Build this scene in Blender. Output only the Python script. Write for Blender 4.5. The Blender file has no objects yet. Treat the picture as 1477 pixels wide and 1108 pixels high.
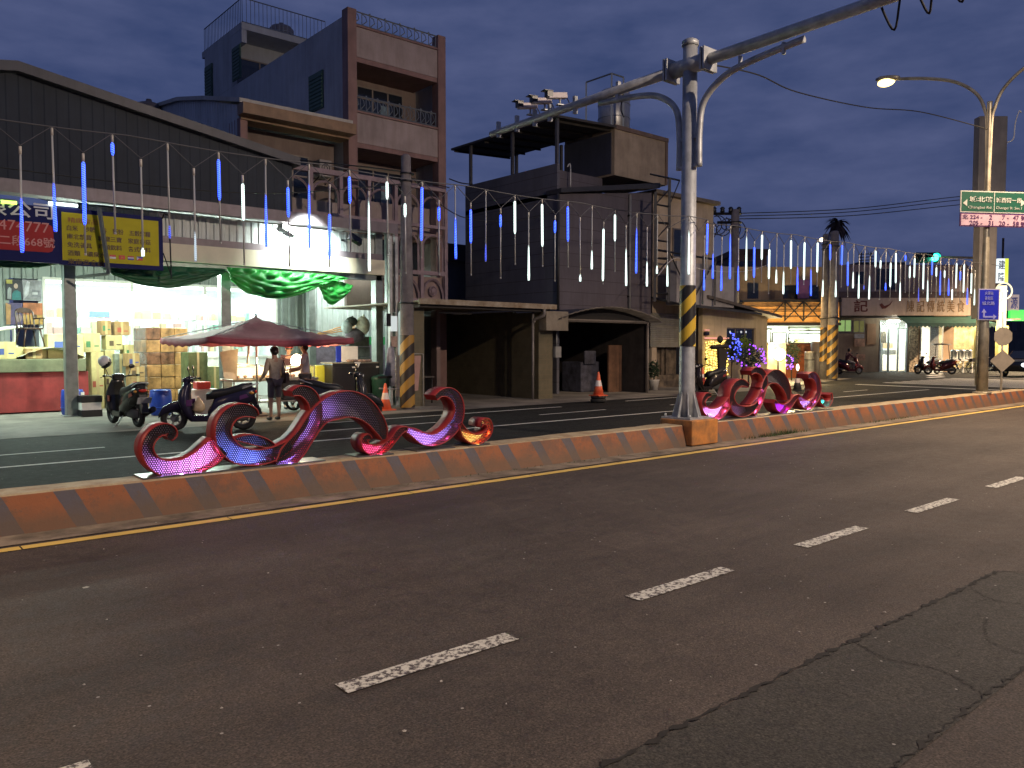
import bpy, math, random
from mathutils import Matrix, Vector
R_=math.radians; rnd=random.Random(7)
sc=bpy.context.scene; COL=sc.collection
# ---------------------------------------------------------------- camera
F_PX=1151.0; CAMZ=1.65; PITCH=math.atan(54/F_PX); YAW=math.atan2(.759,.651)
cam=bpy.data.cameras.new('camera'); cam.sensor_width=36; cam.lens=36*F_PX/1477; cam.clip_end=3000; cam.clip_start=.05
co=bpy.data.objects.new('camera',cam); COL.objects.link(co); co.location=(0,0,CAMZ)
co.rotation_euler=(math.pi/2-PITCH,0,YAW-math.pi/2); sc.camera=co
_f=Vector((math.cos(YAW),math.sin(YAW),0)); _r=Vector((math.sin(YAW),-math.cos(YAW),0))
_F=_f*math.cos(PITCH)-Vector((0,0,math.sin(PITCH))); _U=_f*math.sin(PITCH)+Vector((0,0,math.cos(PITCH)))
def ray(px,py): return _F+_r*((px-738.5)/F_PX)-_U*((py-554)/F_PX)
def PV(px,py,v): d=ray(px,py); return Vector((0,0,CAMZ))+d*(v/d.y)
def PU(px,py,u): d=ray(px,py); return Vector((0,0,CAMZ))+d*(u/d.x)
def PG(px,py,z=0): d=ray(px,py); return Vector((0,0,CAMZ))+d*((z-CAMZ)/d.z)
def PZ(px,py,Z): d=ray(px,py); return Vector((0,0,CAMZ))+d*(Z/d.dot(_f))
# ---------------------------------------------------------------- sky, exposure
sc.view_settings.view_transform='Standard'; sc.view_settings.look='None'; sc.view_settings.exposure=.3; sc.view_settings.gamma=1
w=bpy.data.worlds.new("World"); sc.world=w; w.use_nodes=True
nt=w.node_tree; nt.nodes.clear(); N=nt.nodes.new; L=nt.links.new
out=N('ShaderNodeOutputWorld'); bg=N('ShaderNodeBackground'); L(bg.outputs[0],out.inputs[0])
sky=N('ShaderNodeTexSky'); sky.sky_type='NISHITA'; sky.sun_disc=False; sky.sun_elevation=R_(1.0); sky.sun_rotation=R_(-100)
tc=N('ShaderNodeTexCoord'); mp=N('ShaderNodeMapping'); mp.inputs['Scale'].default_value=(1,1,3.2); L(tc.outputs['Generated'],mp.inputs[0])
nz=N('ShaderNodeTexNoise'); nz.inputs['Scale'].default_value=8; nz.inputs['Detail'].default_value=8; nz.inputs['Roughness'].default_value=.55; L(mp.outputs[0],nz.inputs[0])
cr=N('ShaderNodeValToRGB'); L(nz.outputs[0],cr.inputs[0])
cr.color_ramp.elements[0].position=.3; cr.color_ramp.elements[0].color=(.30,.47,1.25,1)
cr.color_ramp.elements[1].position=.72; cr.color_ramp.elements[1].color=(.66,.83,1.80,1)
# a little of the clear dusk sky shows through the cloud
mx=N('ShaderNodeMixRGB'); mx.blend_type='MIX'; mx.inputs[0].default_value=.02; L(cr.outputs[0],mx.inputs[1]); L(sky.outputs[0],mx.inputs[2])
L(mx.outputs[0],bg.inputs[0]); bg.inputs[1].default_value=.098
# ---------------------------------------------------------------- materials
_m={}
def mat(name,col=(.5,.5,.5),rough=.7,metal=0,var=.18,scale=3.0,bump=0,em=None,es=0,dirt=None,spec=.5,alpha=1,trans=0):
    if name in _m: return _m[name]
    m=bpy.data.materials.new(name); m.use_nodes=True; t=m.node_tree; b=t.nodes['Principled BSDF']
    b.inputs['Roughness'].default_value=rough; b.inputs['Metallic'].default_value=metal
    b.inputs['Specular IOR Level'].default_value=spec
    b.inputs['Base Color'].default_value=(*col,1)
    if alpha<1: b.inputs['Alpha'].default_value=alpha
    if trans: b.inputs['Transmission Weight'].default_value=trans
    if var or bump:
        c=t.nodes.new('ShaderNodeTexCoord'); n=t.nodes.new('ShaderNodeTexNoise'); n.inputs['Scale'].default_value=scale
        n.inputs['Detail'].default_value=7; n.inputs['Roughness'].default_value=.62; t.links.new(c.outputs['Object'],n.inputs[0])
        r=t.nodes.new('ShaderNodeValToRGB'); t.links.new(n.outputs[0],r.inputs[0])
        d=dirt or tuple(x*(1-var*2.2) for x in col)
        r.color_ramp.elements[0].position=.33; r.color_ramp.elements[0].color=(*[max(0,x) for x in d],1)
        r.color_ramp.elements[1].position=.62; r.color_ramp.elements[1].color=(*[min(1,x*(1+var*.25)) for x in col],1)
        t.links.new(r.outputs[0],b.inputs['Base Color'])
        if scale<=3 and var>=.08:
            mp_=t.nodes.new('ShaderNodeMapping'); mp_.inputs['Scale'].default_value=(2.6,2.6,.3); t.links.new(c.outputs['Object'],mp_.inputs[0])
            n3=t.nodes.new('ShaderNodeTexNoise'); n3.inputs['Scale'].default_value=1.6; n3.inputs['Detail'].default_value=8; n3.inputs['Roughness'].default_value=.7; t.links.new(mp_.outputs[0],n3.inputs[0])
            r3_=t.nodes.new('ShaderNodeValToRGB'); t.links.new(n3.outputs[0],r3_.inputs[0]); r3_.color_ramp.elements[0].position=.34; r3_.color_ramp.elements[0].color=(.62,.58,.53,1); r3_.color_ramp.elements[1].position=.56; r3_.color_ramp.elements[1].color=(1.03,1.03,1.03,1)
            q_=t.nodes.new('ShaderNodeMixRGB'); q_.blend_type='MULTIPLY'; q_.inputs[0].default_value=.42; t.links.new(r.outputs[0],q_.inputs[1]); t.links.new(r3_.outputs[0],q_.inputs[2]); t.links.new(q_.outputs[0],b.inputs['Base Color'])
        if bump:
            bp=t.nodes.new('ShaderNodeBump'); bp.inputs['Strength'].default_value=bump; bp.inputs['Distance'].default_value=.01
            n2=t.nodes.new('ShaderNodeTexNoise'); n2.inputs['Scale'].default_value=scale*18; n2.inputs['Detail'].default_value=5
            t.links.new(c.outputs['Object'],n2.inputs[0]); t.links.new(n2.outputs[0],bp.inputs['Height']); t.links.new(bp.outputs[0],b.inputs['Normal'])
    if em: b.inputs['Emission Color'].default_value=(*em,1); b.inputs['Emission Strength'].default_value=es
    _m[name]=m; return m
def emi(name,col,s): return mat(name,(.2,.2,.2),.5,0,0,em=col,es=s)
def nodes(m): return m.node_tree, m.node_tree.nodes['Principled BSDF']
def mth(t,op,a,b=None,c=None):
    n=t.nodes.new('ShaderNodeMath'); n.operation=op
    for i,x in enumerate((a,b,c)):
        if x is None: continue
        if isinstance(x,(int,float)): n.inputs[i].default_value=x
        else: t.links.new(x,n.inputs[i])
    return n.outputs[0]
def cmix(t,f,a,b,bt='MIX'):
    n=t.nodes.new('ShaderNodeMixRGB'); n.blend_type=bt
    for i,x in ((0,f),(1,a),(2,b)):
        if isinstance(x,(int,float)): n.inputs[i].default_value=x
        elif isinstance(x,tuple): n.inputs[i].default_value=(*x,1)
        else: t.links.new(x,n.inputs[i])
    return n.outputs[0]
def noise(t,vec,scale,detail=5,rough=.6):
    n=t.nodes.new('ShaderNodeTexNoise'); n.inputs['Scale'].default_value=scale; n.inputs['Detail'].default_value=detail; n.inputs['Roughness'].default_value=rough
    t.links.new(vec,n.inputs[0]); return n.outputs[0]
def ramp(t,f,stops):
    r=t.nodes.new('ShaderNodeValToRGB'); t.links.new(f,r.inputs[0]); e=r.color_ramp.elements
    while len(e)<len(stops): e.new(.5)
    for q,(p,c) in zip(e,stops): q.position=p; q.color=(*c,1) if isinstance(c,tuple) else (c,c,c,1)
    return r.outputs[0]
def objc(t):
    n=t.nodes.new('ShaderNodeTexCoord'); s=t.nodes.new('ShaderNodeSeparateXYZ'); t.links.new(n.outputs['Object'],s.inputs[0]); return n.outputs['Object'],s.outputs
# ---------------------------------------------------------------- mesh builder
class MB:
    def __init__(s): s.v=[]; s.f=[]; s.mi=[]; s.sm=[]; s.mats=[]; s.M=Matrix.Identity(4); s.cur=None
    def m(s,mt):
        if mt not in s.mats: s.mats.append(mt)
        s.cur=s.mats.index(mt); return s
    def add(s,vs,fs,smooth=False):
        o=len(s.v); s.v+=[s.M@Vector(p) for p in vs]
        for f in fs: s.f.append([i+o for i in f]); s.mi.append(s.cur or 0); s.sm.append(smooth)
        return s
    def box(s,x0,x1,y0,y1,z0,z1):
        return s.add([(x0,y0,z0),(x1,y0,z0),(x1,y1,z0),(x0,y1,z0),(x0,y0,z1),(x1,y0,z1),(x1,y1,z1),(x0,y1,z1)],
          [(0,3,2,1),(4,5,6,7),(0,1,5,4),(1,2,6,5),(2,3,7,6),(3,0,4,7)])
    def cb(s,cx,cy,cz,sx,sy,sz): return s.box(cx-sx/2,cx+sx/2,cy-sy/2,cy+sy/2,cz-sz/2,cz+sz/2)
    def quad(s,*p): return s.add(p,[tuple(range(len(p)))])
    def ring(s,pts,n,smooth=True,caps=True,close=False):
        # pts: list of rings each of n points
        vs=[p for r in pts for p in r]; fs=[]; k=len(pts)
        for i in range(k if close else k-1):
            for j in range(n):
                a=i*n+j; b=i*n+(j+1)%n; i2=(i+1)%k; fs.append((a,b,i2*n+(j+1)%n,i2*n+j))
        s.add(vs,fs,smooth)
        if caps and not close: o=len(s.v)-len(vs); 
        if caps and not close:
            s.f.append([o+j for j in range(n)][::-1]); s.mi.append(s.cur or 0); s.sm.append(False)
            s.f.append([o+(k-1)*n+j for j in range(n)]); s.mi.append(s.cur or 0); s.sm.append(False)
        return s
    def tube(s,path,r,n=8,caps=True,close=False):
        path=[Vector(p) for p in path]; K=len(path); rs=r if isinstance(r,(list,tuple)) else [r]*K; rings=[]; ux=None
        for i,p in enumerate(path):
            if close: t=path[(i+1)%K]-path[i-1]
            else: t=(path[min(i+1,K-1)]-path[max(i-1,0)])
            if t.length<1e-9: t=Vector((0,0,1))
            t.normalize()
            if ux is None: ux=t.cross(Vector((0,0,1)) if abs(t.z)<.9 else Vector((1,0,0))).normalized()
            else:
                ux=(ux-t*ux.dot(t)); ux=ux.normalized() if ux.length>1e-6 else t.orthogonal().normalized()
            uy=t.cross(ux)
            rings.append([p+(ux*math.cos(2*math.pi*j/n)+uy*math.sin(2*math.pi*j/n))*rs[i] for j in range(n)])
        return s.ring(rings,n,n>4,caps,close)
    def cyl(s,p0,p1,r0,r1=None,n=12): return s.tube([p0,p1],[r0,r1 if r1 is not None else r0],n)
    def bar(s,p0,p1,w,h=None):
        return s.tube([p0,p1],w*.5*math.sqrt(2) if h is None else w*.707,4)
    def prism(s,poly,y0,y1,ax='y'):
        n=len(poly)
        if ax=='y': A=[(x,y0,z) for x,z in poly]; B=[(x,y1,z) for x,z in poly]
        elif ax=='x': A=[(y0,x,z) for x,z in poly]; B=[(y1,x,z) for x,z in poly]
        else: A=[(x,z,y0) for x,z in poly]; B=[(x,z,y1) for x,z in poly]
        return s.add(A+B,[tuple(range(n)),tuple(range(2*n-1,n-1,-1))]+[(i,(i+1)%n+0,(i+1)%n+n,i+n)[::-1] for i in range(n)])
    def lathe(s,prof,c=(0,0,0),n=16,caps=True):
        return s.ring([[(c[0]+r*math.cos(2*math.pi*j/n),c[1]+r*math.sin(2*math.pi*j/n),c[2]+z) for j in range(n)] for r,z in prof],n,True,caps)
    def ball(s,c,r,n=12,k=8):
        rx,ry,rz=r if isinstance(r,tuple) else (r,r,r)
        return s.ring([[(c[0]+rx*math.sin(math.pi*max(.02,min(.98,i/k)))*math.cos(2*math.pi*j/n),c[1]+ry*math.sin(math.pi*max(.02,min(.98,i/k)))*math.sin(2*math.pi*j/n),c[2]-rz*math.cos(math.pi*i/k)) for j in range(n)] for i in range(k+1)],n)
    def torus(s,c,R,r,ax='y',n=24,k=8):
        pts=[]
        for i in range(n):
            a=2*math.pi*i/n; e=(math.cos(a)*R,0,math.sin(a)*R) if ax=='y' else ((0,math.cos(a)*R,math.sin(a)*R) if ax=='x' else (math.cos(a)*R,math.sin(a)*R,0))
            pts.append(Vector(c)+Vector(e))
        return s.tube(pts,r,k,False,True)
    def corr(s,x0,x1,z0,z1,y,pitch=.2,d=.035,ax='x',flat=.5):
        # vertical-ribbed sheet metal, with real ribs
        xs=[]; x=x0
        while x<x1-1e-6:
            for q,h in ((0,0),(flat,0),(flat+.12,1),(1-.12,1)):
                if x+q*pitch<x1: xs.append((x+q*pitch,h*d))
            x+=pitch
        xs.append((x1,0)); n=len(xs)
        if ax=='x': vs=[(a,y-h,z0) for a,h in xs]+[(a,y-h,z1) for a,h in xs]
        else: vs=[(y-h,a,z0) for a,h in xs]+[(y-h,a,z1) for a,h in xs]
        return s.add(vs,[(i,i+1,n+i+1,n+i) for i in range(n-1)])
    def mesh(s,me,M):
        o=s.M; s.M=o@M; s.add([v.co for v in me.vertices],[tuple(p.vertices) for p in me.polygons]); s.M=o; return s
def build(mb,name,parent=None,bevel=0,local=False,mt=None):
    me=bpy.data.meshes.new(name)
    inv=Matrix.Identity(4)
    if parent is not None and not local: inv=mtx(parent).inverted()
    me.from_pydata([inv@v for v in mb.v],[],mb.f)
    for x in (mb.mats or [mt]):
        if x: me.materials.append(x)
    me.polygons.foreach_set('material_index',mb.mi); me.polygons.foreach_set('use_smooth',mb.sm); me.update()
    o=bpy.data.objects.new(name,me); COL.objects.link(o)
    if parent is not None: o.parent=parent
    if bevel:
        b=o.modifiers.new('bevel','BEVEL'); b.width=bevel; b.segments=2; b.limit_method='ANGLE'; b.angle_limit=R_(40)
    return o
def mtx(o):
    M=Matrix.Translation(o.location)@o.rotation_euler.to_matrix().to_4x4()
    return mtx(o.parent)@M if o.parent else M
def tag(o,label=None,cat=None,group=None,kind=None):
    if label: o['label']=label
    if cat: o['category']=cat
    if group: o['group']=group
    if kind: o['kind']=kind
    return o
def thing(name,label,cat,loc=(0,0,0),rz=0,group=None):
    o=bpy.data.objects.new(name,None); COL.objects.link(o); o.location=loc; o.rotation_euler=(0,0,rz); o.empty_display_size=.2
    return tag(o,label,cat,group)
def copy_tree(o,parent=None):
    c=o.copy(); COL.objects.link(c)
    if parent is not None: c.parent=parent
    for ch in list(o.children): copy_tree(ch,c)
    return c
def light(name,kind,loc,col,power,parent=None,size=.1,rot=None,spot=None,blend=.6,shape=None,sy=None):
    l=bpy.data.lights.new(name,kind); l.color=col; l.energy=power
    if kind=='AREA':
        l.size=size
        if sy: l.shape='RECTANGLE'; l.size_y=sy
    else: l.shadow_soft_size=size
    if kind=='SPOT': l.spot_size=spot; l.spot_blend=blend
    o=bpy.data.objects.new(name,l); COL.objects.link(o)
    if parent is not None: loc=mtx(parent).inverted()@Vector(loc)
    o.location=loc
    if rot: o.rotation_euler=rot
    if parent is not None: o.parent=parent
    return o
_tx={}
def text(mb,s,origin,xdir,height,normal=None,width=None,spacing=1.0,bold=.0):
    # lettering as thin raised mesh: origin = lower left of the line
    k=(s,bold,spacing)
    if k not in _tx:
        c=bpy.data.curves.new('t','FONT'); c.body=s; c.size=1; c.extrude=.004; c.space_character=spacing; c.resolution_u=2; c.offset=bold
        o=bpy.data.objects.new('t',c); COL.objects.link(o); dg=bpy.context.evaluated_depsgraph_get(); me=bpy.data.meshes.new_from_object(o.evaluated_get(dg)); bpy.data.objects.remove(o)
        xs=[v.co.x for v in me.vertices]; zs=[v.co.y for v in me.vertices]; _tx[k]=(me,min(xs),max(xs),min(zs),max(zs))
    me,a,b,c0,c1=_tx[k]; sx=height/(c1-c0); sw=width/(b-a) if width else sx
    X=Vector(xdir).normalized(); Z=Vector((0,0,1)); Nn=X.cross(Z)   # outward normal (towards the reader)
    M=Matrix.Translation(Vector(origin))@Matrix(((X.x,Z.x,Nn.x,0),(X.y,Z.y,Nn.y,0),(X.z,Z.z,Nn.z,0),(0,0,0,1)))@Matrix.Diagonal((sw,sx,1,1))@Matrix.Translation((-a,-c0,0))
    mb.mesh(me,M)
def cat_rom(pts,k=6):
    out=[]; P=[Vector(p) for p in pts]; n=len(P)
    for i in range(n-1):
        a=P[max(i-1,0)]; b=P[i]; c=P[i+1]; d=P[min(i+2,n-1)]
        for j in range(k):
            t=j/k; out.append(.5*((2*b)+(c-a)*t+(2*a-5*b+4*c-d)*t*t+(3*b-a-3*c+d)*t**3))
    out.append(P[-1]); return out
# common materials
GALV=mat('galvanised_steel',(.46,.47,.47),.5,.35,.15,6)
DARKM=mat('dark_steel',(.03,.03,.035),.5,.5,.1,5)
BLACKP=mat('black_plastic',(.012,.012,.014),.35,0,.1,8)
BLACKR=mat('black_rubber',(.015,.015,.015),.8,0,.2,9)
WHITEP=mat('white_paint',(.75,.75,.72),.5,0,.08,4)
CREAM=mat('cream_paint',(.66,.60,.42),.6,0,.1,2)
CONC=mat('grey_concrete',(.30,.29,.27),.85,0,.2,2.2,.4)
GLASSD=mat('dark_glass',(.015,.02,.03),.12,0,0,spec=.8)
WINDOWC=mat('clear_glass',(.9,.95,.95),.05,0,0,alpha=.12)
CHROME=mat('chrome',(.7,.7,.7),.15,1,0)
YELL=mat('hazard_yellow',(.55,.36,.02),.5,0,.15,6); BLK=mat('hazard_black',(.02,.018,.016),.5,0,.1,6)
REDM=mat('red_metal',(.32,.024,.02),.45,.1,.12,5)
ORANGE=mat('cone_orange',(.75,.13,.05),.5,0,.1,8)
CARTON=mat('carton_board',(.36,.23,.10),.8,0,.15,5); CARTL=mat('pale_carton',(.52,.46,.22),.8,0,.12,5)
CLEARP=mat('tube_plastic',(.36,.37,.37),.3,0,.0)
# ================================================================ SETTING
def struct(name,mb,**k): return tag(build(mb,name,**k),kind='structure')
def asphalt(name,a,b,warm=1.0,speck=.5):
    m=mat(name,a,.82,0,0,spec=.35 if name!='asphalt_far' else .12); t,bs=nodes(m); c,xyz=objc(t)
    n1=noise(t,c,.55,6,.6); n2=noise(t,c,7,8,.7); n3=noise(t,c,95,3,.6)
    col=ramp(t,n1,[(.32,a),(.68,b)]); col=cmix(t,.55,col,ramp(t,n2,[(.25,.45),(.75,1.35)]),'MULTIPLY')
    col=cmix(t,.85,col,ramp(t,n3,[(.3,.25),(.7,1.8)]),'MULTIPLY'); col=cmix(t,.6,col,ramp(t,noise(t,c,32,5,.75),[(.35,.6),(.65,1.45)]),'MULTIPLY')
    vp=t.nodes.new('ShaderNodeTexVoronoi'); vp.inputs['Scale'].default_value=60; t.links.new(c,vp.inputs[0]); col=cmix(t,.5,col,ramp(t,vp.outputs['Distance'],[(.1,1.35),(.6,.6)]),'MULTIPLY')
    vo=t.nodes.new('ShaderNodeTexVoronoi'); vo.inputs['Scale'].default_value=13; t.links.new(c,vo.inputs[0])
    sp=mth(t,'LESS_THAN',vo.outputs['Distance'],.10); vr=t.nodes.new('ShaderNodeSeparateColor'); t.links.new(vo.outputs['Color'],vr.inputs[0])
    sp=mth(t,'MULTIPLY',sp,mth(t,'GREATER_THAN',vr.outputs[0],.94-.05*speck)); col=cmix(t,mth(t,'MULTIPLY',sp,.8),col,(.42,.40,.36))
    vd=t.nodes.new('ShaderNodeTexVoronoi'); vd.inputs['Scale'].default_value=3.1; t.links.new(c,vd.inputs[0])
    dk=ramp(t,vd.outputs['Distance'],[(.05,.45),(.12,1.0)]); col=cmix(t,ramp(t,noise(t,c,2.3,3),[(.55,0.0),(.65,.8)]),col,cmix(t,1.0,col,dk,'MULTIPLY'))
    mp=t.nodes.new('ShaderNodeMapping'); mp.inputs['Scale'].default_value=(.12,1.3,1); t.links.new(c,mp.inputs[0])
    col=cmix(t,.8,col,ramp(t,noise(t,mp.outputs[0],1.0,4),[(.3,.66),(.7,1.25)]),'MULTIPLY')
    t.links.new(col,bs.inputs['Base Color'])
    bp=t.nodes.new('ShaderNodeBump'); bp.inputs['Strength'].default_value=.6; bp.inputs['Distance'].default_value=.008
    t.links.new(noise(t,c,70,4,.7),bp.inputs['Height']); t.links.new(bp.outputs[0],bs.inputs['Normal']); 
    t.links.new(ramp(t,n2,[(.3,.62),(.7,.92)]),bs.inputs['Roughness']); return m
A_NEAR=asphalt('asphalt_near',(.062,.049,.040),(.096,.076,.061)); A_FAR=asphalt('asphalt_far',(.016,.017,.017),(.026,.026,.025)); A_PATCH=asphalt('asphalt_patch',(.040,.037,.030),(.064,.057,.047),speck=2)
APRON=mat('apron_concrete',(.20,.185,.165),.85,0,.25,.8,.5); GUT=mat('gutter_concrete',(.26,.21,.15),.9,0,.3,2.5,.6)
g=MB().m(mat('earth',(.07,.06,.05),.9,0,.2,.2)); g.quad((-600,-300,-.03),(900,-300,-.03),(900,1200,-.03),(-600,1200,-.03)); struct('ground',g)
g=MB().m(A_NEAR); g.quad((-60,-14,0),(330,-14,0),(330,7.68,0),(-60,7.68,0)); struct('road_near_side',g)
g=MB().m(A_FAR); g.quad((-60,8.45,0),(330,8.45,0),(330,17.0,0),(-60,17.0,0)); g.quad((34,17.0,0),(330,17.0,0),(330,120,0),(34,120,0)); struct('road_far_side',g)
g=MB().m(APRON); g.quad((-60,16.4,.006),(26,16.7,.006),(40,19.8,.006),(40,44,.006),(-60,44,.006)); struct('pavement',g)
g=MB().m(GUT); g.quad((-40,7.66,.008),(28.8,7.66,.008),(28.8,8.7,.008),(-40,8.7,.008)); struct('gutter_strip',g)
# asphalt patch with its joints
g=MB().m(A_PATCH); pts=[(-30,1.33)]+[(-30+i*.35,2.09+rnd.uniform(-.012,.012)) for i in range(105)]+[(6.5,2.05),(6.9,1.33)]
g.add([(x,y,.004) for x,y in pts],[tuple(range(len(pts)))[::-1]]); struct('asphalt_patch',g)
def crack(pts,w,seed):
    r=random.Random(seed); P=cat_rom([(x,y,0) for x,y in pts],int(170/ max(1,len(pts)-1))+6); vs=[];K=len(P)
    for i,p in enumerate(P):
        t=(P[min(i+1,K-1)]-P[max(i-1,0)]).normalized(); n=Vector((-t.y,t.x,0)); o=r.uniform(-.014,.014); h=w*r.uniform(.08,1)**1.5
        vs+=[(p.x+n.x*(o-h),p.y+n.y*(o-h),.008),(p.x+n.x*(o+h),p.y+n.y*(o+h),.008)]
    return vs,[(2*i,2*i+2,2*i+3,2*i+1) for i in range(K-1)]
g=MB().m(mat('crack_tar',(.018,.015,.012),.9,0,.2,20))
for i,(p,ww) in enumerate([([(-1,2.1),(1.5,2.09),(3.6,2.1),(5.2,2.08),(6.45,2.07)],.024),([(6.45,2.07),(6.7,1.8),(6.9,1.33)],.012),([(0,1.34),(2.5,1.34),(4,1.35),(6.8,1.33),(12,1.34)],.016),
   ([(4.3,2.09),(4.2,1.85),(4.25,1.6),(4.1,1.35)],.008),([(4.8,1.35),(4.9,1.6),(5.3,1.75)],.006),([(5.9,2.06),(5.7,1.8),(5.95,1.5)],.006)]):
    v,f=crack(p,ww,i); g.add(v,f)
struct('road_joints',g)
# worn paint
def paint(name,col,wear=.5,base=(.07,.055,.05),sc_=28):
    m=mat(name,col,.65,0,0); t,b=nodes(m); c,_=objc(t)
    n=noise(t,c,sc_,6,.75); k=ramp(t,n,[(wear-.03,0.0),(wear+.03,1.0)]); t.links.new(cmix(t,k,base,cmix(t,.5,col,ramp(t,noise(t,c,3,4),[(.3,.7),(.7,1.1)]),'MULTIPLY')),b.inputs['Base Color']); return m
g=MB().m(paint('white_road_paint',(.60,.58,.50),.485))
for u0,u1 in [(-4.5,-3.4),(-2.35,-1.25),(-.25,.74),(1.83,2.91),(3.95,5.02),(6.05,7.12),(8.15,9.2),(10.3,11.4),(12.5,13.6)]:
    g.quad((u0,3.33,.006),(u1,3.33,.006),(u1,3.46,.006),(u0,3.46,.006))
struct('lane_dashes',g)
g=MB().m(paint('yellow_road_paint',(.72,.50,.12),.30,(.1,.07,.04),9))
x=-30.
while x<70:
    x2=x+rnd.uniform(.5,1.9); g.quad((x,7.455,.006),(x2-.012,7.455,.006),(x2-.012,7.585,.006),(x,7.585,.006)); x=x2
struct('yellow_edge_line',g)
g=MB().m(paint('white_far_paint',(.60,.60,.56),.36,(.06,.06,.06),12))
g.quad((-30,12.64,.006),(32,12.72,.006),(32,12.82,.006),(-30,12.74,.006))
for a,b in [(-6,-2.5),(-.6,3.4),(6.5,10),(13.0,15.4),(18,20.5),(23.5,25.5),(28,30)]: g.quad((a,14.1,.006),(b,14.16,.006),(b,14.24,.006),(a,14.18,.006))
g.quad((8.,15.55,.006),(15.2,15.6,.006),(15.2,15.7,.006),(8,15.65,.006)); g.quad((18.3,16.0,.006),(24,16.2,.006),(24,16.3,.006),(18.3,16.1,.006))
for i in range(9):
    u=36+i*.95; g.quad((u,10.5,.006),(u+.45,10.5,.006),(u+.9,16.6,.006),(u+.45,16.6,.006))
g.quad((33.2,9.0,.006),(33.6,9,.006),(34.2,16.6,.006),(33.8,16.6,.006)); 
for i in range(6): g.quad((44+i*3,17.5+i*1.2,.006),(46+i*3,17.5+i*1.2,.006),(46.6+i*3,18+i*1.2,.006),(44.6+i*3,18+i*1.2,.006))
struct('far_lane_markings',g)
# painted median kerb
m=mat('median_paint',(.5,.2,.05),.7,0,0); t,b=nodes(m); c,xyz=objc(t)
s=mth(t,'SUBTRACT',xyz[0],mth(t,'MULTIPLY',mth(t,'SUBTRACT',.355,xyz[2]),.5)); s=mth(t,'ADD',s,mth(t,'MULTIPLY',noise(t,c,3,3),.05))
fr=mth(t,'FRACT',mth(t,'DIVIDE',mth(t,'SUBTRACT',s,1.53-58),.58)); st=mth(t,'LESS_THAN',fr,.30)
nl=noise(t,c,2.2,6,.7); nf=noise(t,c,14,8,.75)
org=cmix(t,nl,(.245,.080,.028),(.345,.120,.042)); blu=cmix(t,nl,(.075,.068,.08),(.125,.11,.125)); col=cmix(t,st,org,blu)
col=cmix(t,ramp(t,nf,[(.54,0.0),(.66,.8)]),col,(.13,.085,.055)); col=cmix(t,ramp(t,noise(t,c,1.3,8,.8),[(.50,0.0),(.60,.55)]),col,(.09,.065,.05))
dirt=mth(t,'ADD',mth(t,'MULTIPLY',mth(t,'SUBTRACT',.26,xyz[2]),3.8),mth(t,'SUBTRACT',noise(t,c,4,6,.7),.40)); col=cmix(t,ramp(t,dirt,[(0.1,0.0),(.75,.72)]),col,(.13,.085,.05))
vg=t.nodes.new('ShaderNodeTexVoronoi'); vg.feature='DISTANCE_TO_EDGE'; vg.inputs['Scale'].default_value=1.1; t.links.new(c,vg.inputs[0]); _=0
geo=t.nodes.new('ShaderNodeNewGeometry'); sg=t.nodes.new('ShaderNodeSeparateXYZ'); t.links.new(geo.outputs['Normal'],sg.inputs[0]); top=mth(t,'GREATER_THAN',sg.outputs[2],.7)
worn=cmix(t,ramp(t,noise(t,c,5,6,.7),[(.4,0.0),(.6,1.0)]),(.32,.22,.12),(.44,.36,.22)); t.links.new(cmix(t,top,col,worn),b.inputs['Base Color'])
bp=t.nodes.new('ShaderNodeBump'); bp.inputs['Strength'].default_value=.5; bp.inputs['Distance'].default_value=.012; t.links.new(nf,bp.inputs['Height']); t.links.new(bp.outputs[0],b.inputs['Normal'])
g=MB().m(m); rs=[]
r=random.Random(3); x=-40.
while x<27.6:
    e=r.uniform(-.006,.006); j=r.uniform(-.006,.006)
    rs.append([(x,8.05+j,0),(x,8.135+e,.34),(x,8.155+e,.355+e*.7),(x,8.50,.355+j),(x,8.52,.34),(x,8.60,0)]); x+=.31
rs.append([(27.6,8.05,0),(27.6,8.135,.34),(27.6,8.155,.355),(27.6,8.50,.355),(27.6,8.52,.34),(27.6,8.60,0)])
g.ring(rs,6,False); struct('median',g,bevel=0)
g=MB().m(mat('pole_plinth_paint',(.52,.2,.04),.7,0,.3,4,.3,dirt=(.2,.1,.04))); g.box(10.7,11.42,7.95,8.62,.02,.435); struct('pole_plinth',g,bevel=.02)
# weeds against the kerb
GREEN=mat('leaf_green',(.05,.09,.02),.7,0,.3,8); GREEND=mat('leaf_dark',(.02,.045,.018),.7,0,.3,8)
def weeds(mb,cx,cy,n,s,seed,h=.12):
    r=random.Random(seed)
    for _ in range(n):
        x=cx+r.gauss(0,s); y=cy+r.uniform(-.05,.03); a=r.uniform(0,6.3); l=r.uniform(.4,1)*h; d=Vector((math.cos(a),math.sin(a),0))
        mb.add([(x,y,.01),(x+d.y*.012,y-d.x*.012,.01),(x+d.x*l*.6,y+d.y*l*.6,l)],[(0,1,2)])
g=MB().m(GREEN); weeds(g,13.4,7.98,300,.45,1); weeds(g,18,7.98,140,.8,2,.08); weeds(g,7,7.99,60,1.2,3,.05); tag(build(g,'grass'),'small weeds growing along the foot of the painted kerb','grass',kind='stuff')
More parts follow.
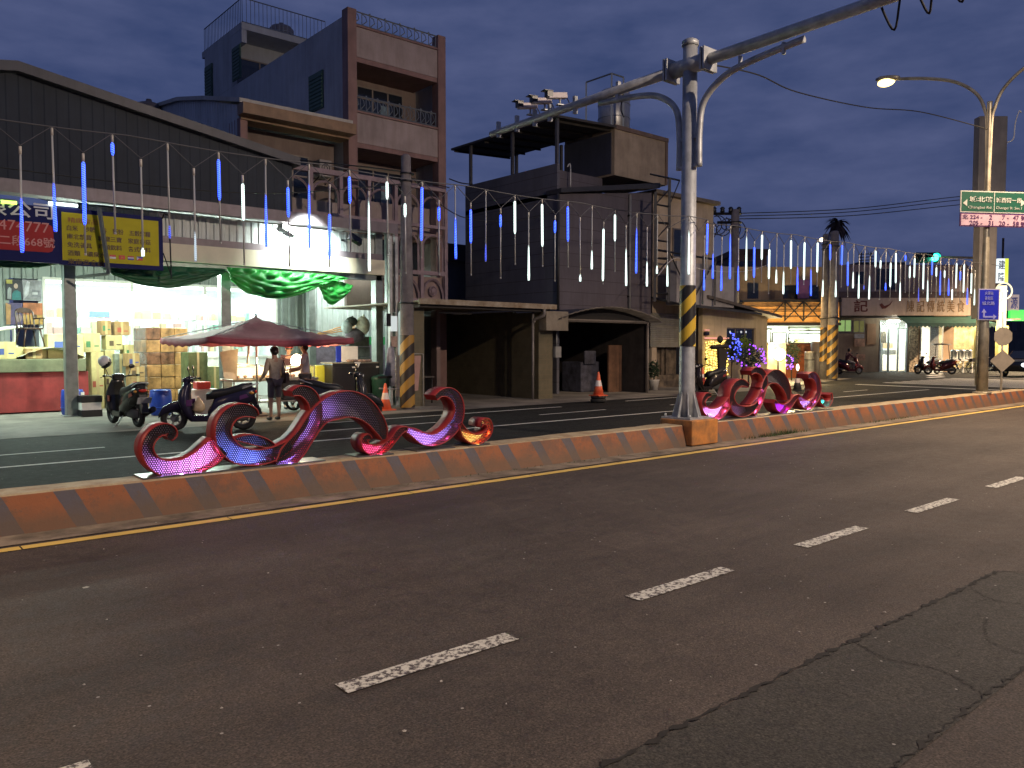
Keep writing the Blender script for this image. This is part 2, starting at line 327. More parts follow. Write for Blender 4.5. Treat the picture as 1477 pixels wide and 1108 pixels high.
# ================================================================ STREET LAMPS (the first is seen, the others are added out of view)
SOD=(1.0,.70,.42)
LAMPPOLE=mat('lamp_pole_paint',(.34,.31,.24),.45,.4,.2,3)
def street_lamp(x,label,power,glow=True,y=8.33):
    t=thing('street_lamp',label,'street lamp',(x,y,.355),0,'double armed street lamps on the median')
    g=MB().m(LAMPPOLE); g.lathe([(.15,0),(.135,1.9),(.12,2.1),(.08,4.3),(.065,7.95),(.07,8.0)],(0,0,0),14); g.lathe([(.24,0),(.24,.03),(.17,.05)],(0,0,0),12); build(g,'pole',t,local=True)
    for s in (1,-1):
        g=MB().m(LAMPPOLE); P=cat_rom([(0,0,5.2),(0,.05*s,7.3),(0,.12*s,7.8),(0,.35*s,8.3),(0,.9*s,8.75),(0,1.7*s,9.05),(0,2.55*s,9.25)],6); g.tube(P,[.055]*6+[.045]*(len(P)-6),10); build(g,'arm',t,local=True)
        g=MB().m(LAMPPOLE); g.M=Matrix.Translation((0,2.8*s,9.32))@Matrix.Rotation(R_(8)*s,4,'X'); g.ring([[(math.cos(a)*.14*k,yy*s,math.sin(a)*.075*k+(.02 if math.sin(a)>0 else -.01)) for a in [2*math.pi*q/12 for q in range(12)]] for yy,k in ((-.34,.35),(-.22,.8),(0,1),(.22,.9),(.36,.3))],12)
        h=build(g,'lamp_head',t,local=True)
        g=MB().m(emi('sodium_glass',(1,.74,.26),3.2)); g.M=Matrix.Translation((0,2.85*s,9.255)); g.ball((0,0,-.03),(.16,.26,.13),14,8); build(g,'lamp_glass',h,local=True)  # glass oversized to stand in for the lamp's glow
        lx,ly,lz=x,y+2.85*s,9.28
        light('lamp_light','SPOT',(lx,ly,lz),SOD,power[0 if s>0 else 1],t,.12,(0,0,0),R_(150),.8)
    return t
street_lamp(24.4,'lit double armed street lamp carrying the green street sign',(900,5000))
street_lamp(-9.5,'added unseen double armed street lamp farther back along the median',(900,4700))  # out of view, added to light the near road from the left
street_lamp(60,'added unseen double armed street lamp beyond the junction',(75000,4000))  # out of view, added to brighten the eatery sign
t=thing('street_lamp','added unseen single street lamp on the near roadside',"street lamp",(13,-7,0)); g=MB().m(LAMPPOLE); g.lathe([(.14,0),(.07,9)],(13,-7,0),12); build(g,'pole',t); g=MB().m(LAMPPOLE); g.tube([(13,-7,8.9),(13,-6,9.5),(13,-4.6,9.7)],.05,8); build(g,'arm',t); g=MB().m(LAMPPOLE); g.cb(13,-4.4,9.72,.26,.6,.12); build(g,'lamp_head',t,.04); light('lamp_light','SPOT',(13,-4.3,9.6),(1,.80,.62),8800,t,.15,(R_(38),0,0),R_(170),.7)  # out of view, added to light the road and house fronts

g=MB().m(mat('pale_grit',(.45,.42,.36),.8,0,.2,9)); r=random.Random(21)
for k in range(80):
    x,y=(r.uniform(-2,12),r.uniform(1.2,7.3)) if k<55 else (r.uniform(0,12),r.uniform(7.6,8.0)); s=r.uniform(.004,.011) if k>4 else .022; n=5; a0=r.random()*6
    g.add([(x+s*math.cos(a0+1.257*i)*r.uniform(.5,1.3),y+s*math.sin(a0+1.257*i)*r.uniform(.5,1.3),.012 if y<7.6 else .014) for i in range(n)]+[(x,y,.018)],[(i,(i+1)%n,n) for i in range(n)])
tag(build(g,'road_grit'),'pale chips of grit and paint scattered over the near road','grit',kind='stuff')
# ================================================================ OVERHEAD MAST
MU,MV=11.05,8.33
t=thing('overhead_mast','tall galvanised steel mast with long overhead crossarm on the median','mast',(MU,MV,.435))
g=MB().m(GALV); g.lathe([(.145,0),(.135,.5),(.13,1.2),(.12,6.2)],(MU,MV,.435),12); build(g,'pole',t)
g=MB().m(GALV); g.lathe([(.14,6.2),(.14,6.28),(.1,6.31)],(MU,MV,.435),12); build(g,'cap',t)
g=MB().m(GALV); g.box(MU-.3,MU+.3,MV-.3,MV+.3,.435,.465)
for i in range(8):
    a=i*math.pi/4; g.M=Matrix.Translation((MU,MV,.465))@Matrix.Rotation(a,4,'Z'); g.prism([(.13,0),(.25,0),(.135,.42)],-.008,.008); g.M=Matrix.Identity(4)
for a in (-1,1):
    for b_ in (-1,1): g.cyl((MU+a*.25,MV+b_*.25,.46),(MU+a*.25,MV+b_*.25,.52),.02,n=6)
build(g,'base_plate',t)
# hazard band wrapped round the pole
hz=mat('hazard_band',(.5,.4,.05),.4,0,0); tt,b=nodes(hz); c,xyz=objc(tt)
ang=mth(tt,'ADD',xyz[0],mth(tt,'MULTIPLY',xyz[1],-1)); fr=mth(tt,'FRACT',mth(tt,'DIVIDE',mth(tt,'SUBTRACT',mth(tt,'ADD',xyz[2],3),mth(tt,'MULTIPLY',ang,.75)),.46)); tt.links.new(cmix(tt,mth(tt,'LESS_THAN',fr,.5),(.62,.40,.03),(.02,.017,.015)),b.inputs['Base Color'])
g=MB().m(hz); g.lathe([(.142,0),(.136,1.02)],(0,0,1.22),20,False); o=build(g,'hazard_band',t,local=True)
ZA=6.31
g=MB().m(GALV)
g.tube([(MU-.02,MV+.15,ZA),(MU-.02,13.55,ZA-.08)],[.092,.062],12); build(g,'crossarm',t)
g=MB().m(GALV); g.tube([(MU-.02,MV-.15,ZA),(MU-.02,0.9,ZA+.12)],[.092,.08],12); build(g,'crossarm',t)
g=MB().m(GALV); g.box(MU-.2,MU+.16,MV-.42,MV-.39,ZA-.18,ZA+.18); g.box(MU-.2,MU+.16,MV+.39,MV+.42,ZA-.18,ZA+.18); g.box(MU-.2,MU+.16,MV-.36,MV-.33,ZA-.18,ZA+.18); g.box(MU-.2,MU+.16,MV+.33,MV+.36,ZA-.18,ZA+.18)
g.tube([(MU-.02,MV-.36,ZA),(MU-.02,MV+.36,ZA)],.135,12); build(g,'clamp_flange',t)
for s,len_ in ((1,2.05),(-1,2.05)):
    g=MB().m(GALV); P=cat_rom([(MU,MV+.2*s,4.63),(MU,MV+.2*s,5.2),(MU,MV+.28*s,5.66),(MU,MV+.62*s,5.95),(MU,MV+1.1*s,6.08),(MU,MV+len_*s,6.17)],6); g.tube(P,.055,8)
    g.box(MU-.04,MU+.04,MV+.12*s-.05,MV+.12*s+.05,4.63,4.68); g.box(MU-.04,MU+.04,MV+.12*s-.05,MV+.12*s+.05,5.1,5.15); build(g,'brace',t)
def crossp(v,dz): return (MU-.02,v,ZA+dz)
for v in (7.35,6.6): 
    g=MB().m(GALV); g.box(MU-.05,MU+.01,v-.02,v+.02,ZA-.28,ZA-.1); build(g,'bracket',t)
for v in (9.9,11.0,11.7,12.15,12.7,13.3):
    g=MB().m(GALV); g.box(MU-.06,MU+.02,v-.03,v+.03,ZA-.2,ZA+.13); build(g,'bracket',t)
for i,(v,w_,d) in enumerate([(5.0,.28,.32),(4.55,.2,.24),(4.15,.22,.22),(3.8,.24,.26)]):
    g=MB().m(BLACKR); P=[(MU-.02+.1*math.sin(q*.5),v+w_/2-w_*q/8,ZA-.05-d*math.sin(math.pi*q/8)) for q in range(9)]; g.tube(P,.016,6)
    tag(build(g,'cable_loop',t))
g=MB().m(BLACKR); g.tube(cat_rom([(MU,9.8,ZA-.1),(MU,9.85,ZA-.35),(MU,9.78,ZA-.52)],5),.012,5); build(g,'cable_end',t)
cp=[PV(762,163,12.7),PV(783,155,12.15),PV(804,147,11.62)]
for v,lab in ((12.35,'small white camera farthest out on the overhead crossarm'),(11.92,'small white camera between two others on the overhead crossarm'),(11.48,'small white camera nearest the mast on the overhead crossarm')):
    c=thing('camera_unit',lab,'camera',(MU-.02,v,ZA+.09),R_(75),'cameras on the overhead crossarm')
    g=MB().m(mat('camera_white',(.55,.48,.48),.5,0,.1,5)); g.M=Matrix.Rotation(R_(-8),4,'X'); g.cb(0,0,.16,.13,.42,.11); build(g,'housing',c,.012,local=True)
    g=MB().m(BLACKP); g.cb(0,.2,.165,.135,.12,.115); g.box(-.08,.08,.14,.34,.215,.225); build(g,'sun_hood',c,local=True)
    g=MB().m(GALV); g.cyl((0,-.05,-.02),(0,-.05,.12),.02,n=8); g.box(-.05,.05,-.12,.02,-.02,.0); build(g,'bracket',c,local=True)
    g=MB().m(BLACKR); g.tube(cat_rom([(0,-.2,.15),(0,-.26,.05),(0,-.22,-.03)],4),.01,5); build(g,'cable',c,local=True)
# ================================================================ METEOR LIGHT TUBES
def lit(name,c1,c2,s):
    m=mat(name,(.1,.1,.1),.4,0,0); t,b=nodes(m); c,xyz=objc(t)
    f=mth(t,'FRACT',mth(t,'DIVIDE',mth(t,'ADD',mth(t,'ADD',xyz[2],9),mth(t,'MULTIPLY',xyz[0],.5)),.021)); k=mth(t,'LESS_THAN',f,.5)
    t.links.new(cmix(t,k,c2,c1),b.inputs['Emission Color']); b.inputs['Emission Strength'].default_value=s; return m
LB=lit('blue_glow',(.05,.17,1.0),(.0,.0,.9),2.6); LBD=lit('dim_blue_glow',(.05,.12,.8),(.02,.02,.4),1.2); LW=lit('white_glow',(.85,1.0,.92),(.5,.68,.66),1.9); LWD=lit('pale_glow',(.45,.55,.6),(.2,.26,.34),1.3)
T=[(.45,1,'B'),(.5,1,'B'),(.07,.7,'B'),(.07,.2,'B'),(.9,1,'W'),(.8,1,'b'),(.55,1,'w'),(.07,.52,'B'),(.08,.5,'W'),(.37,1,'B'),(.07,.42,'B'),(.2,1,'B'),(.35,.9,'B'),(.07,.4,'B'),(.07,1,'W'),(.05,.28,'W'),(.08,.26,'W'),(.06,.77,'B'),(.08,.27,'B'),(.4,1,'B'),
 (.08,.55,'B'),(.65,1,'b'),(.08,.26,'B'),(.07,.55,'W'),(.45,1,'W'),(.06,.7,'W'),(.07,.26,'B'),(.06,.6,'B'),(.88,1,'W'),(.68,1,'W'),(.1,.95,'W'),(.06,.5,'W'),(.35,1,'W'),(.2,1,'B'),(.55,1,'W'),(.85,1,'W'),(.6,1,'W'),(.2,1,'W'),None,(.05,.6,'B'),(.6,1,'B'),(.5,1,'B'),(.5,1,'B'),(.1,1,'B'),(.5,1,'B'),(.1,1,'W'),(.1,.7,'B'),(.05,.55,'W'),
 (.1,.7,'W'),(.7,1,'W'),(.5,1,'W'),(.1,.7,'W'),(.4,1,'B'),(.1,.9,'W'),(.4,1,'B'),(.05,.7,'W'),(.6,1,'W'),(.05,.4,'B'),(.6,1,'W'),(.05,.5,'B'),(.2,.75,'B'),(.6,1,'W'),(.4,1,'W'),(.85,1,'b'),(.4,1,'W'),(.05,.45,'W'),(.05,.25,'W'),(.8,1,'B'),(.1,.7,'W'),(.05,.8,'W'),(.5,1,'W'),(.05,.2,'B'),(.1,.4,'W'),(.1,.6,'W'),(.5,1,'b'),(.2,.9,'W'),(.4,1,'W'),(.1,.5,'B'),(.05,.3,'W'),
 (.3,1,'B'),(.1,.3,'W'),(.5,1,'B'),(.6,.9,'W'),(.1,.8,'W'),(.1,.35,'B'),(.1,.9,'W'),(.5,1,'B'),(.3,.9,'W'),(.5,1,'W')]
ordn='first second third fourth fifth sixth seventh eighth ninth tenth eleventh twelfth thirteenth fourteenth fifteenth sixteenth seventeenth eighteenth nineteenth'.split()
def ordw(n):
    tens={2:'twenty',3:'thirty',4:'forty',5:'fifty',6:'sixty',7:'seventy',8:'eighty'}
    if n<20: return ordn[n-1]
    a,b=divmod(n,10); return (tens[a][:-1]+'ieth') if b==0 else tens[a]+'-'+ordn[b-1]
def wirez(u): k=(u-1.3)/2.03; return 3.64+.0125*(u-1)+.03*((k-round(k))*2)**2
tip=[];TV=8.33; cnt=0
for i,e in enumerate(T):
    u=1.364+.2535*i; lo=(i%2==0); zt=wirez(u)-(.225 if lo else .02); v=TV-(.24 if 10.6<u<11.5 else 0)
    tip.append((u,v,zt))
    if e is None: continue
    cnt+=1; a,b_,cc=e; Ln=.93; r=.0145 if u<6 else (.0135 if u<12 else .015)
    cn={'B':'glowing blue','b':'glowing faint blue','W':'glowing white','w':'glowing faint white'}[cc]
    pos='along its whole length' if b_-a>.85 else ('at its upper end' if b_<.45 else ('at its lower end' if a>.6 else ('along its upper part' if a<.15 else 'along its lower part')))
    o=thing('light_tube',f'thin hanging light tube {cn} {pos}, {ordw(cnt)} tube from the left','light tube',(u,v,zt),0,'hanging light tubes strung above the median')
    sw=rnd.uniform(-.012,.012); sw2=rnd.uniform(-.01,.01)
    def q(f): return (sw*f,sw2*f,-Ln*f)
    g=MB().m(CLEARP); g.cyl(q(.055),q(.985),r*.62,n=6); g.cyl(q(.98),q(1.0),r*.75,n=6); build(g,'tube',o,local=True)
    g=MB().m(mat('tube_cap',(.5,.47,.42),.5,0,0)); g.cyl((0,0,.015),q(.06),r*.8,n=6); build(g,'cap',o,local=True)
    g=MB().m({'B':LB,'b':LBD,'W':LW,'w':LWD}[cc]); R1=r*(1.05 if cc in 'BW' else .8)
    if b_>=1: g.tube([q(a),q(a+(b_-a)*.45),q(.93),q(.995)],[R1*.5,R1*.85,R1*1.15,R1*.9],8)
    else: g.tube([q(a),q(a+.02),q(b_-.04),q(b_)],[R1*.7,R1*1.1,R1*1.1,R1*.5],8)
    build(g,'lit_section',o,local=True)
WIRE=mat('pale_wire',(.07,.07,.075),.6,0,0)
g=MB().m(WIRE)
P=[(u*.25-1.5,TV-(.24 if 10.6<u*.25-1.5<11.5 else 0),wirez(u*.25-1.5)) for u in range(0,110)]; g.tube(P,.007,5)
tag(build(g,'support_wire'),'long wire the hanging light tubes are strung from','wire')
g=MB().m(mat('lead_wire',(.07,.07,.08),.6,0,0)); tips=[(tip[0][0]-.2535,TV,wirez(1.1)-.02)]+tip; g.tube([(p[0],p[1]-.01,p[2]+.02) for p in tips],.006,5)
tag(build(g,'lead_wire'),'zigzag supply wire linking the tops of the light tubes','wire')
# ================================================================ WAVE SCULPTURES
pm=mat('perforated_panel',(.018,.016,.02),.45,.3,0); tt,b=nodes(pm); c,xyz=objc(tt)
a_=.0235; r3=1.732*a_
def frc(e,s,o): return mth(tt,'SUBTRACT',mth(tt,'FRACT',mth(tt,'ADD',mth(tt,'DIVIDE',mth(tt,'ADD',e,50),s),o)),.5)
def dd(o):
    x_=mth(tt,'MULTIPLY',frc(xyz[0],a_,o),a_); z_=mth(tt,'MULTIPLY',frc(xyz[2],r3,o),r3)
    return mth(tt,'ADD',mth(tt,'MULTIPLY',x_,x_),mth(tt,'MULTIPLY',z_,z_))
hole=mth(tt,'LESS_THAN',mth(tt,'MINIMUM',dd(0),dd(.5)),.0071**2)
tt.links.new(mth(tt,'SUBTRACT',1,hole),b.inputs['Alpha'])
BACKP=mat('white_back_plate',(.8,.8,.8),.7,0,0); SILV=mat('silver_ledge',(.22,.22,.22),.3,.7,.1,8)
def outline(sp,v,k=6,rnd_end=(True,True)):
    # sp: (px,py,halfwidth px) on the plane y=v
    P=[(PV(x,y,v),w_*((PV(x,y,v)-Vector((0,0,CAMZ))).dot(_f))/F_PX) for x,y,w_ in sp]
    C=cat_rom([(p.x,p.z,w_) for p,w_ in P],k); n=len(C); Lf=[];Rt=[]
    for i,c_ in enumerate(C):
        t_=Vector((C[min(i+1,n-1)].x-C[max(i-1,0)].x,C[min(i+1,n-1)].y-C[max(i-1,0)].y)); t_.normalize(); nn=Vector((-t_.y,t_.x)); w_=max(.012,c_.z)
        Lf.append((c_.x+nn.x*w_*1.15,c_.y+nn.y*w_*1.15)); Rt.append((c_.x-nn.x*w_*1.15,c_.y-nn.y*w_*1.15))
    return Lf,Rt,C
def scroll(parent,sp,v0,v1,leds,col,label=None):
    Lf,Rt,C=outline(sp,v0); n=len(C)
    # red channel: side bands with thickness + rim
    th=.008; g=MB().m(REDM); zf=lambda z: max(z,.36)
    def band(A,B):
        for i in range(n-1):
            (x0,z0),(x1,z1)=A[i],A[i+1]; (X0,Z0),(X1,Z1)=B[i],B[i+1]
            g.add([(x0,v0,zf(z0)),(x1,v0,zf(z1)),(x1,v1,zf(z1)),(x0,v1,zf(z0)),(X0,v0,zf(Z0)),(X1,v0,zf(Z1)),(X1,v1,zf(Z1)),(X0,v1,zf(Z0))],[(0,1,2,3),(4,7,6,5),(0,4,5,1),(3,2,6,7)],True)
    inn=lambda A,s:[(A[i][0]+(C[i].x-A[i][0])*s,A[i][1]+(C[i].y-A[i][1])*s) for i in range(n)]
    def inset(A): 
        o=[]
        for i in range(n):
            d=Vector((C[i].x-A[i][0],C[i].y-A[i][1])); l=d.length; d=d/l*min(.012,l*.4); o.append((A[i][0]+d.x,A[i][1]+d.y))
        return o
    Li,Ri=inset(Lf),inset(Rt); band(Lf,Li); band(Ri,Rt)
    for i in (0,n-1):
        g.add([(Lf[i][0],v0,zf(Lf[i][1])),(Rt[i][0],v0,zf(Rt[i][1])),(Rt[i][0],v1,zf(Rt[i][1])),(Lf[i][0],v1,zf(Lf[i][1]))],[(0,1,2,3)])
    o=build(g,'scroll',parent); 
    if label: o['label']=label
    def sheet(v,A,B,mt,nm):
        g=MB().m(mt); vs=[]
        for i in range(n): vs+=[(A[i][0],v,zf(A[i][1])),(B[i][0],v,zf(B[i][1]))]
        g.add(vs,[(2*i,2*i+1,2*i+3,2*i+2) for i in range(n-1)]); return build(g,nm,o)
    sheet(v0+.012,Li,Ri,pm,'perforated_panel'); sheet(v0+.17,Li,Ri,BACKP,'back_plate')
    g=MB().m(REDM); vs=[]
    for i in range(n): vs+=[(Lf[i][0],v1-.004,zf(Lf[i][1])),(Rt[i][0],v1-.004,zf(Rt[i][1]))]
    g.add(vs,[(2*i,2*i+1,2*i+3,2*i+2) for i in range(n-1)]); build(g,'rear_panel',o)
    for (x,y,pw,cl) in leds:
        p=PV(x,y,v0+.05); light('led_lamp','POINT',(p.x,p.y,max(p.z,.40)),cl,pw*(.9 if parent==s1 else 1.15),o,.02)
    return o
MAG=(.85,.30,1);PUR=(.40,.20,1);BLU=(.12,.20,1);PNK=(1,.08,.28);LAV=(.45,.25,1);AMB=(1,.62,.12);TEAL=(.05,.9,.75);VIO=(.4,.02,1)
V0,V1=8.20,8.45
s1=thing('wave_sculpture','large red wave sculpture with lit perforated panels at the left','sculpture',(4.2,8.33,.355),0,'red scroll sculptures on the median')
e=1.0
scroll(s1,[(244,633,5),(249,626,7),(242,620,8),(229,622,8),(217,634,8),(213,650,8),(222,667,9),(240,676,11),(264,675,12),(286,667,14),(303,656,16),(316,643,15)],V0+.012,V1,[(232,680,.9*e,PUR),(262,680,1.6*e,MAG),(290,672,2.6*e,MAG),(305,655,1.2*e,MAG)],None)
scroll(s1,[(371,601,4),(365,595,7),(352,592,9),(337,596,10),(326,608,11),(322,625,11),(328,642,12),(342,655,12),(360,660,11),(382,659,10),(402,652,9),(420,641,7)],V0,V1-.01,[(333,648,.7*e,BLU),(352,666,1.5*e,BLU),(372,668,2.4*e,BLU),(396,662,1.5*e,LAV)],None)
scroll(s1,[(340,634,2),(352,633,5),(368,635,7),(385,640,6),(400,646,2)],V0+.03,V1-.02,[(370,638,.25*e,BLU)],None)
scroll(s1,[(422,568,4),(434,564,7),(446,569,9),(454,581,9),(456,598,9),(450,616,9),(439,633,8),(425,647,7),(408,658,6),(392,665,4)],V0+.02,V1+.008,[(452,604,.25,PUR)],None)
scroll(s1,[(399,669,3),(412,662,13),(426,648,15),(440,630,13),(452,612,13),(465,597,14),(484,587,17),(506,583,17),(526,590,15),(541,604,12),(551,620,9),(555,634,4)],V0-.012,V1-.02,[(418,665,1.6*e,PUR),(440,650,2.6*e,PUR),(446,628,3.0*e,LAV),(458,610,1.6*e,PUR),(478,592,.8*e,PUR),(425,640,.8,MAG)],None)
scroll(s1,[(535,634,3),(531,630,4),(526,636,5),(530,646,6),(543,650,7),(557,645,6),(568,634,5),(578,622,5),(588,618,3)],V0,V1,[(534,647,1.2*e,PNK),(550,650,1.3*e,PNK),(566,638,.6*e,PNK)],None)
scroll(s1,[(629,574,4),(638,567,5),(650,567,7),(660,577,8),(663,594,8),(657,612,9),(643,627,9),(626,635,8),(610,632,8),(597,624,6),(584,619,3)],V0+.01,V1+.006,[(606,630,1.9*e,LAV),(624,638,2.4*e,LAV),(645,630,1.2*e,PUR),(657,610,.5*e,BLU)],None)
scroll(s1,[(664,611,3),(672,626,6),(686,634,7),(701,629,6),(707,618,5),(704,609,5),(697,609,4),(694,616,2)],V0,V1,[(676,632,.9*e,AMB),(690,636,1.3*e,AMB),(704,624,.9*e,AMB)],None)
g=MB().m(SILV); a=PV(205,680,8.2).x; b1=PV(468,660,8.2).x; g.box(a,b1,8.17,8.5,.357,.372); build(g,'base_rail',s1)
for p0,p1 in ((515,566),(600,655),(675,705)): g=MB().m(SILV); g.box(PV(p0,650,8.2).x,PV(p1,650,8.2).x,8.17,8.5,.357,.37); build(g,'base_rail',s1)
s2=thing('wave_sculpture','smaller looking red wave sculpture with violet panels right of the mast','sculpture',(14.2,8.33,.355),0,'red scroll sculptures on the median')
scroll(s2,[(1026,570,2),(1020,571,4),(1015,580,4),(1018,591,5),(1028,597,7),(1040,595,8),(1049,585,7),(1054,576,5)],V0,V1,[(1022,597,2.2*e,(.75,.32,1)),(1034,599,4*e,(.75,.32,1)),(1046,592,3*e,(.75,.32,1))],None)
scroll(s2,[(1080,556,3),(1070,552,5),(1060,560,6),(1056,575,6),(1061,589,7),(1073,594,7),(1086,590,5),(1094,582,3)],V0-.01,V1,[(1068,597,.3,(.75,.32,1))],None)
scroll(s2,[(1084,538,3),(1091,534,4),(1100,538,5),(1104,550,6),(1101,565,6),(1095,580,8),(1086,592,9)],V0+.01,V1,[(1090,592,5*e,(.75,.32,1)),(1096,578,4*e,LAV),(1101,562,1*e,PUR)],None)
scroll(s2,[(1100,562,4),(1108,548,7),(1120,543,9),(1131,551,9),(1137,565,7),(1138,577,4)],V0,V1-.01,[],None)
scroll(s2,[(1118,579,3),(1123,587,5),(1132,590,6),(1140,584,5),(1147,575,4),(1153,571,2)],V0+.01,V1,[(1127,590,2*e,VIO),(1136,588,2.5*e,VIO)],None)
scroll(s2,[(1166,543,3),(1174,542,5),(1180,551,6),(1181,566,6),(1175,579,6),(1166,585,6),(1158,580,5),(1152,572,3)],V0,V1,[(1160,584,2.4*e,LAV),(1168,587,2.6*e,LAV),(1176,578,2*e,LAV)],None)
scroll(s2,[(1184,574,3),(1188,581,4),(1195,583,4),(1200,576,3),(1199,568,3)],V0,V1,[(1189,583,4*e,TEAL),(1196,582,5*e,TEAL)],None)
g=MB().m(SILV); g.box(PV(1018,600,8.2).x,PV(1200,590,8.2).x,8.17,8.5,.357,.37); build(g,'base_rail',s2)
# ================================================================ LEFT SHOP (wholesale store under a metal gable)
DGABLE=mat('dark_gable_sheet',(.034,.043,.058),.75,.1,.1,.8); RIBW=mat('pale_ribbed_sheet',(.50,.56,.56),.5,.1,.08,2); RIBG=mat('grey_ribbed_sheet',(.26,.30,.29),.55,.2,.1,2)
PURG=mat('mauve_fascia_metal',(.20,.17,.19),.5,.2,.1,3); STEEL=mat('painted_steel_post',(.24,.27,.26),.4,.4,.15,4); BAND=mat('cream_band',(.70,.66,.50),.6,0,.06,2)
FV=21.0
t=thing('wholesale_shop','wide shop with dark metal gable and brightly lit open front','shop',(3.4,FV,0))
def gz(u): return 7.75-.165*abs(u-3.4)
g=MB().m(DGABLE); L_,Rr=-6.0,9.85
g.corr(L_,Rr,5.3,5.31,FV,.25)  # lower trim
xs=[L_+i*.25 for i in range(int((Rr-L_)/.25)+1)]
for a in xs:
    b_=min(a+.25,Rr); g.add([(a,FV,5.2),(a+.17,FV,5.2),(a+.2,FV-.01,5.2),(b_,FV-.01,5.2),(a,FV,gz(a)),(a+.17,FV,gz(a+.17)),(a+.2,FV-.01,gz(a+.2)),(b_,FV-.01,gz(b_))],[(0,1,5,4),(1,2,6,5),(2,3,7,6)])
build(g,'gable_wall',t)
g=MB().m(mat('roof_sheet',(.075,.075,.085),.5,.3,.1,2))
for s in (0,1):
    a,b_=((L_-.2,3.4),(3.4,Rr+.25))[s]; za,zb=gz(a),gz(b_)
    g.add([(a,FV-.25,za),(b_,FV-.25,zb),(b_,FV+14,zb),(a,FV+14,za),(a,FV-.25,za+.22),(b_,FV-.25,zb+.22),(b_,FV+14,zb+.22),(a,FV+14,za+.22)],[(0,3,2,1),(4,5,6,7),(0,1,5,4),(1,2,6,5),(2,3,7,6),(3,0,4,7)])
build(g,'roof',t)
g=MB().m(PURG); g.box(L_,12.9,FV-.75,FV-.05,5.02,5.2); g.box(L_,12.9,FV-.8,FV-.75,4.97,5.26); build(g,'canopy_edge',t)
g=MB().m(RIBW); g.corr(4.6,12.6,4.4,4.97,FV-.12,.2,.03); build(g,'ribbed_panel',t)
g=MB().m(PURG); g.box(L_,12.7,FV-.25,FV-.02,4.22,4.4); build(g,'lintel_beam',t)
g=MB().m(BAND); g.box(4.5,12.75,FV-.3,FV-.05,3.78,4.218); build(g,'sign_band',t)
g=MB().m(STEEL); g.box(L_,12.7,FV-.2,FV,3.62,3.777); build(g,'header_beam',t)
for px in (103,327):
    p=PV(px,500,FV); g=MB().m(STEEL); g.box(p.x-.13,p.x+.13,FV-.02,FV+.24,0,4.3); g.box(p.x-.2,p.x+.2,FV-.09,FV+.3,0,.03); build(g,'post',t,bevel=.015)
p=PV(543,500,FV); g=MB().m(STEEL); g.box(p.x-.12,p.x+.12,FV-.2,FV+.1,0,5.1); build(g,'post',t,bevel=.015)
g=MB().m(STEEL); g.box(p.x+.3,p.x+.42,FV-.15,FV,0,5.1); build(g,'post',t)
# back wall with lit shop windows
BV=26.0
def bz(py,px=250): return PV(px,py,BV).z
wx=lambda px: PV(px,460,BV).x
zt,zb=3.55,1.35
g=MB().m(RIBG); g.corr(-8,wx(66),zt,4.6,BV,.28,.05); g.corr(-8,wx(14),0,zt,BV,.28,.05); g.corr(wx(66),wx(540),zt,5.4,BV,.28,.05); g.corr(wx(398),wx(441),0,zt,BV,.28,.05)
build(g,'rear_wall',t)
g=MB().m(RIBW); g.corr(wx(441),wx(590),2.0,4.8,BV-.6,.2,.035); build(g,'white_ribbed_wall',t)
g=MB().m(mat('green_sill_sheet',(.03,.30,.09),.5,0,.1,5)); g.box(wx(441),wx(575),BV-.66,BV-.5,1.72,2.0); build(g,'green_skirting',t)
g=MB().m(mat('mauve_partition',(.22,.18,.24),.6,0,.2,5)); g.box(wx(441),wx(580),BV-.7,BV-.55,0,1.72); build(g,'partition',t)
g=MB().m(STEEL); g.box(wx(432),wx(441),BV-.75,BV-.5,0,5.2); build(g,'post',t)
# room behind the windows
ROOM=mat('room_white',(.80,.86,.86),.7,0,.05,3)
x0,x1=wx(62),wx(400)
g=MB().m(ROOM); g.box(x0,x1,BV+3.9,BV+4,0,4.1); g.box(x0,x1,BV+.05,BV+4,4.0,4.1); g.box(x0,x1,BV+.05,BV+4,0,.1); g.box(x0-.1,x0,BV+.05,BV+4,0,4.1); g.box(x1,x1+.1,BV+.05,BV+4,0,4.1); g.box(x0,x1,BV,BV+.12,0,zb)
build(g,'shop_room',t)
TUBE=emi('fluorescent',(.84,1.0,.98),5)
for i in range(6):
    u=x0+.8+i*(x1-x0-1.2)/5.6
    g=MB().m(TUBE); g.box(u-.7,u+.7,BV+.35,BV+.5,3.5,3.58); g.box(u-.7,u+.7,BV+2.0,BV+2.15,3.72,3.8); build(g,'ceiling_lamp',t)
for i in range(3):
    u=x0+1.3+i*2.3; light('room_light','AREA',(u,BV+1.7,3.7),(.84,1,.97),70,t,2.0,(0,0,0),shape=1,sy=1.2)
light('room_spill_light','AREA',((x0+x1)/2,BV-.12,3.4),(.78,1,.86),380,t,6.5,(R_(-55),0,0),sy=.25)
for u_,w_ in ((.8,150),(4.4,190),(8.6,190)): light('canopy_light','AREA',(u_,21.7,3.6),(.84,1,.82),w_*1.25*.75,t,1.3,(R_(28),0,0),sy=.3)
for u_ in (2.5,7.4): light('canopy_light','AREA',(u_,21.3,3.6),(.75,1,.84),120,t,1.3,(R_(-35),0,0),sy=.3)
g=MB().m(WHITEP)
for px in (64,103,191,296,398): u=wx(px); g.box(u-.04,u+.04,BV-.05,BV+.02,zb,zt)
g.box(x0,x1,BV-.06,BV+.03,zb-.08,zb); g.box(x0,x1,BV-.06,BV+.03,zt,zt+.08); build(g,'window_frame',t)
g=MB().m(WINDOWC); g.box(x0,x1,BV+.0,BV+.012,zb,zt); build(g,'window_pane',t)
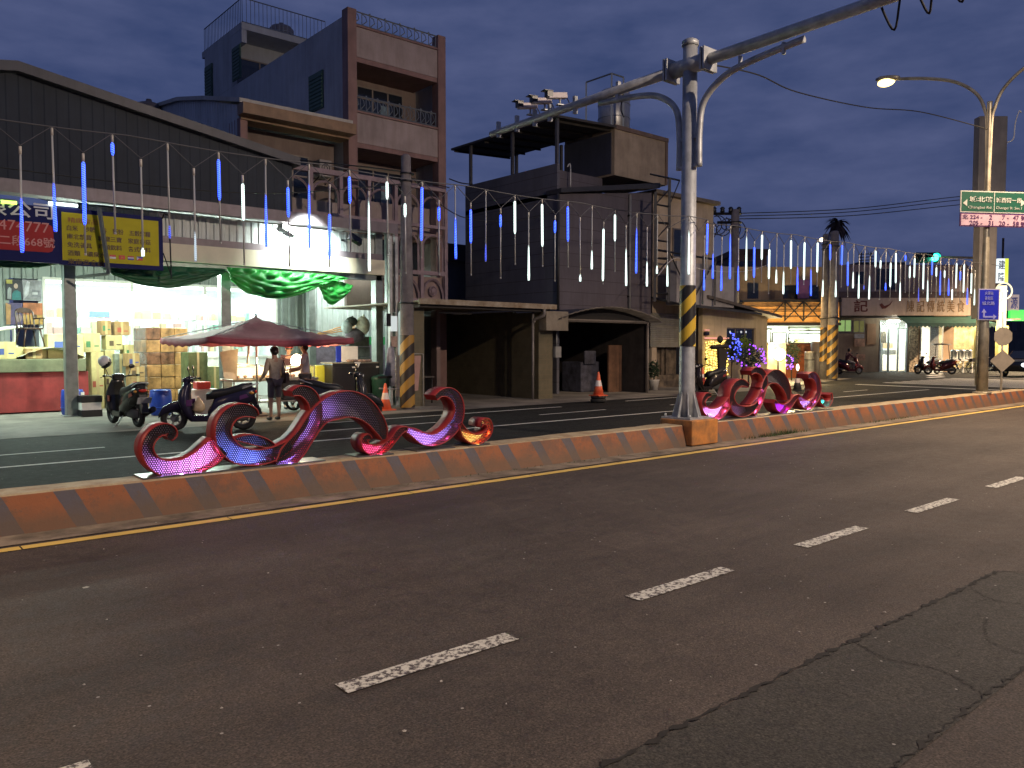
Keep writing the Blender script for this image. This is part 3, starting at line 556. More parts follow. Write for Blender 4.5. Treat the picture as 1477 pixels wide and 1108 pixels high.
# shelves with goods in the room
COLS=[(.75,.7,.3),(.65,.62,.45),(.2,.5,.4),(.7,.25,.2),(.15,.3,.6),(.8,.78,.7),(.75,.5,.2),(.4,.65,.5),(.8,.4,.35)]
GM=[mat('goods_%d'%i,c,.6,0,.05,5) for i,c in enumerate(COLS)]
for k,(a,b_,lab) in enumerate([(x0+.2,wx(188),'white shelf rack of goods behind the left window panes'),(wx(200),wx(292),'white shelf rack of goods behind the middle window panes'),(wx(300),wx(392),'white shelf rack of goods behind the window above the parasol')]):
    s=thing('shelf_rack',lab,'shelf rack',((a+b_)/2,BV+1.4,.1),0,'shelf racks inside the lit shop')
    g=MB().m(WHITEP)
    for z in (.9,1.45,2.0,2.5): g.box(a,b_,BV+1.2,BV+1.6,z,z+.03)
    for x in (a,b_-.04): g.box(x,x+.04,BV+1.2,BV+1.6,.1,2.75)
    build(g,'rack_frame',s); g=MB(); r=random.Random(k)
    for z in (.93,1.48,2.03,2.53):
        x=a+.06
        while x<b_-.3:
            w_=r.uniform(.08,.3); h=r.uniform(.15,.42 if z<2.5 else .3); g.m(r.choice(GM)); g.box(x,x+w_,BV+1.22,BV+1.5,z,z+h); x+=w_+r.uniform(.01,.12)
    tag(build(g,'goods',s),kind='stuff')
# blue and white shelf sign inside
g=MB().m(mat('shelf_sign_blue',(.12,.3,.75),.5,0,0)); a=PV(140,452,BV-.05).x; b_=PV(168,452,BV-.05).x
tag(build(g.box(wx(140),wx(170),BV+.9,BV+.93,2.55,2.72),'hanging_sign'),'small blue hanging board inside the bright shop window','hanging board')
# hanging tarpaulins
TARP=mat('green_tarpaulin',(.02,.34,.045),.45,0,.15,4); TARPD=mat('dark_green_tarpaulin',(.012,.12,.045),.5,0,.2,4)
def tarp(nm,lab,top,bot,mt,seed,fold=.09,v=FV-.33):
    # top,bot: px polylines at plane v
    r=random.Random(seed); A=cat_rom([(*PV(x,y,v).xz,0) for x,y in top],14); B=cat_rom([(*PV(x,y,v).xz,0) for x,y in bot],14); n=min(len(A),len(B)); K=16; vs=[]
    for i in range(n):
        for j in range(K+1):
            f=j/K; p=A[i].lerp(B[i],f); ph=i*.55+math.sin(f*5+i*.06)*2
            dy=fold*1.1*math.sin(f*15+math.sin(i*.11+seed)*1.5)*(.2+f)*.8+fold*.6*math.sin(i*.5+seed)*(1-f)**1.5+fold*.25*math.sin(i*.5+f*9)
            vs.append((p.x+0,v-abs(dy)*1.5-.1*math.sin(f*math.pi),p.y))
    fs=[(i*(K+1)+j,(i+1)*(K+1)+j,(i+1)*(K+1)+j+1,i*(K+1)+j+1) for i in range(n-1) for j in range(K)]
    g=MB().m(mt); g.add(vs,fs,True); o=build(g,nm); o.modifiers.new('thick','SOLIDIFY').thickness=.008; tag(o,lab,'tarpaulin',None); o['group']='tarpaulins under the shop band'; return o
tarp('tarpaulin','bright green tarpaulin bunched under the floodlit white band',[(325,386),(360,388),(400,391),(440,394),(475,397),(502,402)],[(330,404),(352,421),(380,430),(412,430),(450,418),(460,411)],TARP,1)
tarp('tarpaulin','bright green tarpaulin corner hanging in a gathered point',[(455,408),(472,404),(488,406),(508,412)],[(458,413),(466,430),(478,440),(496,428)],TARP,5,.05)
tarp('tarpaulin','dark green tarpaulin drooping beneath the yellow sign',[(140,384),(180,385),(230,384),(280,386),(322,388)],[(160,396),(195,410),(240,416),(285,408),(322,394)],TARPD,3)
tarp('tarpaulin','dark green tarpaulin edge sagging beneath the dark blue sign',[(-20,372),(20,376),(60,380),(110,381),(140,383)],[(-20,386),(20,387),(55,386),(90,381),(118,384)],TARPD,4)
# ---- the two shop signs
NAVY=mat('navy_sign',(.010,.014,.10),.6,0,.05,3.5,spec=.15); SRED=mat('sign_red',(.42,.04,.04),.6,0,.05,3.5,spec=.15); SYEL=mat('sign_yellow',(.52,.46,.02),.6,0,.05,3.5,spec=.2); SWH=mat('sign_white',(.62,.62,.66),.5,0,0); SBR=mat('sign_brown',(.10,.05,.01),.5,0,0); SRD=mat('sign_rust',(.35,.12,.02),.5,0,0)
SV=FV-.95
def sp(px,py): return PV(px,py,SV)
t=thing('shop_sign','long navy sign with white characters and a red panel','sign',(1.2,SV,4))
ul=-2.2; ur=sp(86,340).x; z0=sp(84,380).z; z1=sp(84,300).z
g=MB().m(NAVY); g.box(ul,ur,SV,SV+.15,z0,z1); build(g,'board',t,.0)
g=MB().m(SRED); cx=sp(77,345).x; rz0=sp(60,365).z+.02; rz1=sp(60,323).z
pp=[(ul,rz0),(cx-.1,rz0),(cx-.03,rz0+.03),(cx,rz0+.1),(cx,rz1-.1),(cx-.03,rz1-.03),(cx-.1,rz1),(ul,rz1)]; g.prism(pp,SV-.012,SV-.002); build(g,'red_panel',t)
g=MB().m(SWH); xe=sp(77,315).x; hz_=.36
text(g,'農產業有限公司',(xe-3.15,SV-.012,rz1+.10),(1,0,0),hz_,width=3.15,bold=.012); build(g,'lettering',t)
g=MB().m(mat('sign_pink',(.62,.25,.24),.5,0,0)); xe2=sp(71,334).x; text(g,'77434-7474777',(xe2-2.0,SV-.02,rz0+.42),(1,0,0),.22,width=2.0); text(g,'萬安中路二段668號',(xe2-1.9,SV-.02,rz0+.1),(1,0,0),.22,width=2.0,bold=.01); build(g,'lettering',t)
for u in (ul+1,ur-.5):
    g=MB().m(STEEL); g.box(u-.03,u+.03,SV+.15,FV-.3,z1-.1,z1-.04); build(g,'bracket',t)
t=thing('shop_sign','yellow sign with rows of small dark characters and four little flags','sign',(3.5,SV,4))
yl=ur+.004; yr=sp(235,350).x; g=MB().m(NAVY); g.box(yl,yr,SV,SV+.15,z0-.02,z1+.02); build(g,'board',t)
g=MB().m(SYEL); a,b_=yl+.04,yr-.1; c0,c1=z0+.08,z1-.08; g.box(a,b_,SV-.012,SV-.002,c0,c1); build(g,'yellow_panel',t)
g=MB().m(SRD); text(g,'精緻食品',(a+.12,SV-.02,c1-.22),(1,0,0),.12,width=.62); build(g,'lettering',t)
g=MB().m(SBR); W_=b_-a; rows=['白米 砂糖 香 麵粉 五穀雜糧','南北雜貨 糖鹽三寶 家庭香菇','免洗餐具 罐頭飲料 各式飲料','酒類 礦泉水','東南亞食品']; ws=[.86,.86,.86,.38,.36]
for i,(s_,k) in enumerate(zip(rows,ws)): text(g,s_.replace(' ','　'),(a+.1,SV-.02,c1-.40-i*.185),(1,0,0),.125,width=W_*k,bold=.01)
build(g,'lettering',t)
fz=c0+.1
for i,cs in enumerate([((.6,.05,.03),(.7,.7,.7)),((.6,.05,.03),(.6,.05,.03)),((.5,.05,.05),(.05,.05,.4)),((.05,.05,.4),(.6,.05,.03))]):
    x=a+W_*(.47+i*.095); g=MB(); g.m(mat('flag_a%d'%i,cs[0],.5,0,0)); g.box(x,x+.13,SV-.02,SV-.013,fz+.045,fz+.09); g.m(mat('flag_b%d'%i,cs[1],.5,0,0)); g.box(x,x+.13,SV-.02,SV-.013,fz,fz+.0445)
    if i==1: g.m(SYEL); g.prism([(x+.065+.025*(1 if k%2==0 else .4)*math.sin(k*math.pi/5),fz+.045+.025*(1 if k%2==0 else .4)*math.cos(k*math.pi/5)) for k in range(10)],SV-.026,SV-.021)
    if i==2: g.m(SWH); g.box(x,x+.13,SV-.024,SV-.021,fz+.03,fz+.06)
    if i==3: g.m(SWH); g.prism([(x,fz),(x+.05,fz+.045),(x,fz+.09)],SV-.026,SV-.021)
    build(g,'flag',t)
g=MB().m(DARKM); g.bar((yr,SV,z1),(yr+.02,SV-.1,z1+.12),.03); g.bar((yr+.02,SV-.05,z1+.1),(yr+.14,SV-.05,z1+.08),.03); g.bar((yr+.14,SV-.05,z1+.08),(yr+.18,SV,z0-.2),.025); g.bar((yr,SV,z0+.4),(yr+.16,SV-.02,z0-.1),.02); build(g,'side_frame',t)
# slanted strut in front of the yellow sign
a=PV(143,300,SV-.2); b_=PV(157,395,SV-.2); g=MB().m(STEEL); g.bar(a,b_,.07); g.bar(b_,PV(110,400,SV+.6),.05); tag(build(g,'strut'),'slanted grey steel strut standing in front of the yellow sign','strut')
# strip lamps above the navy sign
for (xa,xb,y,c,lab) in ((2,24,291,(.55,1,.1),'green glowing strip lamp above the left of the navy sign'),(70,112,293,(.85,1,.95),'white glowing strip lamp above the end of the navy sign')):
    p,q=PV(xa,y,SV-.05),PV(xb,y+ (4 if xb>100 else 2),SV-.05); g=MB().m(emi('strip_'+lab[:5],c,3)); g.tube([p,q],.035,8); o=thing('strip_lamp',lab,'strip lamp',p,0); build(g,'tube',o); g=MB().m(STEEL); g.tube([p+Vector((0,.06,.05)),q+Vector((0,.06,.05))],.03,4); build(g,'holder',o)
# floodlights
for (px,py,v,lab,pw,e) in ((415,332,FV-.2,'glaring floodlight low on the pale ribbed panel',260,30),(512,345,FV-.9,'black floodlight tilted at the top of the cream band',90,0)):
    p=PV(px,py,v); t=thing('floodlight',lab,'floodlight',p,0,'floodlights on the shop front')
    g=MB().m(BLACKP); g.M=Matrix.Translation(p)@Matrix.Rotation(R_(25),4,'Y')@Matrix.Rotation(R_(-30),4,'X'); g.cb(0,0,0,.42,.12,.22); build(g,'housing',t,.01)
    g=MB().m(emi('flood_glass_%d'%e,(.95,1,.95),e or 2)); g.M=Matrix.Translation(p)@Matrix.Rotation(R_(25),4,'Y')@Matrix.Rotation(R_(-30),4,'X'); g.cb(0,.0 if e==0 else -.02,-.0 if e==0 else 0,.36,.13,.17) if e else g.cb(0,.065,0,.36,.01,.17); build(g,'lamp_glass',t)
    g=MB().m(DARKM); g.bar(p,(p.x,FV-.1,p.z+.05),.03); build(g,'bracket',t)
    light('flood_light','SPOT',(p.x+ (.3 if e else -.3),v-1.0 if e else p.y-.2,p.z+.1),(.9,1,.93),pw*(2.6),t,.12,(Vector((0.0,.75,-.35)) if e else Vector((-.25,.5,-.5))).to_track_quat('-Z','Y').to_euler(),R_(120),.8)
light('under_canopy_light','AREA',(PV(505,470,24.2).x,24.0,4.4),(.86,1,.9),170,None,1.8,(0,0,0))
# ================================================================ GOODS AND FURNITURE OUTSIDE THE SHOP
def gx(px,v): return PV(px,560,v).x
def wbox(nm,lab,cat,px0,px1,zb_,zt_,v,dep,mt,group=None,bevel=.01,extra=None,flap=True,vv=None):
    a,b_=PV(px0,540,v).x,PV(px1,540,v).x; t=thing(nm,lab,cat,((a+b_)/2,v+dep/2,zb_),0,group)
    g=MB().m(mt); g.box(a,b_,v,v+dep,zb_,zt_); build(g,'body',t,bevel)
    if flap:
        g=MB().m(mat('packing_tape',(.45,.36,.18),.3,0,0)); m_=(a+b_)/2; g.box(m_-.03,m_+.03,v-.003,v,zb_+.01,zt_); g.box(m_-.03,m_+.03,v,v+dep,zt_,zt_+.003); build(g,'tape',t)
    if cat=='carton':
        c_=rnd.choice([(.35,.08,.05),(.06,.18,.08),(.05,.08,.25),(.10,.07,.04)]); w_=b_-a; h_=zt_-zb_; x_=a+w_*rnd.uniform(.08,.2); z_=zb_+h_*rnd.uniform(.2,.45); g=MB().m(mat('carton_print_%d'%int(c_[0]*99),c_,.7,0,0)); g.box(x_,x_+w_*.26,v-.005,v-.0035,z_,z_+min(h_*.35,.16)); build(g,'printed_mark',t); g=MB().m(mat('carton_print_%d'%int(c_[0]*99),c_,.7)); g.box(b_-w_*.38,b_-w_*.1,v-.005,v-.0035,z_+.02,z_+.05); build(g,'printed_line',t)
    return t
# red counter
cv=22.6
t=thing('red_counter','long red counter box with olive top holding goods','counter',(1.9,cv,0)); a,b_=PV(-14,560,cv).x,PV(128,560,cv).x
g=MB().m(mat('red_panel_paint',(.27,.03,.03),.6,0,.2,2)); g.box(a,b_,cv,cv+1.0,.04,1.02); build(g,'front_panel',t,.01)
g=MB().m(mat('olive_board',(.16,.17,.10),.7,0,.15,4)); g.box(a-.04,b_-.06,cv-.05,cv+1.1,1.022,1.34); build(g,'counter_top',t,.01)
ct=1.345
def item(nm,lab,cat,grp=None): return thing(nm,lab,cat,(0,0,0),0,grp)
for (p0,p1,z0,z1,v,lab) in ((-5,24,ct,ct+.42,22.75,'pale open carton at the left end of the red counter'),(38,62,ct,ct+.26,22.72,'low brown carton on the counter below the wooden chair'),(70,122,ct,ct+.62,22.95,'wide pale green carton on the counter behind the steel post'),):
    wbox('carton',lab,'carton',p0,p1,z0,z1,v,.5,CARTL if 'pale' in lab else CARTON,'cartons around the shop front')
g=MB().m(mat('plastic_film',(.65,.68,.62),.3,0,.1,6)); r=random.Random(2); c=PV(75,505,22.7); vs=[];
for i in range(13):
    for j in range(7): vs.append((c.x-.75+i*.125,22.66+j*.12,ct+.02+.26*max(0,math.sin(math.pi*i/12))*(1-.5*j/6)+r.uniform(-.015,.03)))
g.add(vs,[(i*7+j,(i+1)*7+j,(i+1)*7+j+1,i*7+j+1) for i in range(12) for j in range(6)],True)
# chair on the counter (on a raised film covered box)
def wooden_chair(loc,rz):
    t=thing('wooden_chair','dark wooden spindle back chair standing on the shop counter','chair',loc,rz); W=mat('dark_chair_wood',(.035,.014,.008),.4,0,.15,6)
    g=MB().m(W); g.box(-.23,.23,-.22,.22,.44,.48); build(g,'seat',t,.01,local=True)
    for x in (-1,1):
        for y in (-1,1): g=MB().m(W); g.cyl((x*.17,y*.17,.44),(x*.25,y*.23,0),.022,.015,8); build(g,'leg',t,local=True)
    g=MB().m(W); P=cat_rom([(-.2,.2,.48),(-.21,.25,.8),(-.17,.28,.93),(0,.29,.98),(.17,.28,.93),(.21,.25,.8),(.2,.2,.48)],5); g.tube(P,.022,8)
    g.prism([(-.19,.86),(.19,.86),(.15,.97),(0,1.0),(-.15,.97)],.26,.30)
    for x in (-.12,-.04,.04,.12): g.cyl((x,.2,.48),(x*1.1,.27,.9),.012,n=6)
    build(g,'backrest',t,local=True)
    g=MB().m(W); g.tube(cat_rom([(.2,.2,.72),(.27,.0,.73),(.27,-.2,.72)],4),.018,6); g.cyl((.26,-.15,.48),(.27,-.15,.72),.012,n=6); g.cyl((.24,.05,.48),(.27,.05,.72),.012,n=6); build(g,'armrest',t,local=True)
p=PV(44,520,23.3); wooden_chair((p.x,23.3,ct+.30),R_(15))
t=thing('plinth_box','pale film wrapped box supporting the wooden chair','box',(p.x,23.3,ct)); g2=MB().m(CARTL); g2.box(p.x-.5,p.x+.62,23.02,23.6,ct,ct+.297); build(g2,'body',t,.02); build(g,'film',t)
t=thing('white_chair','white moulded plastic chair lying on the counter at far left','chair',(PV(12,470,23.6).x,23.6,ct))
q=PV(12,480,23.5); g=MB().m(WHITEP); g.M=Matrix.Translation(q)
g.tube(cat_rom([(.3,0,.15),(-.1,0,.1),(-.35,0,.0),(-.42,.1,-.15),(-.3,0,-.3),(.1,0,-.32)],5),.045,8); g.M=Matrix.Identity(4); build(g,'frame',t)
g=MB().m(WHITEP); g.M=Matrix.Translation(q); g.box(-.3,.2,-.05,.35,-.36,-.31); g.box(.12,.16,-.02,.3,-.3,.14); build(g,'seat',t)
# posters (flat, generic pictures)
pv=25.9
def poster(lab,x0,x1,y0,y1,parts,frame=None):
    a,b_=PV(x0,430,pv).x,PV(x1,430,pv).x; zt_,zb_=PV((x0+x1)/2,y0,pv).z,PV((x0+x1)/2,y1,pv).z; t=thing('poster',lab,'poster',((a+b_)/2,pv,zb_),0,'posters on the shop wall')
    g=MB().m(mat('paper_'+lab[:14],frame or (.5,.5,.5),.6,0,.3,3)); g.box(a,b_,pv,pv+.02,zb_,zt_); build(g,'sheet',t)
    W=b_-a;H=zt_-zb_
    for i,(c,poly) in enumerate(parts):
        g=MB().m(mat('ink_%02d%02d%02d'%tuple(int(k*99) for k in c),c,.6,0,.2,6)); g.prism([(a+x*W,zb_+z*H) for x,z in poly],pv-.006-.002*i,pv-.003-.002*i); build(g,'printed_shape',t)
circ=lambda x,z,r,k=10,e=1:[(x+r*math.cos(6.283*i/k),z+r*e*math.sin(6.283*i/k)) for i in range(k)]
poster('upper left poster of a figure in teal on black',9,32,403,433,[((.5,.45,.1),[(.03,.78),(.4,.78),(.4,.97),(.03,.97)]),((.03,.2,.22),[(.35,.02),(.95,.02),(.9,.4),(.7,.48),(.5,.45),(.38,.3)]),((.55,.4,.33),circ(.62,.68,.13)),((.35,.38,.4),[(.05,.05),(.3,.05),(.34,.55),(.2,.62),(.1,.5)])],(.05,.05,.07))
poster('upper right poster in pale grey tones',33,60,404,434,[((.6,.6,.68),[(.05,.05),(.3,.3),(.4,.9),(.25,.95),(.1,.6)]),((.25,.25,.3),[(.45,.2),(.9,.2),(.9,.5),(.5,.55)]),((.6,.6,.65),[(.5,.3),(.8,.3),(.8,.42),(.5,.42)])],(.4,.4,.46))
poster('lower left poster in violet and orange tones',8,32,437,468,[((.5,.28,.12),[(0,0),(.25,0),(.3,.9),(0,1)]),((.35,.25,.25),circ(.75,.3,.2)),((.10,.08,.2),[(.4,.4),(.9,.5),(.9,.95),(.35,.95)])],(.16,.12,.28))
poster('lower right poster with orange sunset tones behind the chair',33,61,437,468,[((.6,.35,.1),[(0,0),(1,0),(1,.45),(0,.45)]),((.12,.07,.05),circ(.6,.35,.12))],(.65,.22,.1))
# cartons beside the counter
grp='cartons around the shop front'
wbox('carton','tall olive carton standing just right of the red counter','carton',132,150,0,1.5,23.2,.6,CARTL,grp)
wbox('carton','pale carton stacked on the tall olive carton','carton',122,146,1.5,2.0,23.2,.6,CARTL,grp)
for (p0,p1,z0,z1,v,m_,lab) in ((152,166,0,1.55,23.4,CARTL,'slim tall carton behind the helmet'),(166,183,0,1.45,23.2,mat('grey_wrap',(.22,.25,.2),.5,0,.25,5),'grey wrapped stack behind the left scooter'),
  (154,178,1.56,1.95,23.4,CARTL,'wide yellowish carton second from the top of the pile'),(181,194,1.3,1.7,23.3,CARTL,'small yellowish carton beside the wide yellowish carton'),(148,162,1.96,2.35,23.4,CARTON,'brown carton topmost at the left of the pile'),(167,188,1.96,2.33,23.4,CARTON,'brown open carton topmost at the right of the pile'),
  (185,202,1.12,1.47,22.6,CARTON,'brown carton on top of the tall stack beside the wrapped pallet')):
    wbox('carton',lab,'carton',p0,p1,z0,z1,v,.5,m_,grp)
for i in range(4): wbox('carton',['bottom','second from bottom','third from bottom','fourth from bottom'][i]+' brown carton of the stack beside the wrapped pallet','carton',189,209,i*.28,i*.28+.276,22.6,.5,CARTON,grp)
# shrink wrapped pallet
WR=mat('wrapped_carton',(.42,.22,.085),.28,0,.35,3.2,.3); WR2=mat('wrapped_carton_dark',(.20,.09,.05),.22,0,.4,5,.3)
t=thing('wrapped_pallet','big shrink wrapped pallet of brown cartons behind the parasol','pallet load',(PV(240,560,23.0).x,23.0,0)); a,b_=PV(212,540,23).x,PV(272,540,23).x
g=MB().m(CARTON)
for k in range(3): g.box(a,b_,23.0+k*.5,23.1+k*.5,0,.1)
g.box(a,b_,23.0,24.2,.1,.13); build(g,'pallet',t)
z=.135
for k in range(6):
    for j in range(3):
        g=MB().m(WR2 if (k,j) in ((3,0),(3,1),(5,0)) else WR); w_=(b_-a)/3; g.box(a+j*w_+.004,a+(j+1)*w_-.004,23.0+rnd.uniform(-.015,.015),24.2,z,z+.335); build(g,'wrapped_carton',t,.015)
    z+=.34
wbox('carton','dark green carton under the parasol left of the cart','carton',272,300,0,1.5,21.6,.6,mat('green_carton',(.14,.17,.07),.7,0,.2,5),grp)
wbox('carton','olive carton behind the food cart','carton',298,322,0,1.1,22.0,.6,mat('olive_carton',(.2,.22,.1),.7,0,.2,5),grp)
# barrels
def barrel(lab,px,py,col,split=False):
    p=PG(px,py); t=thing('barrel',lab,'barrel',(p.x,p.y+.2,0),0,'blue barrels in front of the shop')
    g=MB().m(mat('barrel_blue',(.015,.06,.42),.4,0,.1,5)); g.lathe([(.2,0),(.235,.05),(.25,.25),(.25,.4),(.235,.58),(.21,.62),(.2,.62),(.195,.55)],(0,0,0),20); build(g,'drum',t,local=True)
    for z_,r__ in ((.6,.22),(.2,.247)): g=MB().m(mat('barrel_rim',(.02,.09,.5),.35,0,0)); g.torus((0,0,z_),r__,.014,'z',20,6); build(g,'hoop',t,local=True)
    if split:
        g=MB().m(WHITEP); n=18; vs=[]; 
        for i in range(n+1):
            a_=-.9+i*1.5/n; a_-=.1; rr=.256; vs+=[(rr*math.cos(a_),rr*math.sin(a_),.02+.0*i),(rr*.99*math.cos(a_),rr*math.sin(a_),.56)]
        g.add(vs,[(2*i,2*i+2,2*i+3,2*i+1) for i in range(n)]); build(g,'white_paint_splash',t,local=True)
barrel('blue barrel with a white painted side at the foot of the steel post',108,600,0,True); barrel('plain blue barrel beside the black and violet scooter',236,600,0)
# steel ladder-like box behind left scooter
p=PG(133,602); t=thing('crate','low dark crate with white middle between barrel and scooter','crate',(p.x,p.y+.3,0)); g=MB().m(BLACKP); g.box(p.x-.2,p.x+.25,p.y+.1,p.y+.5,0,.16); g.box(p.x-.2,p.x+.25,p.y+.1,p.y+.5,.34,.5); build(g,'shell',t,.01); g=MB().m(WHITEP); g.box(p.x-.18,p.x+.23,p.y+.12,p.y+.48,.162,.338); build(g,'panel',t)
wbox('foam_box','low white foam box with red lid behind the black scooter','box',266,316,0,.62,19.4,.5,WHITEP,None,.02,flap=False)
t=wbox('red_box','small red box on the white foam box','box',284,304,.622,.8,19.45,.3,mat('red_box_paint',(.6,.06,.05),.5,0,.1,5),None,.02,flap=False)
# ---- parasol
t=thing('parasol','large faded maroon square parasol over the food cart','parasol',(7.72,18.3,0)); CL=mat('maroon_canvas',(.40,.17,.17),.75,0,.15,2)
g=MB().m(CL); K=14; cx,cy,hx,hy=7.72,18.3,1.68,1.6; vs=[]
for i in range(K+1):
    for j in range(K+1):
        a_=-1+2*i/K; b_=-1+2*j/K; m_=max(abs(a_),abs(b_)); mn=min(abs(a_),abs(b_)); sag=.10*math.sin(math.pi*m_)+.10*(m_**2)*(1-(mn/max(m_,1e-6))**2)
        vs.append((cx+a_*hx,cy+b_*hy,2.36-.50*m_-sag*.8))
idx=lambda i,j:i*(K+1)+j
g.add(vs,[(idx(i,j),idx(i+1,j),idx(i+1,j+1),idx(i,j+1)) for i in range(K) for j in range(K)],True); o=build(g,'canopy',t)
o.modifiers.new('thick','SOLIDIFY').thickness=.006
g=MB().m(mat('maroon_valance',(.34,.07,.09),.75,0,.15,2)); ed=[(i,0) for i in range(K)]+[(K,j) for j in range(K)]+[(K-i,K) for i in range(K)]+[(0,K-j) for j in range(K)]
v2=[]
for (i,j) in ed: p=Vector(vs[idx(i,j)]); d=Vector((p.x-cx,p.y-cy,0)).normalized(); v2+=[tuple(p),tuple(p+d*.02-Vector((0,0,.13+.02*math.sin(i*2+j*3))))]
n=len(ed); g.add(v2,[(2*i,(2*i+2)%(2*n),(2*i+3)%(2*n),2*i+1) for i in range(n)],True); build(g,'valance',t).modifiers.new('thick','SOLIDIFY').thickness=.006
g=MB().m(CHROME); g.cyl((cx,cy,0),(cx,cy,2.37),.024); g.cyl((cx,cy,2.36),(cx,cy,2.44),.03,.015); build(g,'pole',t)
for sx in (-1,1):
    for sy in (-1,1): g=MB().m(GALV); g.cyl((cx,cy,2.3),(cx+sx*hx*.97,cy+sy*hy*.97,1.86),.012,n=6); g.cyl((cx,cy,1.7),(cx+sx*hx*.5,cy+sy*hy*.5,2.07),.01,n=6); build(g,'rib',t)
g=MB().m(CONC); g.lathe([(.26,0),(.26,.06),(.1,.1)],(cx,cy,0),16); build(g,'base',t)
# ---- food cart
WARM=(1,.72,.38)
t=thing('food_cart','food cart with glowing glass cases under the maroon parasol','food cart',(8.3,18.6,0)); y0,y1=18.35,19.15; u0,u1=7.15,9.35
ST=mat('cart_steel',(.5,.48,.42),.3,.8,.15,5)
g=MB().m(ST); g.box(u0,u1,y0,y1,.82,.88); g.box(u0+.05,u1-.05,y0+.05,y1-.05,.3,.34); build(g,'counter_top',t,.01)
g=MB().m(DARKM); g.box(u0+1.25,u1-.02,y0+.03,y1-.03,.36,.815); build(g,'cabinet',t,.01)
for x in (u0+.06,u1-.06,u0+1.2):
    for y in (y0+.06,y1-.06): g=MB().m(ST); g.cyl((x,y,.12),(x,y,.82),.02,n=8); build(g,'leg',t)
for x in (u0+.25,u1-.3):
    for y in (y0,y1):
        g=MB().m(BLACKR); g.torus((x,y,.24),.2,.035,'y',20,6); g.m(CHROME); g.cyl((x,y-.03,.24),(x,y+.03,.24),.04)
        for k in range(4): a_=k*math.pi/4; g.cyl((x-.19*math.cos(a_),y,.24-.19*math.sin(a_)),(x+.19*math.cos(a_),y,.24+.19*math.sin(a_)),.005,n=4)
        build(g,'wheel',t)
CASE=emi('lit_case',(1,.84,.50),1.7)
for a,b_ in ((u0+.1,u0+1.15),(u0+1.45,u1-.1)):
    g=MB().m(ST); g.box(a,b_,y0+.02,y0+.42,.882,.9); g.box(a,b_,y0+.02,y0+.42,1.16,1.18); 
    for x in (a,b_-.02): g.box(x,x+.02,y0+.02,y0+.04,.9,1.16); g.box(x,x+.02,y0+.4,y0+.42,.9,1.16)
    f=build(g,'glass_case',t); g=MB().m(CASE); g.box(a+.02,b_-.02,y0+.38,y0+.395,.9,1.16); build(g,'lit_back',f)
    g=MB().m(WINDOWC); g.box(a+.02,b_-.02,y0+.022,y0+.03,.9,1.16); build(g,'pane',f)
    g=MB(); r=random.Random(5)
    for k in range(14): g.m(mat('food_%d'%(k%3),[(.6,.3,.1),(.65,.45,.2),(.5,.2,.08)][k%3],.5,0,.1,9)); g.ball((a+.08+r.random()*(b_-a-.16),y0+.1+r.random()*.22,.93),(.05,.05,.035),8,5)
    tag(build(g,'food',f),kind='stuff')
light('case_fill_light','POINT',(u0+.7,y0-.25,1.35),WARM,30,t,.1)  # fill point added ahead of the cases to brighten sheet and glass
# plastic bag bundle and white signboard on cart
g=MB().m(mat('cloth_warm',(.88,.80,.60),.7,0,.1,6)); p=u0-.2; g.prism([(p,.9),(p+.28,.88),(p+.33,1.6),(p-.1,1.52)],y0-.06,y0-.03); build(g,'hanging_sheet',t)
g=MB().m(ST); g.cyl((u0+.55,y0+.5,.88),(u0+.62,y0+.5,1.75),.03,n=8); g.prism([(u0+.2,1.2),(u0+1.5,1.1),(u0+1.5,1.14),(u0+.2,1.26)],y0+.45,y0+.5); build(g,'rear_frame',t)
# gas lamp giving the warm glow
lx,ly=9.05,18.95
t=thing('cart_lamp','round warm glowing lamp beside the man in grey','lamp',(lx,ly,.88)); g=MB().m(emi('warm_globe',(1,.82,.5),14)); g.ball((lx,ly,1.28),(.15,.15,.18),14,8); build(g,'globe',t); g=MB().m(ST); g.cyl((lx,ly,.88),(lx,ly,1.12),.02); g.cyl((lx,ly,1.08),(lx,ly,1.12),.09); build(g,'stand',t)
light('lamp_light','POINT',(lx-.05,ly-.4,1.45),WARM,110,t,.12)
wbox('pot','steel pot steaming on the cart counter','pot',365,380,.882,1.1,18.9,.3,ST,None,.05,flap=False)
# ---- black cabinets
for (a,b_,lab) in ((10.0,10.68,'left one of the two black cabinets'),(10.72,11.42,'right one of the two black cabinets')):
    t=thing('black_cabinet',lab,'cabinet',((a+b_)/2,19.1,0),0,'black cabinets by the shop post'); g=MB().m(BLACKP); g.box(a,b_,18.85,19.5,.03,1.2); build(g,'body',t,.02); g=MB().m(mat('cabinet_top',(.2,.19,.15),.5,0,.1,4)); g.box(a-.01,b_+.01,18.84,19.52,1.202,1.235); build(g,'top',t)
    g=MB().m(BLACKP); g.box(a+.03,b_-.03,18.83,18.848,.08,1.1); build(g,'door',t,.004); g=MB().m(WHITEP); g.cb(b_-.08,18.825,1.1,.08,.01,.04); build(g,'badge',t)
t=wbox('yellow_bin','yellow green bin beside the black cabinets','bin',456,482,0,1.15,19.3,.6,mat('bin_yellow',(.34,.36,.03),.6,0,.15,4),None,.02,flap=False)
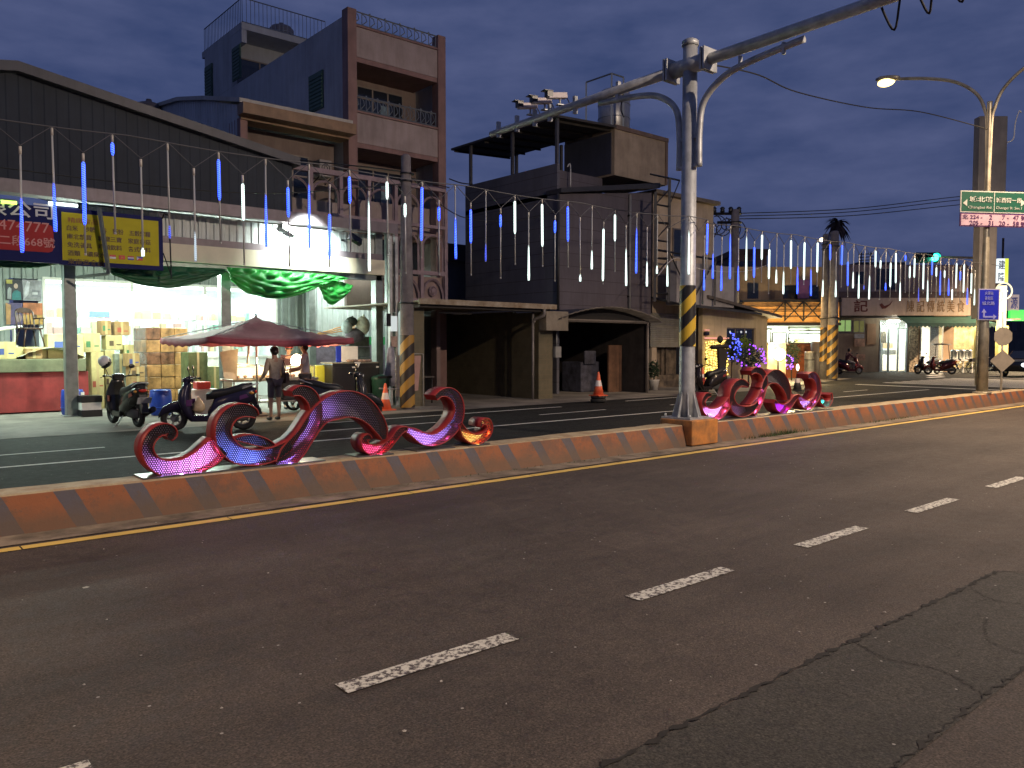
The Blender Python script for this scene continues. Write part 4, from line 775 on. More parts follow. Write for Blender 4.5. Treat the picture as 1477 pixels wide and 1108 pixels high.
# board and papers on the cabinets
t=thing('white_board','white board with a blue edge standing on the black cabinets','board',(10.7,19.2,1.235)); g=MB().m(WHITEP); g.box(10.45,10.95,19.2,19.23,1.236,1.66); build(g,'panel',t,.004); g=MB().m(mat('blue_edge',(.01,.03,.4),.4,0,0)); g.box(10.3,10.448,19.2,19.23,1.236,1.66); build(g,'edge',t)
t=thing('cloth_pile','crumpled cloths and papers on the black cabinets','cloth pile',(10.8,19.0,1.24)); g=MB().m(mat('crumpled_cloth',(.35,.25,.2),.8,0,.3,8)); r=random.Random(4)
for k in range(7): g.ball((10.55+k*.11,18.95+r.random()*.1,1.27),(.09,.07,.04),8,5)
build(g,'cloth',t); g=MB().m(WHITEP); g.add([(10.62,18.82,1.24),(10.82,18.82,1.24),(10.72,18.80,1.08)],[(0,2,1)]); build(g,'paper',t)
# bundles/helmet-like sacks on grey stack
t=thing('grey_stack','stack of grey crates against the shop post','crate stack',(PV(517,540,22.5).x,22.5,0)); a,b_=PV(503,540,22.5).x,PV(535,540,22.5).x; g=MB().m(mat('stack_grey',(.12,.13,.12),.6,0,.2,6))
for k in range(6): g.box(a+.02*(k%2),b_-.02*(k%3),22.5,23.1,k*.33,k*.33+.32)
build(g,'crates',t,.02)
for (px,py,r_,c,lab) in ((507,464,(.2,.16,.15),(.05,.06,.05),'dark round bundle on top of the grey crates'),(523,470,(.24,.18,.31),(.62,.65,.55),'big white egg shaped bundle on the grey crates'),(500,472,(.18,.16,.2),(.5,.6,.62),'pale blue bundle under the dark round bundle'),(512,484,(.34,.2,.22),(.14,.12,.15),'slumped dark grey bundle at the front of the crates')):
    p=PV(px,py,22.4); t=thing('bundle',lab,'bundle',(p.x,22.4,p.z-r_[2]),0,'bundles on the grey crates'); g=MB().m(mat('bundle_'+lab[:6],c,.7,0,.2,7)); g.ball((p.x,22.4,p.z),r_,14,9); build(g,'bag',t); g=MB().m(mat('bundle_'+lab[:6],c,.7)); g.cyl((p.x,22.35,p.z+r_[2]*.9),(p.x+.02,22.35,p.z+r_[2]*1.15),.05,.02); build(g,'knot',t)
t=thing('hose_roll','coiled orange hose hanging on the shop wall','hose',(PV(480,480,24.8).x,24.8,1.8)); g=MB().m(mat('hose_orange',(.55,.3,.12),.5,0,.1,6))
for k in range(3): g.tube(cat_rom([PV(458,481+k,24.9),PV(475,477+k*2,24.8),PV(492,472+k*3,24.9),PV(530,470+k*2,24.9)],5),.025,6)
build(g,'hose',t)
# ================================================================ UTILITY POLE WITH HAZARD BAND
def upole(lab,x,y,h,r0,r1,band=(0,1.8),hv=None,conc=(.20,.18,.185)):
    t=thing('utility_pole',lab,'utility pole',(x,y,0),0,'concrete utility poles'); g=MB().m(mat('pole_concrete',conc,.8,0,.2,3,.3)); g.lathe([(r0,0),(r0*.93,h*.4),(r1,h),(r1*.6,h+.05)],(0,0,0),14); build(g,'shaft',t,local=True)
    if band:
        m=mat('hazard_wrap',(.5,.3,.05),.5,0,0); tt,b=nodes(m)
        if not b.inputs['Base Color'].is_linked:
            c,xyz=objc(tt); ang=mth(tt,'ADD',xyz[0],mth(tt,'MULTIPLY',xyz[1],-1)); fr=mth(tt,'FRACT',mth(tt,'DIVIDE',mth(tt,'SUBTRACT',mth(tt,'ADD',xyz[2],3.1),mth(tt,'MULTIPLY',ang,.7)),.55)); tt.links.new(cmix(tt,mth(tt,'LESS_THAN',fr,.5),cmix(tt,noise(tt,c,5),(.30,.16,.03),(.42,.24,.04)),(.03,.022,.018)),b.inputs['Base Color'])
        g=MB().m(m); g.lathe([(r0+.012,band[0]),(r0*.95+.012,band[1])],(0,0,0),16,False); build(g,'hazard_band',t,local=True)
    g=MB().m(DARKM)
    for z in (h*.93,h*.9,h*.42): g.lathe([(r1*1.25+(h-z)*.012,z),(r1*1.25+(h-z)*.012,z+.04)],(0,0,0),12)
    build(g,'steel_strap',t,local=True); return t
upole('concrete utility pole with hazard stripes beside the open garages',11.62,17.8,6.6,.19,.125,(.05,1.95))
# ================================================================ TALL TOWNHOUSE + LOWER TOWNHOUSE
PLW=mat('pale_render_wall',(.40,.42,.44),.8,0,.1,.6); PINK=mat('pink_tile',(.30,.215,.20),.7,0,.14,1.2); PINKL=mat('pink_render',(.33,.265,.25),.75,0,.12,1.0); PDK=mat('pink_brown_pier',(.24,.14,.125),.7,0,.12,2)
RECESS=mat('recess_wall',(.20,.15,.13),.8,0,.12,1.5); GSHUT=mat('green_shutter',(.035,.09,.06),.6,0,.1,5); WFRAME=mat('bronze_frame',(.20,.165,.14),.5,.2,0); RAIL=mat('grey_rail',(.22,.25,.28),.5,.5,0)
CURT=mat('window_curtain',(.18,.26,.30),.3,0,.2,5)
t=thing('townhouse','tall narrow pink and pale townhouse with balconies and rooftop stair room','house',(14.1,22,0))
HV=22.0; u0,u1=12.3,15.95; HB=34.5
# walls
g=MB().m(PLW); g.box(u0,u0+.2,HV+.35,HB,5.3,11.75); g.box(u1-.2,u1,HV+.35,HB,0,11.75); g.box(u0+.2,u1-.2,HB-.2,HB,0,11.75); g.box(u0+.21,u1-.21,HV+1.66,HB-.21,11.0,11.1); build(g,'side_wall',t)
g=MB().m(PDK); g.box(u0-.003,u0+.3,HV,HV+.35,5.3,11.95); g.box(u1-.3,u1+.003,HV,HV+.35,0,11.95); build(g,'corner_pier',t)
g=MB().m(PINKL)
for a,b_ in ((10.55,11.45),(7.95,8.85),(5.3,6.2)): g=MB().m(PINKL); g.box(u0+.3,u1-.3,HV+.05,HV+.3,a,b_); build(g,'balcony_front',t)
for z in (11.46,8.86): g=MB().m(PDK); g.box(u0+.28,u1-.28,HV+.02,HV+.34,z,z+.06); build(g,'coping',t)
for z in (10.4,7.8,5.15): g=MB().m(PDK); g.box(u0+.3,u1-.3,HV+.06,HV+1.5,z,z+.145); build(g,'floor_slab',t)

g=MB().m(RECESS); g.box(u0+.2,u1-.2,HV+1.5,HV+1.65,5.0,11.0); g.box(u0+.7,u1-.2,HV+1.5,HV+1.65,2.9,4.998); build(g,'recessed_wall',t)
def window(par,a,b_,z0,z1,v,panes=3,trans=.35,lit=None,nm='window'):
    g=MB().m(WFRAME); w_=.05
    g.box(a,b_,v-.03,v+.03,z0,z0+w_); g.box(a,b_,v-.03,v+.03,z1-w_,z1)
    for k in range(panes+1): x=a+(b_-a-w_)*k/panes; g.box(x,x+w_,v-.028,v+.028,z0+w_,z1-w_)
    if trans: zz=z1-(z1-z0)*trans; g.box(a,b_,v-.032,v+.032,zz,zz+w_)
    o=build(g,nm,par); g=MB().m(lit or GLASSD); g.box(a+.01,b_-.01,v-.008,v+.008,z0+.01,z1-.01); build(g,'pane',o)
    return o
for z in (8.95,6.3):
    o=window(t,u0+.5,u0+2.9,z-.4,z+1.25,HV+1.45,4,.25)
    g=MB().m(CURT); g.box(u0+.58,u0+1.1,HV+1.425,HV+1.435,z-.3,z+.75); g.box(u0+2.0,u0+2.35,HV+1.425,HV+1.435,z-.3,z+.75); build(g,'curtain',o)
def railing(par,pts,z0,z1,mt,sp_=.13,fancy=False,r=.012):
    g=MB().m(mt)
    for k in range(len(pts)-1):
        a,b_=Vector((*pts[k],0)),Vector((*pts[k+1],0)); n=max(1,int((b_-a).length/sp_)); 
        g.bar((a.x,a.y,z1),(b_.x,b_.y,z1),.035); g.bar((a.x,a.y,z0+.06),(b_.x,b_.y,z0+.06),.03)
        for i in range(n+1):
            p=a.lerp(b_,i/n); g.tube([(p.x,p.y,z0),(p.x,p.y,z1)],r,4)
            if fancy and i<n:
                q=a.lerp(b_,(i+.5)/n); h=z1-z0; g.tube([(p.x,p.y,z0+h*.15),(q.x,q.y-.06,z0+h*.45),(q.x,q.y,z0+h*.8),(p.x,p.y,z0+h*.95)],r,4)
                if i%2==0: g.ball((p.x,p.y,z1+.03),.035,6,4)
    return build(g,'railing',par)
railing(t,[(u0+.3,HV+.15),(u1-.3,HV+.15)],11.52,11.95,RAIL,.26,True,.016); railing(t,[(u0+.3,HV+.15),(u1-.3,HV+.15)],8.92,9.4,RAIL,.2,True,.014)
# shutters on the side wall
for (x0,x1,y0,y1) in ((447,467,106,160),):
    a=PU(x0,130,u0).y; b_=PU(x1,130,u0).y; z1=PU(457,y0,u0).z; z0=PU(457,y1,u0).z; g=MB().m(GSHUT)
    g.box(u0-.05,u0-.004,b_,a,z0,z1); n=int((z1-z0)/.12)
    for k in range(n): g.box(u0-.07,u0-.051,b_+.04,a-.04,z0+.05+k*.12,z0+.12+k*.12)
    build(g,'shutter',t)
# stair room on the roof
sv0,sv1=30.1,34.0; g=MB().m(PLW); g.box(u0+.004,u0+.2,sv0+1.0,sv1,11.76,13.7); g.box(u0+.2,u1,sv0+1.4,sv0+1.6,11.1,13.7); g.box(u0+.004,u1,sv0,sv1+.3,13.7,13.95); g.box(u0+.004,u0+.2,sv0,sv0+1.0,13.2,13.69); g.box(u1-.2,u1-.004,sv0,sv1,11.76,13.69); build(g,'stair_room',t)
window(t,u0+.3,u1-.4,11.9,13.1,sv0+1.38,3,0)
for (a,b_,z0,z1) in ((sv0+.05,sv0+.85,11.9,13.15),(sv1-.9,sv1-.1,11.9,13.2)):
    g=MB().m(GSHUT); g.box(u0-.05,u0-.002,a,b_,z0,z1)
    for k in range(9): g.box(u0-.07,u0-.051,a+.03,b_-.03,z0+.05+k*.13,z0+.13+k*.13)
    build(g,'shutter',t)
railing(t,[(u1-.1,sv0+.1),(u0+.08,sv0+.1),(u0+.08,sv1+.2)],13.95,14.9,RAIL,.16)
STEELT=mat('tank_steel',(.42,.42,.42),.4,.7,.1,3)
def tank(lab,x,y,z,r,h,legs=.3,mt=None):
    t=thing('water_tank',lab,'water tank',(x,y,z)); g=MB().m(mt or STEELT); g.lathe([(r*.9,legs),(r,legs+.06),(r,legs+h*.5),(r,legs+h),(r*.8,legs+h+.12),(r*.25,legs+h+.2),(r*.2,legs+h+.28)],(0,0,0),20); build(g,'drum',t,local=True)
    g=MB().m(RAIL)
    for k in range(4): a=k*math.pi/2+.6; g.cyl((r*.8*math.cos(a),r*.8*math.sin(a),0),(r*.8*math.cos(a),r*.8*math.sin(a),legs+.02),.03,n=6)
    g.torus((0,0,legs+h*.35),r*1.01,.018,'z',20,5); g.torus((0,0,legs+h*.7),r*1.01,.018,'z',20,5); build(g,'stand',t,local=True); return t
tank('dark round water tank on the roof of the stair room',14.6,31.6,13.95,.5,.6,.1,mat('tank_grey',(.16,.15,.16),.6,.2,.1,3))
# lower townhouse unit
t=thing('townhouse','lower pink townhouse with white ribbed side wall beside the tall one','house',(10.6,22,0)); a0,a1=8.9,12.28
prof=[(22.0,8.35),(24.5,9.05),(26.8,9.55),(29.9,9.95),(30.6,9.6),(32,9.2)]
g=MB().m(mat('white_ribbed_side',(.50,.53,.55),.6,.1,.08,1.2)); poly=[(22.05,5.3)]+[(y,z-.05) for y,z in prof]+[(32,0)]
vs=[]; y=22.05
def pz(y):
    for k in range(len(prof)-1):
        if prof[k][0]<=y<=prof[k+1][0]: return prof[k][1]+(prof[k+1][1]-prof[k][1])*(y-prof[k][0])/(prof[k+1][0]-prof[k][0])
    return prof[-1][1]
while y<32:
    b_=min(32,y+.2); g.add([(a0,y,5.3),(a0,y+.12,5.3),(a0-.03,y+.15,5.3),(a0-.03,b_,5.3),(a0,y,pz(y)),(a0,y+.12,pz(y+.12)),(a0-.03,y+.15,pz(y+.15)),(a0-.03,b_,pz(b_))],[(1,0,4,5),(2,1,5,6),(3,2,6,7)]); y+=.2
build(g,'side_wall',t)
g=MB().m(mat('roof_cream',(.42,.40,.36),.6,0,.1,2)); n=len(prof); vs=[]
for y,z in prof: vs+=[(a0-.12,y-.3 if y==22 else y,z),(a1,y-.3 if y==22 else y,z),(a0-.12,y-.3 if y==22 else y,z+.12),(a1,y-.3 if y==22 else y,z+.12)]
g.add(vs,[f for i in range(n-1) for f in ((4*i,4*i+4,4*i+5,4*i+1),(4*i+2,4*i+3,4*i+7,4*i+6),(4*i,4*i+2,4*i+6,4*i+4),(4*i+1,4*i+5,4*i+7,4*i+3))]+[(0,1,3,2)]); build(g,'roof',t)
g=MB().m(mat('brown_eave',(.26,.16,.09),.6,0,.15,2)); g.box(a0-.1,a1,21.5,21.9,8.02,8.32); g.box(a0,a1,21.9,22.5,7.95,8.02); build(g,'eave',t)
g=MB().m(RECESS); g.box(a0+.02,a1,22.9,23.05,5.3,8.0); build(g,'front_wall',t)
g=MB().m(PDK); g.box(a0-.002,a0+.2,21.95,22.9,5.3,8.0); build(g,'corner_pier',t)
g=MB().m(PINKL); g.box(a0+.2,a1,22.0,22.2,5.3,6.0); build(g,'balcony_front',t)
window(t,a0+.35,a0+2.5,5.9,7.45,22.86,4,.42)
t=thing('air_conditioner','boxy air conditioner hanging beside the dark townhouse window','air conditioner',(11.6,22.5,6.7)); g=MB().m(mat('aircon_white',(.30,.27,.26),.6,0,.1,5)); g.box(11.55,11.95,22.45,22.88,6.85,7.35); build(g,'housing',t,.01); g=MB().m(DARKM); g.torus((11.75,22.44,7.1),.13,.012,'y',16,5); g.torus((11.75,22.44,7.1),.06,.01,'y',12,5); build(g,'grille',t); g=MB().m(DARKM); g.bar((11.55,22.5,6.83),(11.55,22.88,6.7),.03); g.bar((11.95,22.5,6.83),(11.95,22.88,6.7),.03); build(g,'bracket',t)
tank('dark water tank on the roof behind the metal gable',PZ(215,160,27.5).x,PZ(215,160,27.5).y,8.4,.42,1.15,.2,mat('tank_dark',(.10,.09,.10),.6,.2,.1,3))
# arched lattice screen
t=thing('lattice_screen','pink arched lattice screen across the front of the townhouses','screen',(12.2,20.75,2.9)); LAT=mat('lattice_pink',(.30,.22,.24),.7,0,.12,3); LV=21.3
l0,l1=9.75,15.45; g=MB().m(LAT)
for z,h in ((6.66,.14),(5.45,.10)): g.box(l0,l1,LV,LV+.16,z,z+h)
for z,h in ((3.95,.12),(3.05,.14)): g.box(13.0,l1,LV,LV+.16,z,z+h)
bay=.98; n=int(round((l1-l0)/bay)); bay=(l1-l0)/n
for k in range(n+1): x=l0+k*bay; g.box(x-.055,x+.055,LV+.003,LV+.155,2.9 if x>12.95 else 5.28,6.66)
build(g,'grid',t)
def arc(g,x,z,r,rz,th=.035,n=12,full=False):
    P=[(x+r*math.cos(a),LV+.08,z+rz*math.sin(a)) for a in [ (2*math.pi if full else math.pi)*i/n for i in range(n+(0 if full else 1))]]
    g.tube(P,th,4,True,full)
for k in range(n):
    x=l0+(k+.5)*bay; g=MB().m(LAT); arc(g,x,6.05,bay*.44,.40); 
    g.bar((x-bay*.44,LV+.08,5.5),(x-bay*.44,LV+.08,6.05),.05); g.bar((x+bay*.44,LV+.08,5.5),(x+bay*.44,LV+.08,6.05),.05)
    if x<12.95: build(g,'arch',t); continue
    arc(g,x,4.85,bay*.4,.38); g.bar((x-bay*.4,LV+.08,4.07),(x-bay*.4,LV+.08,4.85),.05); g.bar((x+bay*.4,LV+.08,4.07),(x+bay*.4,LV+.08,4.85),.05)
    arc(g,x,3.2,bay*.42,.62); arc(g,x,3.45,.13,.14,.03,12,True); g.ball((x,LV+.08,3.45),(.09,.05,.1),8,5); build(g,'arch',t)
g=MB().m(PINK); g.box(13.05,l1,LV+.2,LV+.35,2.9,3.9); g.box(l0,l1+.02,LV+.2,HV-.005,5.2,5.3); g.box(l1-.15,l1,LV+.36,HV-.01,0,6.5); build(g,'screen_wall',t)
for k in range(n):
  if l0+(k+.5)*bay>13: g=MB().m(GLASSD); x=l0+(k+.5)*bay; g.box(x-bay*.35,x+bay*.35,LV+1.1,LV+1.12,4.0,5.1); build(g,'dark_window',t)
# wall under lattice and gap walls between shop and garages
t=thing('side_gate','grey panelled gate with notices between shop post and utility pole','gate',(12.3,19.9,0)); a,b_=PV(560,500,19.2).x,12.2; GW=19.2
g=MB().m(mat('gate_green_sheet',(.20,.26,.20),.6,.1,.15,3)); g.corr(a,12.2,0,2.6,GW,.16,.03); build(g,'lower_sheet',t)
g=MB().m(mat('gate_grey_panel',(.24,.24,.235),.5,.2,.15,3)); g.box(a,12.2,GW-.05,GW,2.62,4.5); 
for z in (2.6,3.6,4.5): g.box(a-.02,12.2,GW-.1,GW-.051,z,z+.06)
build(g,'upper_panel',t)
for x in (a,12.1): g=MB().m(GALV); g.box(x-.04,x+.04,GW-.16,GW-.06,0,4.7); build(g,'post',t)
q=PV(568,467,19.0); g=MB().m(emi('small_white_lamp',(.8,.9,.9),.55)); g.cb(q.x,19.0,q.z,.2,.04,.42); build(g,'lit_notice',t); g=MB().m(mat('pink_notice',(.42,.3,.27),.7,0,.2,9)); g.cb(q.x,19.0,q.z-.5,.2,.02,.3); build(g,'notice',t); g=MB().m(BLACKP); g.cb(q.x-.2,19.0,q.z+.1,.14,.12,.35); build(g,'switch_box',t)
t=thing('hanging_raincoat','pale violet raincoat hanging on the gate','raincoat',(q.x,18.95,.8)); g=MB().m(mat('raincoat',(.30,.29,.36),.5,0,.2,6)); zc=PV(564,530,18.95).z
g.ring([[(PV(564,500,18.95).x+rx*math.cos(a_)+.02*math.sin(a_*5+z*9),18.95+.05*math.sin(a_),z) for a_ in [2*math.pi*i/14 for i in range(14)]] for z,rx in ((.55,.17),(.9,.19),(1.3,.15),(1.6,.10),(1.66,.03))],14); build(g,'cloth',t); g=MB().m(DARKM); g.cyl((PV(564,500,18.95).x,18.95,1.66),(PV(564,500,18.95).x,18.952,1.78),.01,n=5); build(g,'hook',t)
# ================================================================ OPEN GARAGES
YTILE=mat('yellow_tile',(.36,.31,.17),.6,0,0); tt,b=nodes(YTILE); c,xyz=objc(tt)
ln=mth(tt,'LESS_THAN',mth(tt,'FRACT',mth(tt,'DIVIDE',mth(tt,'ADD',xyz[2],5),.16)),.08); lx_=mth(tt,'LESS_THAN',mth(tt,'FRACT',mth(tt,'DIVIDE',mth(tt,'ADD',mth(tt,'ADD',xyz[0],xyz[1]),50),.4)),.03)
tt.links.new(cmix(tt,mth(tt,'MAXIMUM',ln,lx_),ramp(tt,noise(tt,c,2.2,6,.7),[(.3,(.08,.07,.04)),(.65,(.14,.118,.07))]),(.14,.11,.06)),b.inputs['Base Color'])
t=thing('garage','two bay open garage with yellow tiled piers and corrugated roofs','garage',(17.2,18.4,0)); GV=18.4
ga,gb,gc=PV(597,500,GV).x,PV(784,500,GV).x,22.15
def pier(a,b_,z1,dep=.35): 
    g=MB().m(YTILE); g.box(a,b_,GV,GV+dep,0,z1); return build(g,'pier',t)
pier(ga,ga+.34,2.78); pier(PV(777,500,GV).x,PV(797,500,GV).x,2.72,1.3)
g=MB().m(mat('roof_edge_beige',(.30,.26,.20),.6,.1,.3,3,dirt=(.16,.10,.05))); g.box(ga-.1,gb+.15,GV-.45,GV-.38,2.80,2.95); g.box(ga-.1,gb+.15,GV-.378,GV+5,2.86,2.9); build(g,'roof_edge',t)
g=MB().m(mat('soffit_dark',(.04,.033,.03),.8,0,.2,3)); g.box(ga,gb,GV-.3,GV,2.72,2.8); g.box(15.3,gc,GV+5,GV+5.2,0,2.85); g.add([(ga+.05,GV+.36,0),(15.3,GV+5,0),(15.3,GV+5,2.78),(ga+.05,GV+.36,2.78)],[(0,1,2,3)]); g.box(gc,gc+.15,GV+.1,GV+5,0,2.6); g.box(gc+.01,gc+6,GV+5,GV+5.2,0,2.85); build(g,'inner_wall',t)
g=MB().m(YTILE); xx=PV(777,500,GV).x; g.box(xx+.05,xx+.2,GV+1.3,GV+5,0,2.78); build(g,'middle_wall',t)
g=MB().m(mat('inner_steel',(.22,.2,.19),.6,.2,.2,3)); xx=PV(768,500,GV).x; g.cyl((xx,GV-.02,0),(xx,GV-.02,2.75),.04); g.tube(cat_rom([(xx+.12,GV-.4,2.8),(xx+.12,GV-.38,2.6),(xx+.03,GV-.1,2.5),(xx+.02,GV-.05,2.4)],4),.05,8); build(g,'drain_pipe',t)
for k in range(2): q=PV(660 if k==0 else 830,446,GV+.5); g=MB().m(mat('tube_off',(.28,.27,.25),.5,0,0)); g.tube([(q.x-.6,GV+.6,2.64),(q.x+.6,GV+.6,2.64)],.03,6); build(g,'unlit_tube',t)
# arched corrugated roof of the second bay
xa,xb=PV(797,500,GV).x,gc; g=MB().m(mat('arch_roof_sheet',(.24,.22,.20),.5,.3,.2,3)); n=40; vs=[]; zb0=2.50
for i in range(n+1):
    f=i/n; x=xa-.1+(xb-xa+.2)*f; z=zb0+.42*math.sin(math.pi*f)**.8+(.02 if i%2 else 0); vs+=[(x,GV-.5,z),(x,GV+4.9,z),(x,GV-.5,z+.04)]
g.add(vs,[f for i in range(n) for f in ((3*i,3*i+3,3*i+4,3*i+1),(3*i,3*i+2,3*i+5,3*i+3))],True); build(g,'arched_roof',t)
g=MB().m(mat('dark_void',(.02,.018,.018),.9,0,0)); vs=[(xa+(xb-xa)*i/n,GV,zb0+.40*math.sin(math.pi*i/n)**.8) for i in range(n+1)]; g.add(vs,[tuple(range(n+1))]); build(g,'arch_void_sheet',t)  # near-black sheet painted as the shaded void under the arch
g=MB().m(mat('bay_beam',(.25,.22,.2),.6,.2,.1,3)); g.bar((xa,GV-.03,zb0),(xb,GV-.03,zb0),.07); g.cyl((xb-.05,GV-.03,0),(xb-.05,GV-.03,zb0),.035); build(g,'beam',t)
g=MB().m(mat('arch_side',(.22,.19,.15),.6,0,.2,2)); g.box(PV(777,500,GV).x,xa+.35,GV-.35,GV-.02,2.15,2.75); build(g,'side_panel',t)
# things in the dark bays
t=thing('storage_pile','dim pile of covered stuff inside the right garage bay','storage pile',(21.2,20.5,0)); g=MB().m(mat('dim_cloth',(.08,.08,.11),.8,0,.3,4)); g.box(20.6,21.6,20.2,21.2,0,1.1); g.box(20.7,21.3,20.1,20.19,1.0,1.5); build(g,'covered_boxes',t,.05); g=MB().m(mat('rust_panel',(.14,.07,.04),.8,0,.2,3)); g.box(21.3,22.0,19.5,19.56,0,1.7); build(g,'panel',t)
t=thing('side_table','small low table with things inside the left garage bay','table',(12.9,19.3,0)); g=MB().m(mat('table_dark',(.08,.07,.06),.6,0,.2,5)); g.box(12.7,13.4,19.1,19.6,.75,.79); build(g,'table_top',t)
for x in (12.75,13.35):
    for y in (19.15,19.55): g=MB().m(DARKM); g.cyl((x,y,0),(x,y,.75),.02,n=6); build(g,'leg',t)
# frame stand and boards beside the pole
t=thing('sign_stand','white wavy edged board and pink board leaning behind the hazard pole','board stand',(11.7,18.3,0)); q0,q1=PV(570,580,18.3).x,PV(583,580,18.3).x; g=MB().m(mat('board_white',(.5,.48,.44),.6,0,.1,4)); z1=1.42
g.prism([(q0,.3),(q1,.3),(q1,z1)]+[(q0+(.03 if k%2 else 0),z1-k*.07) for k in range(15)],18.28,18.3); build(g,'white_board',t); g=MB().m(mat('board_pink',(.42,.25,.22),.6,0,.1,4)); g.prism([(11.98,.4),(12.3,.45),(12.4,1.4),(12.05,1.4)],18.3,18.32); build(g,'pink_board',t)
g=MB().m(GALV); g.tube([(12.0,18.35,1.45),(12.5,18.35,1.45),(12.5,18.35,0)],.015,5); g.bar((11.0,18.2,.55),(11.7,18.2,.5),.03); build(g,'frame',t)
t=thing('waste_bin','dark green lidded bin left of the hazard pole','bin',(11.35,18.7,0)); g=MB().m(mat('bin_green',(.02,.08,.06),.5,0,.15,5)); g.lathe([(.2,0),(.24,.75),(.26,.78),(.24,.84),(.05,.9)],(11.35,18.7,0),14); build(g,'body',t); g=MB().m(BLACKP); g.box(11.15,11.55,18.43,18.5,.8,.86); build(g,'lid_edge',t)
# ================================================================ DARK METAL HOUSE WITH ROOF DECK
SID=mat('mauve_siding',(.115,.10,.118),.65,.1,.1,.6); SIDL=mat('slate_siding',(.115,.115,.14),.65,.1,.1,.6)
for m_ in (SID,SIDL):
    tt,b=nodes(m_); c,xyz=objc(tt); l_=mth(tt,'LESS_THAN',mth(tt,'FRACT',mth(tt,'DIVIDE',mth(tt,'ADD',xyz[2],5),.45)),.05); src=b.inputs['Base Color'].links[0].from_socket; tt.links.new(cmix(tt,l_,src,(.06,.05,.055)),b.inputs['Base Color'])
t=thing('metal_house','dark metal sided house with open roof deck and beige roof box','house',(21,20,0)); DV=20.0; d0=19.2
xr=PV(940,268,DV).x
g=MB().m(SIDL); g.box(d0,d0+.12,DV+.002,25.2,0,7.93); build(g,'side_wall',t)
g=MB().m(SID); g.prism([(d0+.12,2.6),(xr,2.6),(xr,7.55),(d0+.12,6.9)],DV,DV+.1); build(g,'front_wall',t)
g=MB().m(mat('dark_roof_edge',(.05,.05,.055),.5,.3,.1,2)); 
g.add([(d0-.05,DV-.25,6.9),(xr+.2,DV-.25,7.72),(xr+.2,DV+.5,7.72),(d0-.05,DV+.5,6.9),(d0-.05,DV-.25,7.05),(xr+.2,DV-.25,7.92),(xr+.2,DV+.5,7.92),(d0-.05,DV+.5,7.05)],[(0,3,2,1),(4,5,6,7),(0,1,5,4),(1,2,6,5),(2,3,7,6),(3,0,4,7)]); g.cyl((d0-.02,DV-.08,2.7),(d0-.02,DV-.08,6.9),.05); build(g,'roof_edge',t)
g=MB().m(SID); g.box(d0+.12,22.1,DV+.6,DV+.7,7.0,7.9); g.box(d0,25.0,DV+.5,25.2,6.8,6.95); build(g,'deck_parapet',t)
BX=mat('beige_roof_box',(.34,.27,.20),.8,0,.15,1.2); b0,b1=22.1,25.1
g=MB().m(BX); g.box(b0,b1,DV+.0,DV+2.6,7.93,9.62); build(g,'roof_box',t)
g=MB().m(mat('dark_blue_panel',(.05,.055,.085),.6,.1,.1,1)); g.box(b0-.03,b0-.002,DV+.15,DV+2.6,8.0,9.5); build(g,'side_panel',t)
g=MB().m(mat('brown_trim',(.16,.11,.08),.6,0,.1,3)); g.box(b0-.05,b1+.05,DV-.06,DV-.003,9.6,9.75); g.box(b1-.1,b1+.03,DV-.05,DV-.004,7.95,9.59); build(g,'trim',t)
# canopy over the deck
g=MB().m(mat('canopy_sheet',(.06,.055,.05),.6,.2,.1,2)); g.add([(d0-.1,DV-.1,9.45),(b0,DV-.1,9.62),(b0,26.0,9.62),(d0-.1,26.0,9.45),(d0-.1,DV-.1,9.53),(b0,DV-.1,9.70),(b0,26,9.70),(d0-.1,26,9.53)],[(0,3,2,1),(4,5,6,7),(0,1,5,4),(1,2,6,5),(2,3,7,6),(3,0,4,7)])
for k in range(7): v=DV+.2+k*.95; g.bar((d0,v,9.42),(b0,v,9.58),.06)
build(g,'canopy',t)
for (x,y) in ((d0+.04,DV+.06),(d0+.04,22.4),(d0+.04,24.9),(21.6,24.9),(22.0,22.7)): g=MB().m(mat('deck_post',(.10,.10,.11),.5,.4,.1,4)); g.box(x-.05,x+.05,y-.05,y+.05,6.96 if x>20 else 7.94,9.5); build(g,'post',t)
g=MB().m(GALV); q=PV(820,245,DV+.5); g.tube(cat_rom([(q.x,DV+.4,7.3),(q.x,DV+.4,8.05),(q.x-.08,DV+.4,8.1),(q.x-.15,DV+.4,8.0)],4),.025,6); build(g,'vent_pipe',t)
tank('stainless water tank on the beige roof box behind the crossarm',23.6,DV+1.4,9.62,.62,1.5,.35)
t=thing('tank_frame','thin grey steel frame standing beside the stainless tank','frame',(22.4,DV+1,9.62)); g=MB().m(RAIL)
for x,y in ((22.25,DV+.3),(22.9,DV+.3),(22.25,DV+1.6)): g.bar((x,y,9.63),(x,y,11.7),.06)
g.bar((22.25,DV+.3,11.7),(22.9,DV+.3,11.7),.05); g.bar((22.25,DV+.3,11.7),(22.25,DV+1.6,11.7),.05); g.bar((22.25,DV+.3,10.8),(22.9,DV+.3,10.8),.04); build(g,'frame_bars',t)
# wall behind the gap between pink house and metal house
t=thing('rear_house','low grey house wall seen in the gap behind the lattice screen','house',(17,27,0)); g=MB().m(mat('gap_wall',(.16,.16,.19),.8,0,.1,1)); g.box(15.2,21.5,27,27.3,0,5.2); build(g,'wall',t); g=MB().m(mat('gap_roof',(.06,.055,.07),.7,0,0)); g.box(15.1,21.6,26.8,27.6,5.2,5.9); build(g,'roof',t); g=MB().m(GLASSD); g.box(16.6,17.7,26.95,26.998,1.8,4.2); build(g,'doorway',t)
